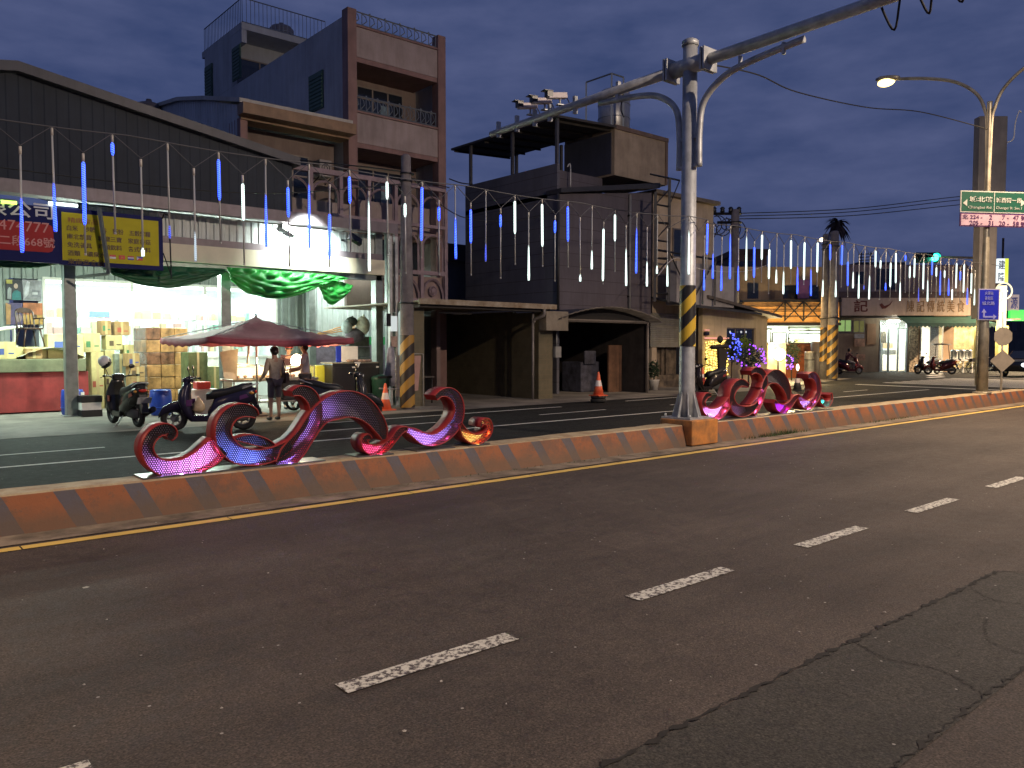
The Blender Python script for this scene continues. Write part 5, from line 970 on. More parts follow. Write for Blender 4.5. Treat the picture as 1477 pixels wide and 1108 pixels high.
# ================================================================ BEIGE BUILDING BEHIND THE MAST
t=thing('beige_building','beige building with steel sign truss, roller shutter and dark awning','building',(25.4,20.2,0)); EV=20.3; e0,e1=PV(941,400,EV).x,PV(1028,400,EV).x
EB=mat('beige_render',(.52,.41,.29),.8,0,.12,1.0)
g=MB().m(EB); g.box(e0,e1,EV,EV+6,2.9,7.6); g.box(e0,e0+.3,EV,EV+.3,0,2.9); g.box(e1-1.0,e1,EV,EV+.3,0,2.9); g.box(e0,e1,EV+5,EV+6,0,2.9); build(g,'upper_wall',t)
g=MB().m(mat('roof_edge_brown',(.20,.16,.11),.6,0,.15,3)); g.box(e0-.1,e1+.15,EV-.25,EV+6,7.6,7.75); build(g,'roof_edge',t)
window(t,PV(969,400,EV).x,PV(985,400,EV).x,PV(977,372,EV).z,PV(977,330,EV).z,EV-.03,1,0)
g=MB().m(mat('awning_dark',(.05,.05,.055),.6,.2,.1,3)); q0=PV(935,400,EV).x; q1=PV(1048,400,EV).x
g.add([(q0,EV-.05,3.55),(q1+.4,EV-.05,3.3),(q1+.4,EV-1.5,2.98),(q0,EV-1.5,3.2),(q0,EV-.05,3.62),(q1+.4,EV-.05,3.37),(q1+.4,EV-1.5,3.06),(q0,EV-1.5,3.28)],[(0,3,2,1),(4,5,6,7),(0,1,5,4),(1,2,6,5),(2,3,7,6),(3,0,4,7)]); build(g,'awning',t)
g=MB().m(mat('white_box_sign',(.34,.32,.32),.6,0,.1,2)); g.box(PV(967,400,EV-.9).x,PV(1050,400,EV-.9).x,EV-1.2,EV-.7,3.25,4.9); build(g,'sign_box',t)
SH=mat('roller_shutter_metal',(.36,.34,.28),.45,.4,.1,3); s0,s1=PV(937,470,EV).x,PV(984,470,EV).x; g=MB().m(SH)
k=0; z=1.62
while z<2.9: g.add([(s0,EV-.02,z),(s1,EV-.02,z),(s1,EV-.06,z+.03),(s0,EV-.06,z+.03),(s0,EV-.02,z+.075),(s1,EV-.02,z+.075)],[(0,1,2,3),(3,2,5,4)],True); z+=.075
build(g,'roller_shutter',t)
g=MB().m(mat('dim_shop_back',(.16,.125,.09),.7,0,.3,4)); g.box(s0,s1,EV+.3,EV+.4,0,1.62); 
for x in (s0+.3,s0+1.0,s0+1.3): g.box(x,x+.06,EV+.2,EV+.29,0,1.62)
g.box(s0,s1,EV+.1,EV+.28,0,.5); build(g,'shop_door',t)
# steel truss
g=MB().m(DARKM)
for px in (943,963,990,1012,1030): x=PV(px,400,EV-1.3).x; g.bar((x,EV-1.35,3.3),(x,EV-1.35,7.9 if px in (963,) else 7.3 if px<963 else 5.2),.10 if px<964 else .06)
x0_=PV(943,400,EV-1.3).x; x1_=PV(963,400,EV-1.3).x; 
for k in range(6): z=3.6+k*.65; g.bar((x0_,EV-1.35,z),(x1_,EV-1.35,z),.05); g.bar((x0_,EV-1.35,z),(x1_,EV-1.35,z+.65 if k%2 else z+.05),.04)
xx=PV(1030,400,EV-1.3).x; g.bar((x0_,EV-1.35,5.2),(xx,EV-1.35,5.1),.06); g.bar((x1_,EV-1.35,5.2),((x1_+xx)/2,EV-1.35,3.4),.05); g.bar((xx,EV-1.35,5.1),((x1_+xx)/2,EV-1.35,3.4),.05); g.bar((x0_-.3,EV-1.35,7.9),(x1_+.6,EV-1.35,7.9),.05); g.bar((x1_+.6,EV-1.35,7.9),(x1_,EV-1.35,6.9),.04); build(g,'sign_truss',t)
# plant pot by the shutter
def leaves(mb,c,r,n,seed,ls=.05,core=.25):
    q=random.Random(seed)
    for _ in range(n):
        d=Vector((q.gauss(0,1),q.gauss(0,1),q.gauss(0,1))).normalized()*(core+(1-core)*q.random()**.5)
        d*=(.78+.22*math.sin(d.x*7+seed)*math.cos(d.z*6+seed*2)+.15*math.sin(d.y*11)); p=Vector((c[0]+d.x*r[0],c[1]+d.y*r[1],c[2]+d.z*r[2])); a=Vector((q.gauss(0,1),q.gauss(0,1),q.gauss(0,.6))).normalized(); b_=a.orthogonal().normalized(); s=ls*q.uniform(.6,1.4)
        mb.add([p-a*s,p+b_*s*.45,p+a*s,p-b_*s*.45],[(0,1,2,3)])
def pot_plant(lab,px,py,v,h,seed,pot=(.5,.48,.45)):
    p=PV(px,py,v); t=thing('potted_plant',lab,'potted plant',(p.x,v,0)); g=MB().m(mat('pot_%.1f'%pot[0],pot,.6,0,.1,5)); g.lathe([(.14,0),(.2,.36),(.22,.4),(.19,.4)],(p.x,v,.0),14); build(g,'pot',t)
    g=MB().m(GREEND); leaves(g,(p.x,v,.4+h*.5),(.3,.3,h*.55),260,seed,.07); build(g,'foliage',t); g=MB().m(mat('bark',(.06,.04,.03),.8,0,.1,8)); g.cyl((p.x,v,.35),(p.x+.03,v,.4+h*.5),.025,.012); build(g,'stem',t)
pot_plant('potted bush in a pale pot under the roller shutter',943,560,19.4,.75,3)
# ================================================================ SMALL BEIGE ANNEX WITH YELLOW LIGHT CURTAIN
t=thing('annex','small beige building with sloping roof and a wide window','building',(29.2,19.4,0)); FV2=19.5; f0,f1=PV(1013,500,FV2).x,PV(1106,500,FV2).x
AN=mat('annex_render',(.62,.50,.29),.8,0,.1,1.0); za,zb_=3.55,2.95
wx0,wx1=PV(1048,500,FV2).x,PV(1090,500,FV2).x; wz0,wz1=1.45,PV(1068,473,FV2).z
g=MB().m(AN); g.prism([(f0,wz1),(f1,wz1),(f1,zb_),(f0,za)],FV2,FV2+.2); g.box(wx1,f1,FV2,FV2+.2,0,wz1); g.box(wx0,wx1,FV2,FV2+.2,0,wz0); g.box(f0,wx0,FV2,FV2+.2,0,wz1); g.box(f1-.2,f1,FV2+.2,FV2+5,0,zb_); build(g,'wall',t)
g=MB().m(mat('annex_roof',(.12,.10,.085),.7,0,.15,3)); g.add([(f0-.3,FV2-.5,za+.02),(f1+.4,FV2-.5,zb_-.05),(f1+.4,FV2+5,zb_-.05),(f0-.3,FV2+5,za+.02),(f0-.3,FV2-.5,za+.14),(f1+.4,FV2-.5,zb_+.07),(f1+.4,FV2+5,zb_+.07),(f0-.3,FV2+5,za+.14)],[(0,3,2,1),(4,5,6,7),(0,1,5,4),(1,2,6,5),(2,3,7,6),(3,0,4,7)]); build(g,'roof',t)
window(t,wx0,wx1,wz0,wz1,FV2+.1,3,0)
g=MB().m(mat('pink_neon_bar',(.6,.25,.2),.5,0,0,em=(1,.45,.35),es=.6)); g.box(PV(1014,500,FV2).x,wx0,FV2-.12,FV2-.06,PV(1030,489,FV2).z,PV(1030,489,FV2).z+.06); g.box(PV(1014,500,FV2).x,PV(1020,500,FV2).x,FV2-.12,FV2-.06,PV(1018,477,FV2).z,PV(1018,477,FV2).z+.04); build(g,'neon_bar',t)
g=MB().m(DARKM); g.box(PV(1014,500,FV2).x,PV(1020,500,FV2).x,FV2-.1,FV2-.02,PV(1018,484,FV2).z,PV(1018,479,FV2).z); build(g,'box',t)
t=thing('light_curtain','curtain of tiny warm yellow fairy lights on the annex wall','fairy lights',(27.3,FV2-.1,0)); c0,c1=PV(1015,500,FV2).x,wx0; z1=PV(1030,492,FV2).z; z0=PV(1030,554,FV2).z
FY=emi('fairy_yellow',(1,.72,.14),2.6); g=MB().m(FY); r=random.Random(8)
for i in range(11):
    for j in range(17): g.ball((c0+(c1-c0)*(i+.5)/11+r.uniform(-.04,.04),FV2-.07-r.random()*.05,z0+(z1-z0)*(j+.5)/17+.03*math.sin(i*.8)+r.uniform(-.02,.02)),r.uniform(.02,.042),6,4)
tag(build(g,'bulbs',t),kind='stuff'); g=MB().m(mat('curtain_wire',(.3,.25,.1),.6,0,0))
for j in range(12): g.tube([(c0+(c1-c0)*i/10,FV2-.06,z0+(z1-z0)*(j+.5)/12+.03*math.sin(i*1.2)) for i in range(11)],.006,4)
build(g,'wires',t); light('curtain_light','AREA',((c0+c1)/2,FV2-.35,(z0+z1)/2),(1,.8,.3),3,t,1.2,(R_(90),0,0),sy=1.4)
def fairy(mb,c,r,n,seed,s=(.02,.034)):
    q=random.Random(seed)
    for _ in range(n):
        d=Vector((q.gauss(0,1),q.gauss(0,1),q.gauss(0,1))).normalized()*(.7+.35*q.random()); mb.ball((c[0]+d.x*r[0],c[1]-abs(d.y)*r[1],c[2]+d.z*r[2]),q.uniform(*s),6,4)
def shrub(lab,px,v,z0,r,seed,mt,fcol=None,nf=30,fn='x',n=700,off=(0,0,0),fr=None):
    x=PV(px,520,v).x; t=thing('shrub',lab,'shrub',(x,v,0),0,'shrubs in front of the annex'); g=MB().m(mt); leaves(g,(x,v,z0),r,n,seed,.06); build(g,'foliage',t); g=MB().m(mat('bark',(.06,.04,.03),.8)); g.cyl((x,v,0),(x,v,z0),.04,.02); g.cyl((x,v,z0*.5),(x+r[0]*.5,v,z0),.025,.01); build(g,'stem',t)
    if fcol: g=MB().m(emi('fairy_'+fn,fcol,3)); fairy(g,(x+off[0],v+off[1],z0+off[2]),fr or r,nf,seed); tag(build(g,'fairy_bulbs',t),kind='stuff')
shrub('bush wrapped in blue fairy lights beside the yellow light curtain',1055,18.9,1.55,(.42,.4,.62),1,GREEND,(.05,.08,1),60,'blue')
shrub('round dark bush dotted with purple fairy lights',1080,18.4,1.2,(.85,.7,.6),2,GREEND,(.30,.04,1),46,'purple',900)
shrub('bright yellow green bush rising before the annex window',1071,19.1,1.75,(.62,.3,.42),7,mat('leaf_lime',(.16,.24,.02),.6,0,.25,7),None,0,'n',450)
shrub('tall bush with violet fairy lights right of the glaring lamp',1142,20.6,1.3,(.5,.5,.85),4,GREEND,(.30,.04,1),26,'purple',800,off=(-.35,0,-.4),fr=(.3,.3,.4))
x=PV(1058,470,FV2).x
# ornaments in annex window; their glint is put in as emission
g=MB().m(emi('pale_glint',(.8,.85,.9),.6)); 
for px in (1053,1069,1076): q=PV(px,479,FV2); g.ball((q.x,FV2+.0,q.z),(.06,.02,.05),6,4)
o=tag(build(g,'window_charm'),'small pale ornaments hanging in the annex window','ornaments'); o['kind']='stuff'
# glaring lamp; the globe is oversized to carry its lens glare
gp=PV(1124,511,20.0); t=thing('post_lamp','glaring warm yellow lamp on a short post before the restaurant','lamp',(gp.x,20.0,0)); g=MB().m(emi('glare',(1,.86,.45),25)); g.ball((gp.x,20.0,gp.z),(.27,.27,.27),16,10); build(g,'globe',t); g=MB().m(DARKM); g.cyl((gp.x,20.05,0),(gp.x,20.05,gp.z-.15),.04); g.cyl((gp.x,20.05,gp.z-.2),(gp.x,20.05,gp.z-.12),.1); build(g,'post',t)
light('lamp_light','POINT',(gp.x,19.6,gp.z+.1),(1,.78,.38),520,t,.15)

g=MB().m(mat('pale_gatepost',(.55,.46,.28),.8,0,.12,2)); a,b_=PV(1104,540,20.5).x,PV(1131,540,20.5).x; g.box(a,b_,20.4,20.7,0,1.75); t=thing('gatepost','pale square gatepost wall glowing beside the glaring lamp','gatepost',((a+b_)/2,20.5,0)); build(g,'block',t,.03); g=MB().m(CONC); g.box(a-.06,b_+.06,20.34,20.76,1.752,1.84); build(g,'coping',t)
# small clutter on the house fronts: cables, pipes, meters
CB=mat('cable_black',(.02,.02,.02),.6,0,0)
for k,(pts,r_,lab) in enumerate([([(9.9,21.25,6.9),(11.6,17.8,6.2),(13.5,20.5,6.75),(15.5,21.2,6.8)],.018,'cable drooping from the lattice screen to the hazard pole'),([(11.65,17.7,6.1),(14,18.6,5.4),(17,19.4,5.7),(19.15,19.9,6.3)],.014,'cable drooping from the hazard pole to the metal house'),([(11.65,17.7,5.9),(8.5,19.4,5.5),(5,20.1,5.45),(0,20.1,5.5)],.014,'cable drooping from the hazard pole along the shop canopy')]):
    g=MB().m(CB); g.tube(cat_rom(pts,8),r_,5); tag(build(g,'overhead_wire'),lab,'wire','overhead wires')
t=thing('drain_pipe','grey drain pipe down the front wall of the metal house','pipe',(22.9,19.93,2.7)); g=MB().m(mat('pipe_grey',(.22,.22,.22),.5,0,.1,4)); g.cyl((22.9,19.93,2.75),(22.9,19.93,7.3),.05); build(g,'pipe',t); g=MB().m(DARKM); [g.box(22.83,22.97,19.9,20.0,z,z+.05) for z in (3.5,5.0,6.5)]; build(g,'clamps',t)
t=thing('meter_box','small grey meter box with conduit on the right garage pier','meter box',(17.6,18.36,1.2)); g=MB().m(mat('meter_grey',(.25,.25,.24),.5,0,.1,6)); g.box(17.5,17.75,18.28,18.395,1.3,1.65); build(g,'box',t,.01); g=MB().m(GALV); g.cyl((17.62,18.36,1.65),(17.62,18.36,2.1),.015,n=6); build(g,'conduit',t)
for k,(u,z,w_,h_) in enumerate([(20.4,5.4,.9,.75),(21.6,4.1,.6,.9)][:0]): pass
# ================================================================ FAR BUILDINGS ROUND THE CORNER (facing the camera side)
def frame(px,py,Z): # local frame: x to the right across the view, y away, z up
    p=PZ(px,py,Z); return Vector((p.x,p.y,0))
RZ=YAW-math.pi/2
def loc(p,org): d=p-org; return Vector((d.dot(_r),d.dot(_f),p.z))
def facade(name,label,cat,pxl,pxr,Z,dep=7):
    o=frame((pxl+pxr)/2,520,Z); t=thing(name,label,cat,o,RZ)
    def X(px,dz=0): return (px-738.5)/F_PX*(Z+dz)-((pxl+pxr)/2-738.5)/F_PX*Z
    def H(py,dz=0): return PZ(738,py,Z+dz).z
    return t,X,H
def lb(t,nm,mt,*bx,bevel=0,lab=None):
    if len(bx)>1 and nm in ('upper_window','notice_board','leg','pillar','ceiling_lamp','door_frame','shopfront_glass','dark_beam','kitchen_counter','side_wall'):
        for q in bx: lb(t,nm,mt,q,bevel=bevel)
        return
    g=MB().m(mt)
    for b_ in bx: g.box(*b_)
    o=build(g,nm,t,bevel,local=True)
    if lab: o['label']=lab
    return o
ORB=mat('orange_lit_board',(.62,.34,.12),.6,0,.15,2); 
# restaurant
Z=42.; t,X,H=facade('restaurant','restaurant with orange fascia behind a truss and bright wide windows','restaurant',1062,1200,Z)
UPW=mat('upper_wall_tan',(.30,.22,.15),.8,0,.2,1)
lb(t,'upper_wall',UPW,(X(1060),X(1202),0,6,H(433),H(385)),(X(1060),X(1108),-.05,-.001,H(433),H(385)))
lb(t,'fascia',ORB,(X(1065),X(1200),-.8,-.6,H(466),H(437)))
lb(t,'dark_beam',DARKM,(X(1062),X(1202),-.9,-.5,H(437)+.003,H(434)),(X(1062),X(1202),-.9,-.1,H(470),H(466)-.003))
g=MB().m(DARKM)
for a in (1122,1148,1174): g.bar((X(a),-1.0,H(436)),(X(a)-1.0,-1.0,H(464)),.05); g.bar((X(a),-1.0,H(436)),(X(a)+.95,-1.0,H(464)),.05); g.bar((X(a),-1,H(436)),(X(a),-1,H(462)),.06)
for y in (443,450,457): g.bar((X(1068),-1.02,H(y)),(X(1178),-1.02,H(y)),.035)
build(g,'truss',t,local=True)
lb(t,'side_wall',EB,(X(1060),X(1104),-.05,.2,0,H(470)-.004),(X(1060),X(1062),.2,6,0,H(433)),(X(1200),X(1202),0,6,0,H(433)))
RC=mat('restaurant_cream',(.70,.72,.62),.6,0,.1,2); 
lb(t,'inner_room',RC,(X(1104),X(1196),3,3.1,0,H(470)),(X(1104),X(1196),0,3,H(470)+.0,H(470)+.1),(X(1196),X(1200),0,3,0,H(470)))
lb(t,'low_wall',mat('orange_low_wall',(.45,.14,.06),.7,0,.2,2),(X(1104),X(1200),-.1,.1,0,H(496)))
for (a,b_,y0,y1) in ((1104,1112,496,474),(1113,1134,496,479),(1136,1190,496,480),(1136,1190,478,471),(1191,1198,496,475)):
    g=MB().m(WFRAME); w_=.06; g.box(X(a),X(b_),-.05,0,H(y0),H(y0)+w_); g.box(X(a),X(b_),-.05,0,H(y1)-w_,H(y1)); g.box(X(a),X(a)+w_,-.052,.002,H(y0)+w_,H(y1)-w_); g.box(X(b_)-w_,X(b_),-.052,.002,H(y0)+w_,H(y1)-w_); o=build(g,'window',t,local=True)
    g=MB().m(WINDOWC); g.box(X(a),X(b_),-.03,-.02,H(y0),H(y1)); build(g,'pane',o,local=True)
lb(t,'poster_strip',mat('orange_posters',(.62,.22,.07),.6,0,.35,6),(X(1150),X(1186),-.14,-.102,H(513),H(498)))
lb(t,'kitchen_hood',mat('hood_teal',(.45,.6,.6),.5,0,.1,2),(X(1140),X(1188),2,2.5,H(486),H(481))); lb(t,'yellow_machine',mat('yellow_machine',(.75,.65,.2),.5,0,0),(X(1165),X(1175),1.5,2,0,H(487)))
o=MB().m(TUBE); lb(t,'ceiling_lamp',TUBE,(X(1116),X(1130),1.0,1.1,H(470)-.06,H(470)-.01),(X(1150),X(1180),1.0,1.1,H(470)-.06,H(470)-.01))
pw=t.location; 
def wl(t,p): return mtx(t)@Vector(p)
light('room_light','AREA',wl(t,(X(1150),1.5,H(470)-.15)),(.9,1,.92),330,t,3,(0,0,0)); light('fascia_light','AREA',wl(t,(X(1130),-1.6,H(437)+.2)),(1,.62,.22),330,t,7,(R_(-25),0,0),sy=.3)
lb(t,'upper_window',GLASSD,(X(1076),X(1092),-.06,-.052,H(431),H(408)),(X(1128),X(1150),-.06,-.0,H(431),H(412)),(X(1160),X(1178),-.06,-.0,H(431),H(412)))
lb(t,'purple_banner',mat('purple_banner',(.14,.05,.20),.6,0,.1,2),(X(1146),X(1162),-.3,-.25,H(431),H(404)))
# drop-down water barrel etc in front
for (px,lab,c,r,h) in ((1168,'grey steel drum at the restaurant corner',(.3,.3,.3),.28,1.4),(1182,'dark stacked planter at the restaurant corner',(.06,.05,.06),.45,1.9),(1191,'blue grey drum beside the paired poles',(.22,.26,.32),.28,1.35)):
    p=frame(px,540,40.5); t2=thing('drum',lab,'drum',p,0,'drums at the restaurant corner'); g=MB().m(mat('drum_%d'%px,c,.5,.3,.2,4)); g.lathe([(r*.9,0),(r,.1),(r,h*.5),(r,h-.1),(r*.9,h)],(0,0,0),14); build(g,'body',t2,local=True); g=MB().m(DARKM); g.torus((0,0,h*.7),r*1.02,.02,'z',14,5); build(g,'hoop',t2,local=True)
# corner eatery
Z=52.; t,X,H=facade('corner_eatery','two storey corner eatery with a cream sign band and green awning','eatery',1200,1395,Z)
TAN=mat('eatery_tan',(.34,.24,.155),.8,0,.15,.8); MAUV=mat('upper_mauve_wall',(.34,.27,.26),.8,0,.15,.8); SB=mat('cream_sign_board',(.60,.47,.36),.6,0,.08,1.5)
lb(t,'upper_wall',MAUV,(X(1200),X(1392),.0,8,H(424),H(382)),(X(1300),X(1392),-.15,-.002,H(424),H(384)))
lb(t,'upper_window',GLASSD,(X(1232),X(1243),-.03,0,H(410),H(392)),(X(1262),X(1290),-.03,0,H(418),H(388)))
lb(t,'roof_edge',mat('dull_roof_edge',(.13,.09,.09),.7,0,.2,2),(X(1198),X(1386),-.9,-.02,H(431),H(422)))
g=MB().m(SB); a=math.pi; n=10
g.box(X(1204),X(1386),-.95,-.75,H(456),H(431)-.004); build(g,'sign_board',t,local=True)
RL=mat('sign_character_red',(.16,.03,.02),.6,0,0); RL2=mat('sign_character_brown',(.25,.14,.05),.6,0,0)
g=MB().m(RL); text(g,'記',(X(1221),-.955,H(451)),(1,0,0),H(433)-H(450),width=X(1241)-X(1221),bold=.02); o=build(g,'lettering',t,local=True)
g=MB().m(RL); x0_,x1_=X(1257),X(1276); zc=H(443); g.prism([(x0_,zc+.1),(x0_+.18,zc-.16),(x0_+.4,zc-.14),(x0_+.7,zc+.1),(x1_,zc+.38),(x0_+.62,zc+.12),(x0_+.32,zc+.02),(x0_+.15,zc+.2)],-.97,-.952); build(g,'brush_mark',t,local=True)
g=MB().m(RL2)
for i,ch in enumerate('陳記傳統美食'): text(g,ch,(X(1296+i*14.2),-.955,H(451)),(1,0,0),H(434.5)-H(451),width=X(1306.5)-X(1296),bold=.0)
build(g,'lettering',t,local=True)
lb(t,'ground_wall',TAN,(X(1200),X(1232),0,.2,0,H(481)),(X(1232),X(1268),0,.2,0,H(462)),(X(1200),X(1232),0,.2,H(460),H(457)),(X(1308),X(1327),-.01,.2,0,H(462)),(X(1360),X(1375),0,.2,0,H(462)),(X(1200),X(1392),.0,.2,H(462)+.002,H(424)-.002))
lb(t,'dark_underside',mat('soffit_brown',(.08,.06,.05),.8,0,.1,2),(X(1200),X(1392),-.7,-.02,H(459),H(457)))
o=window(t,0,0.01,0,.01,0) if False else None
def lwin(a,b_,y0,y1,mt,nm='window'):
    g=MB().m(WFRAME); w_=.05; g.box(X(a),X(b_),-.06,-.02,H(y0),H(y0)+w_); g.box(X(a),X(b_),-.06,-.02,H(y1)-w_,H(y1)); g.box(X(a),X(a)+w_,-.062,-.018,H(y0)+w_,H(y1)-w_); g.box(X(b_)-w_,X(b_),-.062,-.018,H(y0)+w_,H(y1)-w_); g.box(X((a+b_)/2),X((a+b_)/2)+w_,-.061,-.019,H(y0)+w_,H(y1)-w_); o=build(g,nm,t,local=True)
    g=MB().m(mt); g.box(X(a),X(b_),-.045,-.035,H(y0),H(y1)); build(g,'pane',o,local=True)
lwin(1207,1227,479,461,mat('green_lit_pane',(.1,.15,.05),.3,0,.4,3,em=(.35,.55,.18),es=.55)); lwin(1229,1246,480,462,mat('olive_dim_pane',(.1,.1,.03),.3,0,.3,3,em=(.28,.26,.08),es=.3))
CW=mat('eatery_white_room',(.72,.78,.74),.6,0,.1,2)
lb(t,'inner_room',CW,(X(1268),X(1375),3,3.1,0,H(462)),(X(1268),X(1375),.2,3,H(462),H(462)+.1))
lb(t,'door_frame',mat('door_alu',(.5,.55,.52),.4,.4,0),(X(1268),X(1269.5),-.05,.1,0,H(464)),(X(1280),X(1282),-.05,.1,0,H(464)),(X(1294),X(1295.5),-.05,.1,0,H(464)),(X(1306),X(1308),-.05,.1,0,H(464)),(X(1268),X(1308),-.051,.09,H(474),H(473)),(X(1326),X(1328),-.05,.1,0,H(462)))
lb(t,'shopfront_glass',WINDOWC,(X(1268),X(1308),0,.02,0,H(464)),(X(1328),X(1360),0,.02,0,H(464)))
lb(t,'kitchen_counter',mat('steel_counter',(.5,.52,.5),.3,.5,.1,3),(X(1270),X(1279),.6,1.2,0,H(495)),(X(1284),X(1305),1.2,1.8,H(512),H(505))); lb(t,'orange_tray',emi('orange_tray_glow',(1,.6,.15),.8),(X(1286),X(1300),1.15,1.3,H(503),H(495)))
lb(t,'stone_column',mat('flecked_stone',(.42,.33,.22),.7,0,.5,8),(X(1310),X(1322),-.15,-.02,0,H(474)))
lb(t,'door_poster',mat('tan_poster',(.6,.45,.25),.6,0,.3,5),(X(1270),X(1279),.1,.12,H(495),H(478)))
lb(t,'ceiling_lamp',TUBE,(X(1277),X(1293),-.35,-.2,H(465),H(462)),(X(1285),X(1300),.6,.7,H(462)-.1,H(462)-.02),(X(1335),X(1355),.6,.7,H(462)-.1,H(462)-.02))
light('room_light','AREA',wl(t,(X(1290),1.2,H(463)-.2)),(.88,1,.92),190,t,2.4,(0,0,0)); light('room_light','AREA',wl(t,(X(1344),1.2,H(463)-.2)),(.9,1,.9),150,t,2.4,(0,0,0)); light('front_light','POINT',wl(t,(X(1285),-.9,H(466))),(.9,1,.9),60,t,.2)
AW=mat('green_awning',(.03,.11,.08),.6,0,.15,2); g=MB().m(AW); xa,xb=X(1284),X(1392); n=44
g.add([(xa,-.7,H(457)),(xb,-.7,H(457)),(xb+.5,-2.4,H(467,-2)),(xa-.15,-2.4,H(467,-2))],[(0,1,2,3)]); vs=[]
for i in range(n+1): x=xa-.15+(xb-xa+.65)*i/n; vs+=[(x,-2.4,H(467,-2)),(x,-2.41,H(467,-2)-(.26 if i%2 else .14))]
g.add(vs,[(2*i,2*i+2,2*i+3,2*i+1) for i in range(n)]); o=build(g,'awning',t,local=True); o.modifiers.new('thick','SOLIDIFY').thickness=.015
lb(t,'notice_board',mat('notice_orange',(.62,.33,.2),.6,0,.3,3),(X(1230),X(1245),-.2,-.12,H(500),H(489)),(X(1233),X(1246),-.2,-.12,H(520),H(511)),bevel=0)
lb(t,'menu_board',mat('notice_grey',(.45,.4,.38),.6,0,.2,3),(X(1230),X(1244),-.2,-.12,H(488),H(482)))
lb(t,'brown_shutter',mat('brown_shutter',(.35,.18,.09),.7,0,.1,3),(X(1249),X(1262),-.08,-.01,H(497),H(467)))
# cooking pots on a bench under the awning
p=frame(1388,530,50); t2=thing('pot_bench','white bench carrying three big steel pots under the green awning','bench',p,RZ); k_=50/F_PX
lb(t2,'bench',WHITEP,(-18*k_,12*k_,-.3,.5,.75,.85)); 
for s in (-17,-2,11): lb(t2,'leg',WHITEP,(s*k_-.03,s*k_+.03,-.28,-.2,0,.748))
for s in (-12,-2,8): g=MB().m(mat('pot_steel',(.5,.55,.55),.35,.7,.1,5)); g.lathe([(.2,0),(.22,.02),(.22,.5),(.24,.52),(.15,.6),(.03,.62)],(s*k_,0,.852),14); build(g,'steel_pot',t2,local=True)
# block behind: upper storeys far right and lit shop
Z=60.; t,X,H=facade('corner_block','dim two storey block with brightly lit yellow shopfront behind the lamp post','building',1380,1445,Z)
lb(t,'upper_wall',mat('block_wall',(.16,.11,.12),.8,0,.3,1),(X(1384),X(1437),0,6,H(462),H(388)))
lb(t,'pillar',mat('yellow_lit_pillar',(.75,.62,.25),.6,0,.1,2),(X(1405),X(1410),-.3,.1,0,H(466)),(X(1436),X(1450),-.3,.1,0,H(470)))
lb(t,'rear_wall',mat('warm_back',(.5,.42,.25),.7,0,.3,2),(X(1384),X(1450),3,3.1,0,H(462)))
lb(t,'upper_window',emi('warm_small_window',(1,.7,.25),.8),(X(1390),X(1393),-.05,-.01,H(452),H(445)))
lb(t,'canopy',mat('canopy_grey',(.2,.18,.16),.6,.2,.1,2),(X(1384),X(1440),-2.5,0,H(463),H(461)))
light('room_light','AREA',wl(t,(X(1420),1.0,H(466))),(1,.85,.5),420,t,3,(0,0,0)); light('front_light','POINT',wl(t,(X(1440),-1.2,H(470))),(1,.85,.45),140,t,.2)
# vertical lit signs
def vsign(lab,x0,x1,y0,y1,Z,mt,chars,cm,dep=.3,edge=None,horiz=False):
    p=frame((x0+x1)/2,500,Z); k=Z/F_PX; zb_,zt_=PZ(738,y1,Z).z,PZ(738,y0,Z).z; t=thing('lit_sign',lab,'sign',(p.x,p.y,zb_),RZ); w=(x1-x0)*k/2
    lb(t,'case',mt,(-w,w,0,dep,0,zt_-zb_))
    if edge: lb(t,'edge',edge,(w*.35,w+.003,-.012,-.002,0,zt_-zb_))
    if chars:
        g=MB().m(cm); n=len(chars); hh=(zt_-zb_)/n
        if horiz: text(g,chars,(-w*.8,-.02,(zt_-zb_)*.3),(1,0,0),(zt_-zb_)*.4,width=w*1.7)
        else:
            wc=w*(1.25 if edge else 1.6)
            for i,c_ in enumerate(chars): text(g,c_,(-w*.9,-.02,(zt_-zb_)-hh*(i+.9)),(1,0,0),hh*.75,width=wc,bold=.01)
        build(g,'lettering',t,local=True)
    return t
WL=emi('sign_white_lit',(.85,.95,1),.95); YG=emi('sign_yellow_green',(.72,.85,.03),.95); NAV=mat('sign_character_navy',(.01,.03,.10),.6,0,0)
t=vsign('tall lit white and yellow vertical sign with dark characters',1436,1451,373,408,55,WL,'建隆',NAV,.3,YG)
lb(t,'mast',DARKM,(.0,.1,.1,.2,PZ(738,373,55).z-t.location.z,PZ(738,343,55).z-t.location.z))
t=vsign('lower glowing yellow white column sign under the dark lettered one',1440,1450,412,470,55,emi('yellow_white_lit',(1,.93,.5),1.3),'',NAV,.3)
t=thing('ring_sign','glowing pale yellow ring sign round the column sign','sign',frame(1448,420,54.5)+Vector((0,0,PZ(738,420,54.5).z)),RZ); g=MB().m(emi('ring_glow',(1,.9,.55),.9)); g.torus((0,0,0),.55,.05,'y',28,6); build(g,'ring',t,local=True); g=MB().m(emi('ring_glow',(1,.9,.55),.9)); g.cb(0,0,0,.5,.08,.1); build(g,'centre_bar',t,local=True)
vsign('pale sign with a blue character above the green lit sign',1455,1468,425,448,62,mat('pale_sign',(.5,.42,.42),.6,0,.1,3,em=(.6,.5,.5),es=.35),'源',mat('sign_blue_ch',(.05,.08,.5),.6,0,0),.3)
vsign('bright green lit sign at the right edge',1456,1490,447,463,62,emi('green_lit',(.02,.75,.08),1.0),'',WL,.3); p=frame(1470,455,61.9); t=None
g=MB().m(emi('green_sign_text',(.6,1,.5),1)); 
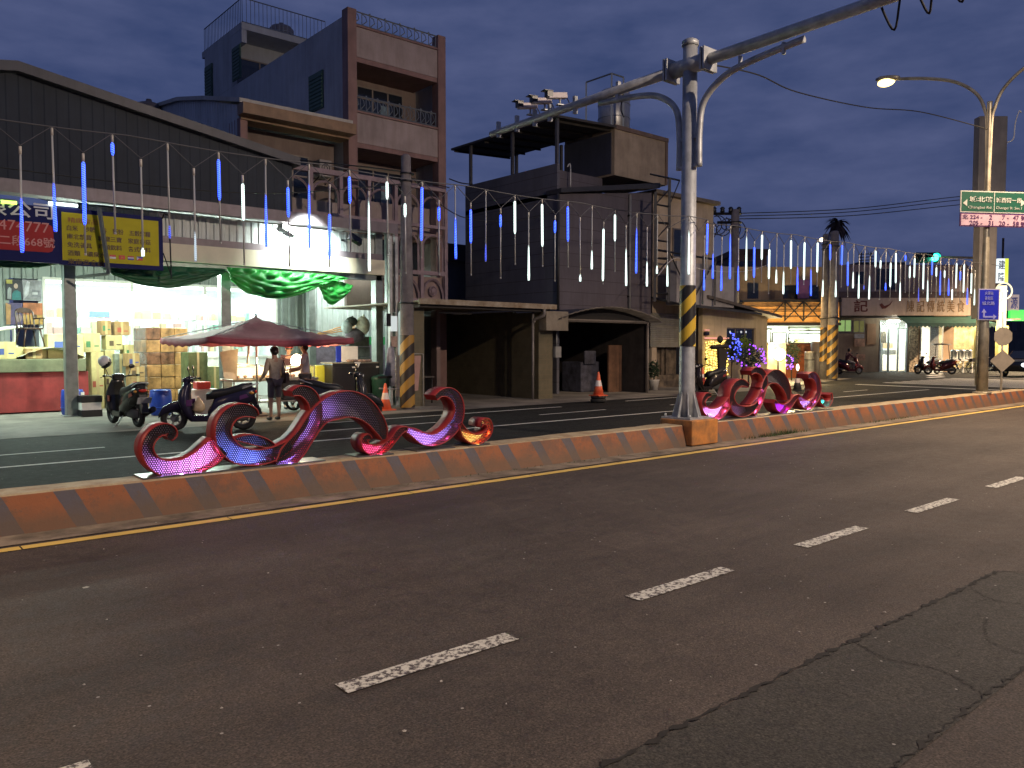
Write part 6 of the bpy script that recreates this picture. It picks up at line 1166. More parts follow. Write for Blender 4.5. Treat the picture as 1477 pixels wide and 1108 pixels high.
# lamp post signs
LU=24.4
def tsign(lab,x0,x1,ztop,zbot,y,mt,name='street_sign'):
    t=thing(name,lab,'sign',(LU,y,zbot)); return t
sy=8.12
SGN=mat('street_sign_green',(.006,.055,.038),.4,0,.05,3); SGW=mat('street_sign_white',(.30,.32,.32),.4,0,0); SPK=mat('number_sign_pink',(.36,.26,.34),.4,0,.1,5); SPD=mat('number_sign_ink',(.05,.01,.07),.5,0,0); SBL=mat('direction_sign_blue',(.012,.02,.40),.4,0,.05,3)
# the sign faces oncoming traffic: its board runs across the road
def sx(px): # position along view-right at Z of the pole
    return (px-1423)/F_PX*22.2
sp0=Vector((LU-.12,8.2,0)); SR=RZ+R_(8)
def signboard(name,lab,x0,x1,y0,y1,mt,frame_mt):
    Z=22.1; zb_,zt_=PZ(738,y1,Z).z,PZ(738,y0,Z).z; t=thing(name,lab,'sign',(sp0.x,sp0.y,zb_),SR,None); a,b_=sx(x0),sx(x1)
    g=MB().m(frame_mt); g.box(a,b_,-.03,0,0,zt_-zb_); build(g,'frame',t,local=True); g=MB().m(mt); g.box(a+.03,b_-.03,-.036,-.031,.03,zt_-zb_-.03); build(g,'face',t,local=True); return t,a,b_,zt_-zb_
t,a,b_,h=signboard('street_sign','green street name sign with white arrows on the lamp post',1375,1479,277,308,SGN,SGW)
g=MB().m(SGW); mid=sx(1427); text(g,'城北路',(a+.25,-.042,h*.48),(1,0,0),h*.26,width=.72,bold=.02); text(g,'城西街一段',(mid+.05,-.042,h*.48),(1,0,0),h*.24,width=.78,bold=.015); text(g,'Changbei Rd.',(a+.22,-.042,h*.14),(1,0,0),h*.16,width=.72); text(g,'Chengxi St. Sec.1',(mid+.05,-.042,h*.14),(1,0,0),h*.16,width=.78); build(g,'lettering',t,local=True)
g=MB().m(SGW); g.prism([(a+.06,h*.42),(a+.19,h*.27),(a+.19,h*.6)],-.044,-.038); build(g,'arrow',t,local=True); g=MB().m(SGW); g.prism([(b_-.06,h*.5),(b_-.2,h*.66),(b_-.2,h*.32)],-.044,-.038); build(g,'arrow',t,local=True); g=MB().m(SGW); g.box(mid-.01,mid+.01,-.043,-.038,.02,h-.02); build(g,'divider',t,local=True)
t,a,b_,h=signboard('number_sign','pinkish white house number sign below the green street sign',1375,1479,309,328,SPK,SPD)
g=MB().m(SPD)
for s_,x_,z_,w_ in (('北 224 -',a+.06,.55,.6),('205 -',a+.28,.1,.38),('2',mid-.14,.55,.09),('31',mid-.16,.1,.14),('7 -',mid+.25,.55,.2),('20 -',mid+.16,.1,.3),('47',mid+.58,.55,.18),('58',mid+.58,.1,.18),('號',mid+.82,.55,.14),('號',mid+.82,.1,.14)): text(g,s_,(x_,-.042,h*z_),(1,0,0),h*.34,width=w_,bold=.01)
build(g,'lettering',t,local=True)
t,a,b_,h=signboard('direction_sign','blue direction sign with white arrow low on the lamp post',1407,1440,417,462,SBL,mat('sign_edge_pale',(.3,.3,.45),.5,0,0)); g=MB().m(mat('pale_blue_ink',(.22,.24,.55),.5,0,0))
for s_,z_,w_,x_ in (('火車站',.80,.25,.18),('善化區',.64,.25,.18),('城北路',.48,.38,.1)): text(g,s_,(a+x_,-.042,h*z_),(1,0,0),h*.12,width=w_)
g.box(a+.14,a+.19,-.044,-.038,h*.08,h*.24); g.prism([(a+.09,h*.24),(a+.24,h*.24),(a+.165,h*.36)],-.044,-.038); g.box(a+.191,a+.45,-.044,-.038,h*.08,h*.13); g.prism([(a+.45,h*.02),(a+.55,h*.105),(a+.45,h*.19)],-.044,-.038); build(g,'lettering',t,local=True)
# tall grey sign panel and second column behind the lamp post
Z=27.; p=frame(1427,500,Z); k=Z/F_PX; t=thing('tall_column','tall square grey advertising column behind the lit lamp post','column',(p.x,p.y,0),RZ); CG=mat('column_grey',(.22,.205,.19),.6,.2,.1,2)
g=MB().m(CG); g.box(-20*k,20*k,.1,.45,PZ(738,320,Z).z,PZ(738,166,Z).z); build(g,'panel',t,.02,local=True); g=MB().m(CG); g.box(-13*k,12*k,.2,.6,2.6,PZ(738,320,Z).z-.01); build(g,'shaft',t,.02,local=True); g=MB().m(GALV); g.cyl((0,.4,0),(0,.4,2.6),.16); build(g,'base_pipe',t,local=True)
g=MB().m(WHITEP); z_=PZ(738,200,Z).z; g.tube(cat_rom([(20*k,.1,z_-.1),(26*k,.0,z_),(28*k,0,z_+.5),(33*k,0,z_+.9),(36*k,0,z_+.85)],5),.02,6); build(g,'white_cable',t,local=True)
# round and diamond signs seen from the back, on one post at the median end
q=PV(1444,560,8.33); t=thing('sign_post','small post with grey sign backs, round over diamond, at the median end','sign post',(q.x,8.33,.355)); g=MB().m(GALV); g.cyl((0,0,0),(0,0,2.3),.03); build(g,'post',t,local=True)
SBK=mat('sign_back',(.27,.24,.20),.6,.2,.1,4); kk=23.9/F_PX
g=MB().m(SBK); g.M=Matrix.Translation((0,0,PZ(738,486,23.9).z-.355))@Matrix.Rotation(RZ,4,'Z'); g.prism([(.28*math.cos(math.pi/4*i+.39),.28*math.sin(math.pi/4*i+.39)) for i in range(8)],-.03,-.02); build(g,'round_plate',t,local=True)
g=MB().m(SBK); g.M=Matrix.Translation((0,0,PZ(738,520,23.9).z-.355))@Matrix.Rotation(RZ,4,'Z'); g.prism([(-.36,0),(0,-.33),(.36,0),(0,.33)],-.03,-.02); build(g,'diamond_plate',t,local=True)
# ---- poles, wires, palm, far blocks, traffic light
up=PG(1190,547); upole('slim grey utility pole of the pair at the corner, on the left',PZ(1189,500,40).x,PZ(1189,500,40).y,7.2,.22,.17,(.9,2.6),conc=(.28,.25,.25))
upole('thicker utility pole of the pair at the corner, on the right',PZ(1201,500,39).x,PZ(1201,500,39).y,7.2,.25,.2,(.1,2.7),conc=(.30,.24,.2))
t=upole('brown utility pole with transformers rising behind the annex',PZ(1058,500,37).x,PZ(1058,500,37).y,7.9,.24,.18,None,conc=(.20,.15,.13))
P0=Vector((PZ(1060,300,37).x,PZ(1060,300,37).y,0))
t=thing('transformer_rack','crossarms with dark insulators and coiled cables atop the brown pole','transformer rack',(P0.x,P0.y,6.8)); g=MB().m(DARKM)
for z,w_ in ((7.75,1.0),(7.35,.8)): g.bar(P0+_r*(-w_)+Vector((0,0,z)),P0+_r*.3+Vector((0,0,z)),.09)
build(g,'crossarm',t)
for k in range(4): g=MB().m(BLACKP); c=P0+_r*(-.95+k*.38)+Vector((0,0,7.8)); g.lathe([(.07,0),(.12,.06),(.08,.12),(.12,.18),(.06,.26)],c,10); build(g,'insulator',t)
g=MB().m(BLACKR); r=random.Random(11)
for k in range(9): 
    a=P0+_r*(-1.6+k*.22)+Vector((0,0,7.7-.1*(k%3))); pts=[a+_r*(.5*math.cos(q*.9+k))*.7+Vector((0,0,-.25-.35*math.sin(q*.9+k)-.05*q)) for q in range(8)]; g.tube(cat_rom(pts,3),.022,5)
build(g,'cable_coils',t)
def wire(lab,pts,r=.012,k=10,mt=BLACKR):
    g=MB().m(mt); g.tube(cat_rom(pts,k),r,5); return tag(build(g,'overhead_wire'),lab,'wire','overhead wires')
for (y0,y1,lab) in ((308,288,'uppermost of the three overhead wires at right'),(312,293,'middle one of the three overhead wires at right'),(316,300,'lowest of the three overhead wires at right')):
    wire(lab,[PZ(1062,y0,37),PZ(1230,(y0+y1)/2+3,42),PZ(1400,y1-6,48),PZ(1560,y1-18,55)],.022)
wire('long sagging wire from the mast top to the lamp post',[Vector((MU,MV,6.4)),PZ(1090,107,15.5),PZ(1150,133,17.2),PZ(1250,155,19.8),PZ(1330,162,21.6),Vector((24.4,8.33,7.6))],.014)
wire('wire from the townhouse to the metal house',[PV(648,258,21),PV(665,264,20.6),PV(682,266,20.3)],.02)
wire('pale lead crossing behind the mast at mid height',[PV(948,399,17),PV(975,372,17),PV(1010,388,17.5),PV(1070,392,19),PV(1108,382,21)],.012,8,mat('pale_lead',(.4,.38,.42),.6,0,0))
# palm and trees
def tree(lab,px,Z,h,r,seed,mt,n=1500,palm=False):
    p=frame(px,500,Z); t=thing('palm_tree' if palm else 'tree',lab,'tree',p); g=MB().m(mat('bark',(.06,.04,.03),.8)); 
    if palm:
        g.tube([(0,0,0),(.1,0,h*.5),(0,0,h)],[.22,.16,.13],8); build(g,'trunk',t,local=True); g=MB().m(mt); q=random.Random(seed)
        for k in range(70):
            a=q.uniform(0,6.28); e=q.uniform(-.9,1.1); L=r*q.uniform(.7,1.1); pts=[Vector((math.cos(a)*L*f*math.cos(e*(1-f*.3)),math.sin(a)*L*f*math.cos(e*(1-f*.3)),h+L*math.sin(e)*f-.75*L*f*f)) for f in (0,.33,.66,1)]
            side=Vector((-math.sin(a),math.cos(a),0))
            for i in range(3): 
                w0,w1=(.05,.16,.12,.0)[i],(.05,.16,.12,.0)[i+1]; g.add([pts[i]-side*w0,pts[i]+side*w0,pts[i+1]+side*w1,pts[i+1]-side*w1],[(0,1,2,3)])
        build(g,'crown',t,local=True)
    else:
        g.tube([(0,0,0),(.05,0,h*.6)],[.15,.08],8)
        for k in range(5): a=k*1.3; g.cyl((0,0,h*.4),(math.cos(a)*r*.6,math.sin(a)*r*.6,h*.75),.05,.02,6)
        build(g,'trunk',t,local=True); g=MB().m(mt); q=random.Random(seed)
        for k in range(7): a=q.uniform(0,6.28); leaves(g,(math.cos(a)*r*.55,math.sin(a)*r*.55,h*.75+q.uniform(-.25,.3)*r),(r*.6,r*.6,r*.5),n//7,seed+k,.13)
        build(g,'crown',t,local=True)
tree('round headed palm above the roofs behind the paired poles',1204,70,12.4,1.35,2,mat('palm_dark',(.06,.035,.03),.8,0,.2,3),palm=True)
tree('dark tree above the restaurant roof at left',1118,60,7.0,1.6,5,GREEND); tree('dark tree above the restaurant roof at right',1165,62,7.2,1.5,9,GREEND)
for (x0,x1,y0,Z,lab,c) in ((1058,1104,368,48,'plain brown flat roofed building behind the annex pole',(.13,.085,.07)),(1105,1160,402,55,'low dim house behind the restaurant',(.20,.13,.10)),(1190,1262,400,66,'dim mauve block behind the paired poles',(.22,.17,.18)),(1236,1300,384,72,'grey block behind the corner eatery',(.14,.14,.17)),(1378,1440,400,75,'far dim block beside the lit column sign',(.10,.10,.13)),(1452,1500,452,95,'farthest low block at the right edge',(.08,.09,.11))):
    t,X,H=facade('building',lab,'building',x0,x1,Z); lb(t,'wall',mat('far_wall_%d'%x0,c,.8,0,.15,1),(X(x0),X(x1),0,6,0,H(y0))); lb(t,'parapet',mat('far_parapet_%d'%x0,tuple(k*.6 for k in c),.8,0,0),(X(x0)-.1,X(x1)+.1,-.1,6.1,H(y0),H(y0)+.35))
    for k in range(max(2,int((x1-x0)/16))):
        a=x0+5+k*14
        if a+8<x1: lb(t,'window',GLASSD,(X(a),X(a+8),-.04,-.002,H(y0+26),H(y0+9)))
# roof top rack behind corner eatery
p=frame(1248,385,58); t=thing('roof_rack','ladder like steel rack on the roof behind the corner eatery','rack',(p.x,p.y,7.0),RZ); g=MB().m(DARKM)
for k in range(6): g.bar((-.5,0,.2+k*.22),(.6,0,.25+k*.22),.05)
g.bar((-.3,0,-1),(-.3,0,1.5),.06); g.bar((.4,0,-1),(.4,0,1.5),.06); build(g,'bars',t,local=True)
# traffic light
Z=34.; p=PZ(1346,372,Z); t=thing('traffic_light','traffic light glowing green over the far road','traffic light',(p.x,p.y,p.z-.3),RZ); k=Z/F_PX
g=MB().m(mat('signal_black',(.015,.04,.035),.5,0,0)); g.box(-26*k,9*k,-.1,.15,.08,.52); build(g,'housing',t,.03,local=True); g=MB().m(emi('signal_green',(.02,1,.55),14)); g.cyl((0,-.16,.3),(0,-.1,.3),.15,n=18); build(g,'green_lens',t,local=True)
for s in (-9,-18): g=MB().m(BLACKP); g.cyl((s*k,-.14,.3),(s*k,-.1,.3),.14,n=16); build(g,'dark_lens',t,local=True)
for s in (0,-9,-18): g=MB().m(BLACKP); P=[(s*k+.17*math.cos(a),-.3,.3+.17*math.sin(a)) for a in [math.pi*i/8 for i in range(9)]]; P2=[(x,-.1,z) for x,_,z in P]; g.add(P+P2,[(i,i+1,i+10,i+9) for i in range(8)]); build(g,'visor',t,local=True)
g=MB().m(LAMPPOLE); g.tube([(-26*k,.05,.3),(20*k,.05,.34),(68*k,.05,.3)],.05,8); g.tube([(68*k,.05,.5),(68*k,.05,-(p.z-.3))],.08,8); build(g,'support_pole',t,local=True)
light('signal_light','POINT',wl(t,(0,-.4,.3)),(.05,1,.6),12,t,.1)
q=PZ(1186,346,60); t=thing('distant_lamp','tiny warm lamp glowing far off above the restaurant','lamp',(q.x,q.y,0)); g=MB().m(emi('far_lamp',(1,.8,.45),6)); g.ball(q,(.22,.22,.14),10,6); build(g,'globe',t); g=MB().m(LAMPPOLE); g.tube([(q.x+1.0,q.y,0),(q.x+1.0,q.y,q.z),(q.x,q.y,q.z+.1)],.07,6); build(g,'pole',t)
# ================================================================ PEOPLE
def skin(V,E,R,sub=2,root=0):
    me=bpy.data.meshes.new('s'); me.from_pydata([Vector(v) for v in V],E,[]); o=bpy.data.objects.new('s',me); COL.objects.link(o)
    md=o.modifiers.new('skin','SKIN'); md.use_smooth_shade=True
    for i,r in enumerate(R):
        d=me.skin_vertices[0].data[i]; d.radius=(r if isinstance(r,tuple) else (r,r)); d.use_root=(i==root)
    if sub: s=o.modifiers.new('sub','SUBSURF'); s.levels=sub; s.render_levels=sub
    dg=bpy.context.evaluated_depsgraph_get(); m2=bpy.data.meshes.new_from_object(o.evaluated_get(dg)); bpy.data.objects.remove(o); return m2
def addskin(mb,m2): mb.add([v.co for v in m2.vertices],[tuple(p.vertices) for p in m2.polygons],True)
SKINM=mat('skin_tone',(.42,.25,.17),.55,0,.06,6); HAIR=mat('black_hair',(.012,.010,.009),.5,0,.1,20)
def person(lab,loc,rz,J,top,bottom,H=1.65,sleeve='short',legs='long',cap=None,hand=True,group=None,bag=False,mask=False,shoe=(.03,.03,.03)):
    t=thing('person',lab,'person',loc,rz,group); s=H/1.70
    D=dict(pel=(0,0,.94),spi=(0,0,1.12),che=(0,.0,1.31),nek=(0,-.01,1.45),hd0=(0,.01,1.53),hd1=(0,.02,1.615),hd2=(0,.01,1.68),
      shL=(-.17,0,1.40),elL=(-.22,-.01,1.13),wrL=(-.23,.05,.90),shR=(.17,0,1.40),elR=(.22,-.01,1.13),wrR=(.23,.05,.90),
      hiL=(-.09,0,.90),knL=(-.10,.02,.50),anL=(-.10,-.01,.09),hiR=(.09,0,.90),knR=(.10,.02,.50),anR=(.10,-.01,.09)); D.update(J)
    P={k:Vector(v)*s for k,v in D.items()}
    for q in 'LR': a=P['an'+q]; P['to'+q]=a+Vector((0,.15*s,-.05*s)) if 'to'+q not in J else Vector(J['to'+q])*s
    keys=list(P); ix={k:i for i,k in enumerate(keys)}
    Rr=dict(pel=(.125,.10),spi=(.11,.085),che=(.14,.095),nek=.05,hd0=.06,hd1=.088,hd2=.06,shL=.055,elL=.04,wrL=.027,shR=.055,elR=.04,wrR=.027,hiL=.085,knL=.055,anL=.036,hiR=.085,knR=.055,anR=.036,toL=.03,toR=.03)
    E=[('pel','spi'),('spi','che'),('che','nek'),('nek','hd0'),('hd0','hd1'),('hd1','hd2'),('che','shL'),('shL','elL'),('elL','wrL'),('che','shR'),('shR','elR'),('elR','wrR'),('pel','hiL'),('hiL','knL'),('knL','anL'),('anL','toL'),('pel','hiR'),('hiR','knR'),('knR','anR'),('anR','toR')]
    sc_=lambda r,k=0:tuple((x+k)*s for x in r) if isinstance(r,tuple) else (r+k)*s
    g=MB().m(SKINM); addskin(g,skin([P[k] for k in keys],[(ix[a],ix[b]) for a,b in E],[sc_(Rr[k]) for k in keys],2,ix['pel']))
    hc=P['hd1']; fw=J.get('face',(0,1,0)); fw=Vector(fw).normalized(); sd=fw.cross(Vector((0,0,1)))
    g.ball(hc+fw*.088*s+Vector((0,0,-.01*s)),(.013*s,.013*s,.02*s),6,5)
    for e in (-1,1): g.ball(hc+sd*e*.085*s,(.014*s,.018*s,.03*s),6,5)
    g.m(mat('lip_tone',(.3,.1,.08),.5,0,0)); g.ball(hc+fw*.08*s+Vector((0,0,-.05*s)),(.022*s,.01*s,.007*s),6,4)
    g.m(mat('eye_dark',(.02,.015,.01),.3,0,0))
    for e in (-1,1): g.ball(hc+fw*.078*s+sd*e*.033*s+Vector((0,0,.012*s)),(.012*s,.008*s,.007*s),6,4)
    g.m(SKINM)
    if hand:
        for q in 'LR':
            w_=P['wr'+q]; d=(w_-P['el'+q]).normalized(); n_=d.cross(Vector((1,0,0)) if abs(d.x)<.8 else Vector((0,1,0))).normalized(); b_=d.cross(n_)
            V=[w_,w_+d*.05*s,w_+d*.085*s]; Eh=[(0,1),(1,2)]; Rh=[.024*s,(.034*s,.016*s),(.034*s,.014*s)]
            addskin(g,skin(V,Eh,Rh,1))
            for f in range(4):
                o_=b_*((f-1.5)*.019*s); L_=[.062,.072,.068,.052][f]*s; A=w_+d*.08*s+o_; B=A+d*L_*.5+n_*.006*s; C_=B+d*L_*.35+n_*.02*s
                addskin(g,skin([A,B,C_],[(0,1),(1,2)],[.009*s,.008*s,.007*s],1))
            A=w_+d*.03*s+b_*.03*s; B=A+d*.025*s+b_*.025*s; C_=B+d*.028*s+b_*.004*s; addskin(g,skin([A,B,C_],[(0,1),(1,2)],[.011*s,.010*s,.008*s],1))
    build(g,'body',t,local=True)
    # clothes
    T=mat('cloth_'+lab[:22],top,.8,0,.15,7); B_=mat('legs_'+lab[:22],bottom,.8,0,.15,7)
    ks=['pel','spi','che','nek','shL','elL','shR','elR']; V={k:P[k].copy() for k in ks}; V['pel']=V['pel']+(P['pel']-P['spi'])*(.7 if sleeve=='long' and legs=='short' else .25); V['nek']=P['che'].lerp(P['nek'],.75); EE=[('pel','spi'),('spi','che'),('che','nek'),('che','shL'),('shL','elL'),('che','shR'),('shR','elR')]
    R2={'pel':(.165,.135),'spi':(.135,.11),'che':(.155,.115),'nek':.062,'shL':.072,'elL':.055,'shR':.072,'elR':.055}
    if sleeve=='long':
        for q in 'LR': V['wr'+q]=P['wr'+q]; EE.append(('el'+q,'wr'+q)); R2['wr'+q]=.042
    else:
        for q in 'LR': V['el'+q]=P['sh'+q].lerp(P['el'+q],.72); R2['el'+q]=.066
    kk=list(V); g=MB().m(T); addskin(g,skin([V[k] for k in kk],[(kk.index(a),kk.index(b)) for a,b in EE],[sc_(R2[k]) for k in kk],2,0)); build(g,'shirt' if sleeve=='short' else 'jacket',t,local=True)
    ks=['pel','hiL','knL','hiR','knR']; V={k:P[k].copy() for k in ks}; EE=[('pel','hiL'),('hiL','knL'),('pel','hiR'),('hiR','knR')]; R2={'pel':(.14,.115),'hiL':.098,'knL':.075,'hiR':.098,'knR':.075}
    if legs=='long':
        for q in 'LR': V['an'+q]=P['an'+q]+Vector((0,0,.02)); EE.append(('kn'+q,'an'+q)); R2['an'+q]=.055
    kk=list(V); g=MB().m(B_); addskin(g,skin([V[k] for k in kk],[(kk.index(a),kk.index(b)) for a,b in EE],[sc_(R2[k]) for k in kk],2,0)); build(g,'trousers' if legs=='long' else 'shorts',t,local=True)
    for q in 'LR': g=MB().m(mat('shoe_%.2f'%shoe[0],shoe,.6,0,.1,9)); a=P['an'+q];b_=P['to'+q]; m_=a.lerp(b_,.5)-Vector((0,0,.012)); addskin(g,skin([a+Vector((0,-.03*s,-.045*s)),m_-Vector((0,0,.015*s)),b_+Vector((0,.02*s,-.0*s))],[(0,1),(1,2)],[.042*s,.043*s,.036*s],1)); build(g,'shoe',t,local=True)
    g=MB().m(HAIR); up=Vector((0,0,1)); c=hc+up*.035*s-fw*.018*s; g.ball(c,(.098*s,.104*s,.09*s),14,9); g.ball(c-fw*.035*s-up*.05*s,(.085*s,.075*s,.075*s),12,8); build(g,'hair',t,local=True)
    if cap: 
        g=MB().m(mat('cap_%.2f'%cap[0],cap,.6,0,.1,8)); g.lathe([(.112*s,.03*s),(.11*s,.08*s),(.07*s,.12*s),(.01*s,.13*s)],hc,16); g.M=Matrix.Identity(4); g.ball(hc+fw*.13*s+up*.04*s,(.075*s,.075*s,.012*s),10,5); build(g,'cap',t,local=True)
    if bag:
        g=MB().m(mat('bag_dark',(.04,.02,.02),.6,0,.1,8)); g.tube(cat_rom([P['shR']+Vector((.01,.07,.06))*s,P['che']+Vector((.02,-.13,.02))*s if 0 else P['shR']+Vector((.05,-.10,-.1))*s,P['hiR']+Vector((.12,-.06,.12))*s],6),.012,5); g.cb(P['hiR'].x+.16*s,-.02*s,P['hiR'].z+.08*s,.1*s,.26*s,.24*s); build(g,'shoulder_bag',t,local=True)
    return t
p=PV(397,600,17.0)
person('person in beige jacket and shorts seen from behind at the food cart',(p.x,17.0,.006),R_(8),dict(wrL=(-.2,.24,.98),elL=(-.23,.02,1.12),elR=(.23,.02,1.12),wrR=(.21,.18,.93),anL=(-.10,.02,.09)),(.50,.42,.31),(.10,.085,.10),1.62,'long','short',bag=True)
p=PV(441,600,17.35)
person('person in grey shirt standing side on at the right end of the food cart',(p.x,17.35,.006),R_(62),dict(wrL=(-.12,.36,1.08),elL=(-.2,.10,1.12),wrR=(.13,.38,1.02),elR=(.2,.08,1.10),hd1=(0,.05,1.60),hd2=(0,.05,1.67),hd0=(0,.03,1.53)),(.40,.36,.40),(.10,.09,.10),1.74)
p=PV(410,520,20.0)
person('vendor in dark shirt and red cap behind the cart facing the street',(p.x,19.75,.006),R_(172),dict(wrL=(-.15,.33,1.0),elL=(-.22,.08,1.12),wrR=(.15,.33,1.0),elR=(.22,.08,1.12),hd1=(0,.07,1.60),hd0=(0,.05,1.53),hd2=(0,.06,1.67)),(.10,.05,.06),(.04,.04,.05),1.68,'short','long',cap=(.35,.04,.04))
# ================================================================ SCOOTERS
def scooter(lab,loc,rz,body=(.02,.02,.022),seat=(.012,.012,.012),accent=(.35,.05,.04),helmet=None,basket=False,steer=0,small=False,mirror=True,bag=False):
    t=thing('scooter',lab,'scooter',loc,rz,'parked and ridden scooters'); BM=mat('scooter_paint_%d%d%d'%tuple(int(c*999) for c in body),body,.22,.2,.05,5); SM=mat('scooter_seat',(.014,.014,.015),.45,0,.1,9); AC=mat('scooter_accent_%d'%int(accent[0]*999),accent,.35,0,0)
    def wheel(x,nm):
        g=MB().m(BLACKR); g.torus((x,0,.25),.195,.056,'y',28,10); w=build(g,nm,t,local=True)
        g=MB().m(mat('alloy_rim',(.3,.3,.3),.35,.8,0)); g.torus((x,0,.25),.14,.016,'y',24,6)
        for k in range(5): a=k*1.2566; g.bar((x,0,.25),(x+.155*math.cos(a),0,.25+.155*math.sin(a)),.022)
        g.cyl((x,-.05,.25),(x,.05,.25),.035); g.cyl((x,-.06,.25),(x,-.05,.25),.08); build(g,'rim',w,local=True)
    wheel(.66,'wheel'); wheel(-.62,'wheel')
    sec=lambda x,w,z0,z1,r=.35:[(x,w*math.copysign(abs(math.cos(a))**r,math.cos(a)),(z0+z1)/2+(z1-z0)/2*math.copysign(abs(math.sin(a))**r,math.sin(a))) for a in [2*math.pi*i/12+.26 for i in range(12)]]
    g=MB().m(BM); g.ring([sec(-.88,.05,.74,.84,.7),sec(-.8,.13,.56,.85,.7),sec(-.6,.175,.42,.82,.7),sec(-.35,.19,.30,.76,.7),sec(-.12,.18,.22,.68,.7),sec(.02,.14,.2,.42,.7)],12); build(g,'rear_body',t,local=True)
    g=MB().m(BM); g.ring([[(x+dx*math.cos(a),w*math.sin(a),z) for a in [2*math.pi*i/12 for i in range(12)]] for z,x,dx,w in ((.20,.30,.07,.17),(.36,.40,.12,.22),(.55,.46,.13,.235),(.72,.46,.12,.20),(.88,.42,.09,.15),(.99,.38,.07,.11))],12); build(g,'leg_shield',t,local=True)
    g=MB().m(BM); g.box(-.1,.34,-.17,.17,.19,.31); build(g,'floorboard',t,.02,local=True)
    g=MB().m(BM); g.ring([sec(.40,.09,.42,.62),sec(.55,.105,.40,.60),sec(.7,.10,.40,.57),sec(.86,.07,.32,.48),sec(.94,.04,.26,.34)],12); build(g,'front_fender',t,local=True)
    g=MB().m(SM); g.ring([sec(.05,.10,.60,.74,.6),sec(-.1,.15,.62,.81,.6),sec(-.35,.16,.66,.84,.6),sec(-.6,.145,.74,.92,.6),sec(-.8,.09,.82,.94,.6)],12); build(g,'seat',t,local=True)
    g=MB().m(GALV); g.tube(cat_rom([(-.55,.12,.80),(-.85,.12,.9),(-.92,0,.92),(-.85,-.12,.9),(-.55,-.12,.80)],5),.014,6); build(g,'grab_rail',t,local=True)
    g=MB().m(BLACKP); g.M=Matrix.Translation((.36,0,0))@Matrix.Rotation(R_(steer),4,'Z'); g.tube(cat_rom([(-.12,.33,1.04),(-.04,.2,1.03),(.02,.08,.98),(.02,-.08,.98),(-.04,-.2,1.03),(-.12,-.33,1.04)],4),.016,6); g.cyl((-.12,.33,1.04),(-.15,.40,1.04),.022,n=8); g.cyl((-.12,-.33,1.04),(-.15,-.40,1.04),.022,n=8); g.tube([(-.09,.3,1.04),(-.03,.40,1.0)],.007,4); build(g,'handlebar',t,local=True)
    g=MB().m(BM); g.M=Matrix.Translation((.36,0,0)); g.ring([sec(-.08,.09,.96,1.06),sec(.0,.13,.93,1.08),sec(.09,.09,.93,1.05),sec(.13,.05,.96,1.02)],12); h=build(g,'headlight_cowl',t,local=True)
    g=MB().m(mat('head_lens',(.5,.5,.5),.1,0,0)); g.ball((.48,0,.99),(.03,.07,.04),10,6); build(g,'headlight',h,local=True)
    if mirror:
        for s in (-1,1):
            g=MB().m(BLACKP); g.tube([(.32,.2*s,1.03),(.34,.26*s,1.2)],.008,5); g.ball((.34,.28*s,1.23),(.015,.07,.045),10,6); build(g,'mirror',t,local=True)
    g=MB().m(mat('tail_lens',(.5,.03,.02),.15,0,0)); g.ball((-.87,0,.76),(.03,.09,.035),10,6); build(g,'tail_light',t,local=True)
    for s in (-1,1): g=MB().m(mat('amber_lens',(.6,.28,.05),.15,0,0)); g.ball((-.8,.13*s,.74),(.05,.03,.028),8,5); build(g,'turn_signal',t,local=True)
    g=MB().m(BLACKP); g.prism([(-.84,.7),(-.74,.66),(-.92,.3),(-.98,.32)],-.07,.07); build(g,'rear_fender',t,local=True)
    g=MB().m(mat('number_plate',(.42,.42,.42),.5,0,.1,9)); g.M=Matrix.Translation((-.93,0,.56))@Matrix.Rotation(R_(-25),4,'Y'); g.cb(0,0,0,.01,.28,.14); build(g,'number_plate',t,local=True)
    g=MB().m(mat('engine_grey',(.10,.10,.10),.5,.5,.1,7)); g.ring([sec(-.72,.05,.2,.34),sec(-.5,.09,.17,.38),sec(-.25,.10,.2,.36),sec(-.1,.06,.22,.32)],12); build(g,'engine',t,local=True)
    g=MB().m(BLACKP); g.tube([(-.2,-.14,.2),(-.5,-.16,.24),(-.95,-.17,.38)],[.03,.055,.06],10); build(g,'exhaust',t,local=True)
    g=MB().m(AC); g.prism([(-.75,.66),(-.4,.55),(-.3,.60),(-.7,.72)],.165,.172); g.prism([(-.75,.66),(-.4,.55),(-.3,.60),(-.7,.72)],-.172,-.165); g.box(.3,.4,-.212,-.2,.5,.62); g.box(.3,.4,.2,.212,.5,.62); build(g,'trim_strip',t,local=True)
    g=MB().m(GALV); g.tube([(-.15,.12,.22),(-.22,.3,0.01)],.012,6); g.tube([(-.22,.27,0.01),(-.22,.34,.01)],.012,6); build(g,'kickstand',t,local=True)
    if basket:
        g=MB().m(mat('shopping_bag',(.55,.42,.26),.4,0,.15,8)); g.ring([[(.2+rx*math.cos(a),.02+ry*math.sin(a)*(1+.1*math.sin(a*3)),z) for a in [2*math.pi*i/12 for i in range(12)]] for z,rx,ry in ((.36,.07,.09),(.42,.12,.13),(.52,.11,.12),(.6,.05,.06),(.66,.02,.02))],12); tag(build(g,'hanging_bag',t,local=True))
    return t
t=scooter('dark grey scooter parked nose towards the shop with a helmet on its mirror',(4.72,17.95,0),R_(97),(.035,.035,.03),accent=(.3,.06,.03),steer=8)
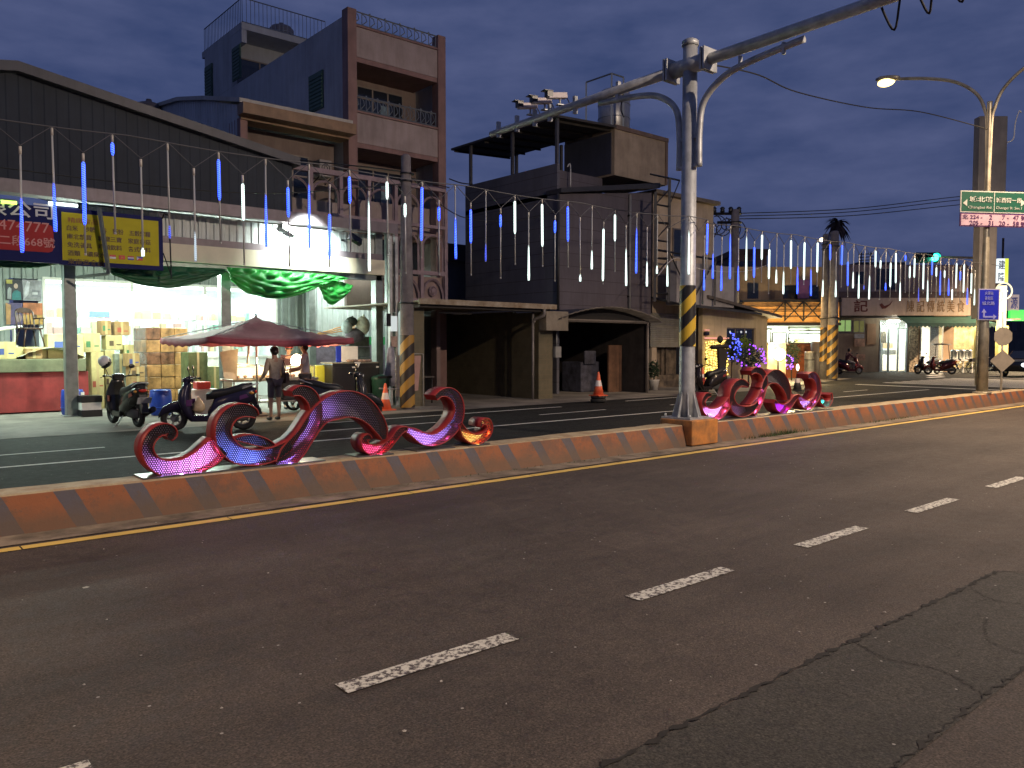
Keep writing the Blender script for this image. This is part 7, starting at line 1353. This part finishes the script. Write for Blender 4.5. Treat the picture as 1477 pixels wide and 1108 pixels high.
M_=mtx(t); hp=M_@Vector((.34,.26,1.33)); h=thing('helmet','black and white open face helmet hanging on the left scooter mirror','helmet',hp,R_(60)); g=MB().m(BLACKP); g.ball((0,0,0),(.135,.12,.125),16,10); build(g,'shell',h,local=True); g=MB().m(WHITEP); g.ball((-.02,.012,.012),(.13,.122,.121),16,10); build(g,'white_panel',h,local=True); g=MB().m(mat('visor_tint',(.02,.02,.03),.1,0,0)); g.ball((.05,0,-.01),(.1,.113,.07),14,8); build(g,'visor',h,local=True)
scooter('black and violet scooter parked side on with a bag hanging at its footboard',(5.68,15.75,0),R_(152),(.022,.018,.04),accent=(.1,.03,.12),basket=True,steer=15)
scooter('black scooter parked behind the large arch of the left sculpture',(8.75,16.1,0),R_(-27)+math.pi*0,(.03,.03,.033),accent=(.15,.15,.16))
# far scooters with riders
def far(px,py,Z=None): q=PG(px,py); return (q.x,q.y,0)
sit=dict(pel=(0,-.12,.80),spi=(0,-.10,.97),che=(0,-.04,1.16),nek=(0,0,1.30),hd0=(0,.02,1.38),hd1=(0,.03,1.46),hd2=(0,.03,1.53),shL=(-.17,-.03,1.24),elL=(-.24,.12,1.04),wrL=(-.27,.36,1.03),shR=(.17,-.03,1.24),elR=(.24,.12,1.04),wrR=(.27,.36,1.03),hiL=(-.10,-.08,.78),knL=(-.15,.30,.70),anL=(-.13,.22,.36),hiR=(.10,-.08,.78),knR=(.15,.30,.70),anR=(.13,.22,.36))
lo=far(1224,540); rz=RZ+R_(8); t=scooter('red scooter with a seated rider waiting before the eatery',lo,rz,(.10,.015,.02),accent=(.45,.05,.04),mirror=True)
pp=mtx(t)@Vector((0,0,0)); person('rider in dark maroon top sitting on the red scooter',lo,rz-math.pi/2,{**sit},(.10,.03,.045),(.18,.17,.18),1.66,'long','long')
lo=far(1338,539.5); scooter('dark scooter parked under the awning, left of the packed pair',lo,RZ+math.pi+R_(10),(.02,.02,.02),accent=(.1,.1,.1))
lo=far(1356,540); t=scooter('dark red scooter parked under the awning, right of the packed pair',lo,RZ+math.pi-R_(15),(.08,.01,.01),accent=(.4,.05,.03))
M_=mtx(t); hh=thing('umbrella_roof','small black rain roof mounted over the packed scooters','rain roof',M_@Vector((0,0,0)),t.rotation_euler.z); g=MB().m(BLACKP); g.ring([[(x+.0,.3*math.cos(a),1.75+.1*math.sin(a)*k) for a in [math.pi*i/7 for i in range(8)]] for x,k in ((-.5,.6),(0,1),(.45,.7))],8); build(g,'roof_panel',hh,local=True); g=MB().m(DARKM); g.cyl((.3,0,1.0),(.25,0,1.78),.02); g.cyl((-.5,0,.9),(-.4,0,1.76),.02); build(g,'strut',hh,local=True)
# bicycles
def bicycle(lab,lo,rz,c):
    t=thing('bicycle',lab,'bicycle',lo,rz,'bicycles by the pot bench'); FM=mat('bike_%.2f'%c[0],c,.4,.3,0)
    for x in (-.5,.5): g=MB().m(BLACKR); g.torus((x,0,.33),.32,.018,'y',28,6); w_=build(g,'wheel',t,local=True); g=MB().m(CHROME); [g.cyl((x,0,.33),(x+.31*math.cos(k*.785),0,.33+.31*math.sin(k*.785)),.004,n=4) for k in range(8)]; build(g,'spokes',w_,local=True)
    g=MB().m(FM); [g.cyl(a,b_,.018,n=6) for a,b_ in (((-.5,0,.33),(-.1,0,.3)),((-.1,0,.3),(.35,0,.75)),((-.1,0,.3),(-.22,0,.8)),((-.22,0,.72),(.35,0,.78)),((-.5,0,.33),(-.22,0,.72)),((.5,0,.33),(.32,0,.9)))]; build(g,'frame',t,local=True)
    g=MB().m(BLACKP); g.ball((-.24,0,.84),(.13,.07,.035),8,5); build(g,'saddle',t,local=True); g=MB().m(CHROME); g.tube([(.2,.25,.98),(.32,.1,.95),(.32,-.1,.95),(.2,-.25,.98)],.012,6); build(g,'handlebar',t,local=True)
    g=MB().m(DARKM); g.box(.42,.7,-.14,.14,.72,.74); [g.box(a,b_,c0,c1,.74,.92) for a,b_,c0,c1 in ((.42,.7,-.14,-.13),(.42,.7,.13,.14),(.42,.43,-.13,.13),(.69,.7,-.13,.13))]; build(g,'basket',t,local=True)
bicycle('bicycle leaning before the pot bench',far(1390,539),RZ+R_(5),(.25,.22,.2)); bicycle('bicycle parked nearest the blue direction sign post',far(1404,539),RZ+R_(-12),(.12,.12,.14))
t=scooter('dark scooter parked behind the grey diamond sign back',far(1430,540),RZ+R_(170),(.03,.03,.035),accent=(.1,.1,.1))
# scooter + lamp beyond second sculpture
t=scooter('black scooter parked behind the right sculpture near the fairy lit shrubs',(22.6,16.2,0),R_(170),(.025,.02,.02),accent=(.2,.03,.03))
# bird shaped garden silhouette by the curtain
q=PV(1038,540,18.0); t=thing('scarecrow','dark scarecrow like figure with spread arms before the yellow light curtain','figure',(q.x,18.0,0)); g=MB().m(mat('dark_cloth',(.03,.025,.02),.8,0,.1,5)); g.tube([(q.x,18,0),(q.x,18,1.75)],.035,6); g.bar((q.x-.55,18,1.62),(q.x+.5,18,1.66),.12); g.prism([(q.x-.05,.5),(q.x+.3,.3),(q.x+.42,1.55),(q.x-.15,1.6)],17.95,18.05); build(g,'coat',t); g=MB().m(mat('dark_cloth',(.03,.025,.02))); g.ball((q.x,18,1.92),(.12,.12,.15),10,7); build(g,'head',t)
# traffic cones
def cone(lab,x,y,tyre,dark=False,top=None):
    t=thing('traffic_cone',lab,'traffic cone',(x,y,.006),0,'traffic cones'); z0=.2 if tyre else .0
    g=MB().m(ORANGE if not dark else mat('cone_dark',(.05,.05,.05),.6,0,.1,5)); g.lathe([(.16,z0+.03),(.105,z0+.28),(.07,z0+.45),(.03,z0+.68),(.02,z0+.70)],(0,0,0),18); g.box(-.2,.2,-.2,.2,z0,z0+.03); build(g,'cone_body',t,local=True)
    g=MB().m(mat('reflective_white',(.7,.62,.58),.35,0,.05,8)); g.lathe([(.1075,z0+.283),(.073,z0+.452)],(0,0,0),18,False); build(g,'reflective_collar',t,local=True)
    if tyre: g=MB().m(BLACKR); g.torus((0,0,.06),.18,.06,'z',22,8); g.torus((0,0,.16),.17,.055,'z',22,8); build(g,'tyre_base',t,local=True)
    return t
q=PG(863,581); cone('orange traffic cone on a black base standing alone before the garages',q.x,q.y,True)
q=PG(556,592); cone('orange traffic cone next to the waste bin and hazard pole',q.x,q.y,False)
q=PG(1013,566); cone('orange traffic cone half hidden just right of the mast',q.x,q.y,True)
q=PG(1150,563); t=cone('dark bollard cone with a tiny glowing light between the sculptures and drums',q.x,q.y,False,True); g=MB().m(emi('bollard_glow',(1,.9,.75),2.5)); g.ball((0,0,.86),(.06,.06,.13),10,8); build(g,'glow_cap',t,local=True)
# car at the far right
q=PG(1490,543); t=thing('parked_car','dark car with glaring headlight entering at the right edge','car',(q.x,q.y,0),RZ+R_(-150)); CP=mat('car_paint',(.03,.03,.035),.2,.4,0)
g=MB().m(CP); P=[(-2.1,.35),(-2.15,.7),(-1.9,.85),(-1.2,.95),(-.7,1.4),(.6,1.42),(1.2,.98),(1.95,.85),(2.15,.65),(2.1,.3)]; g.prism(P,-.85,.85); build(g,'body',t,.08,local=True)
g=MB().m(GLASSD); g.prism([(-1.1,.97),(-.68,1.36),(.56,1.38),(1.08,.99)],-.86,.86); g.prism([(1.22,1.0),(.66,1.4),(.64,1.4),(1.15,1.0)],-.7,.7); build(g,'windows',t,local=True)
for x in (-1.35,1.35):
    for y in (-.8,.8): g=MB().m(BLACKR); g.torus((x,y,.32),.24,.09,'y',22,8); w_=build(g,'wheel',t,local=True); g=MB().m(GALV); g.cyl((x,y-.05,.32),(x,y+.05,.32),.19,n=16); build(g,'rim',w_,local=True)
for y in (-.62,.62): g=MB().m(emi('headlamp_glow',(.9,.95,1),12)); g.ball((2.1,y,.66),(.08,.16,.1),10,6); build(g,'headlight',t,local=True)
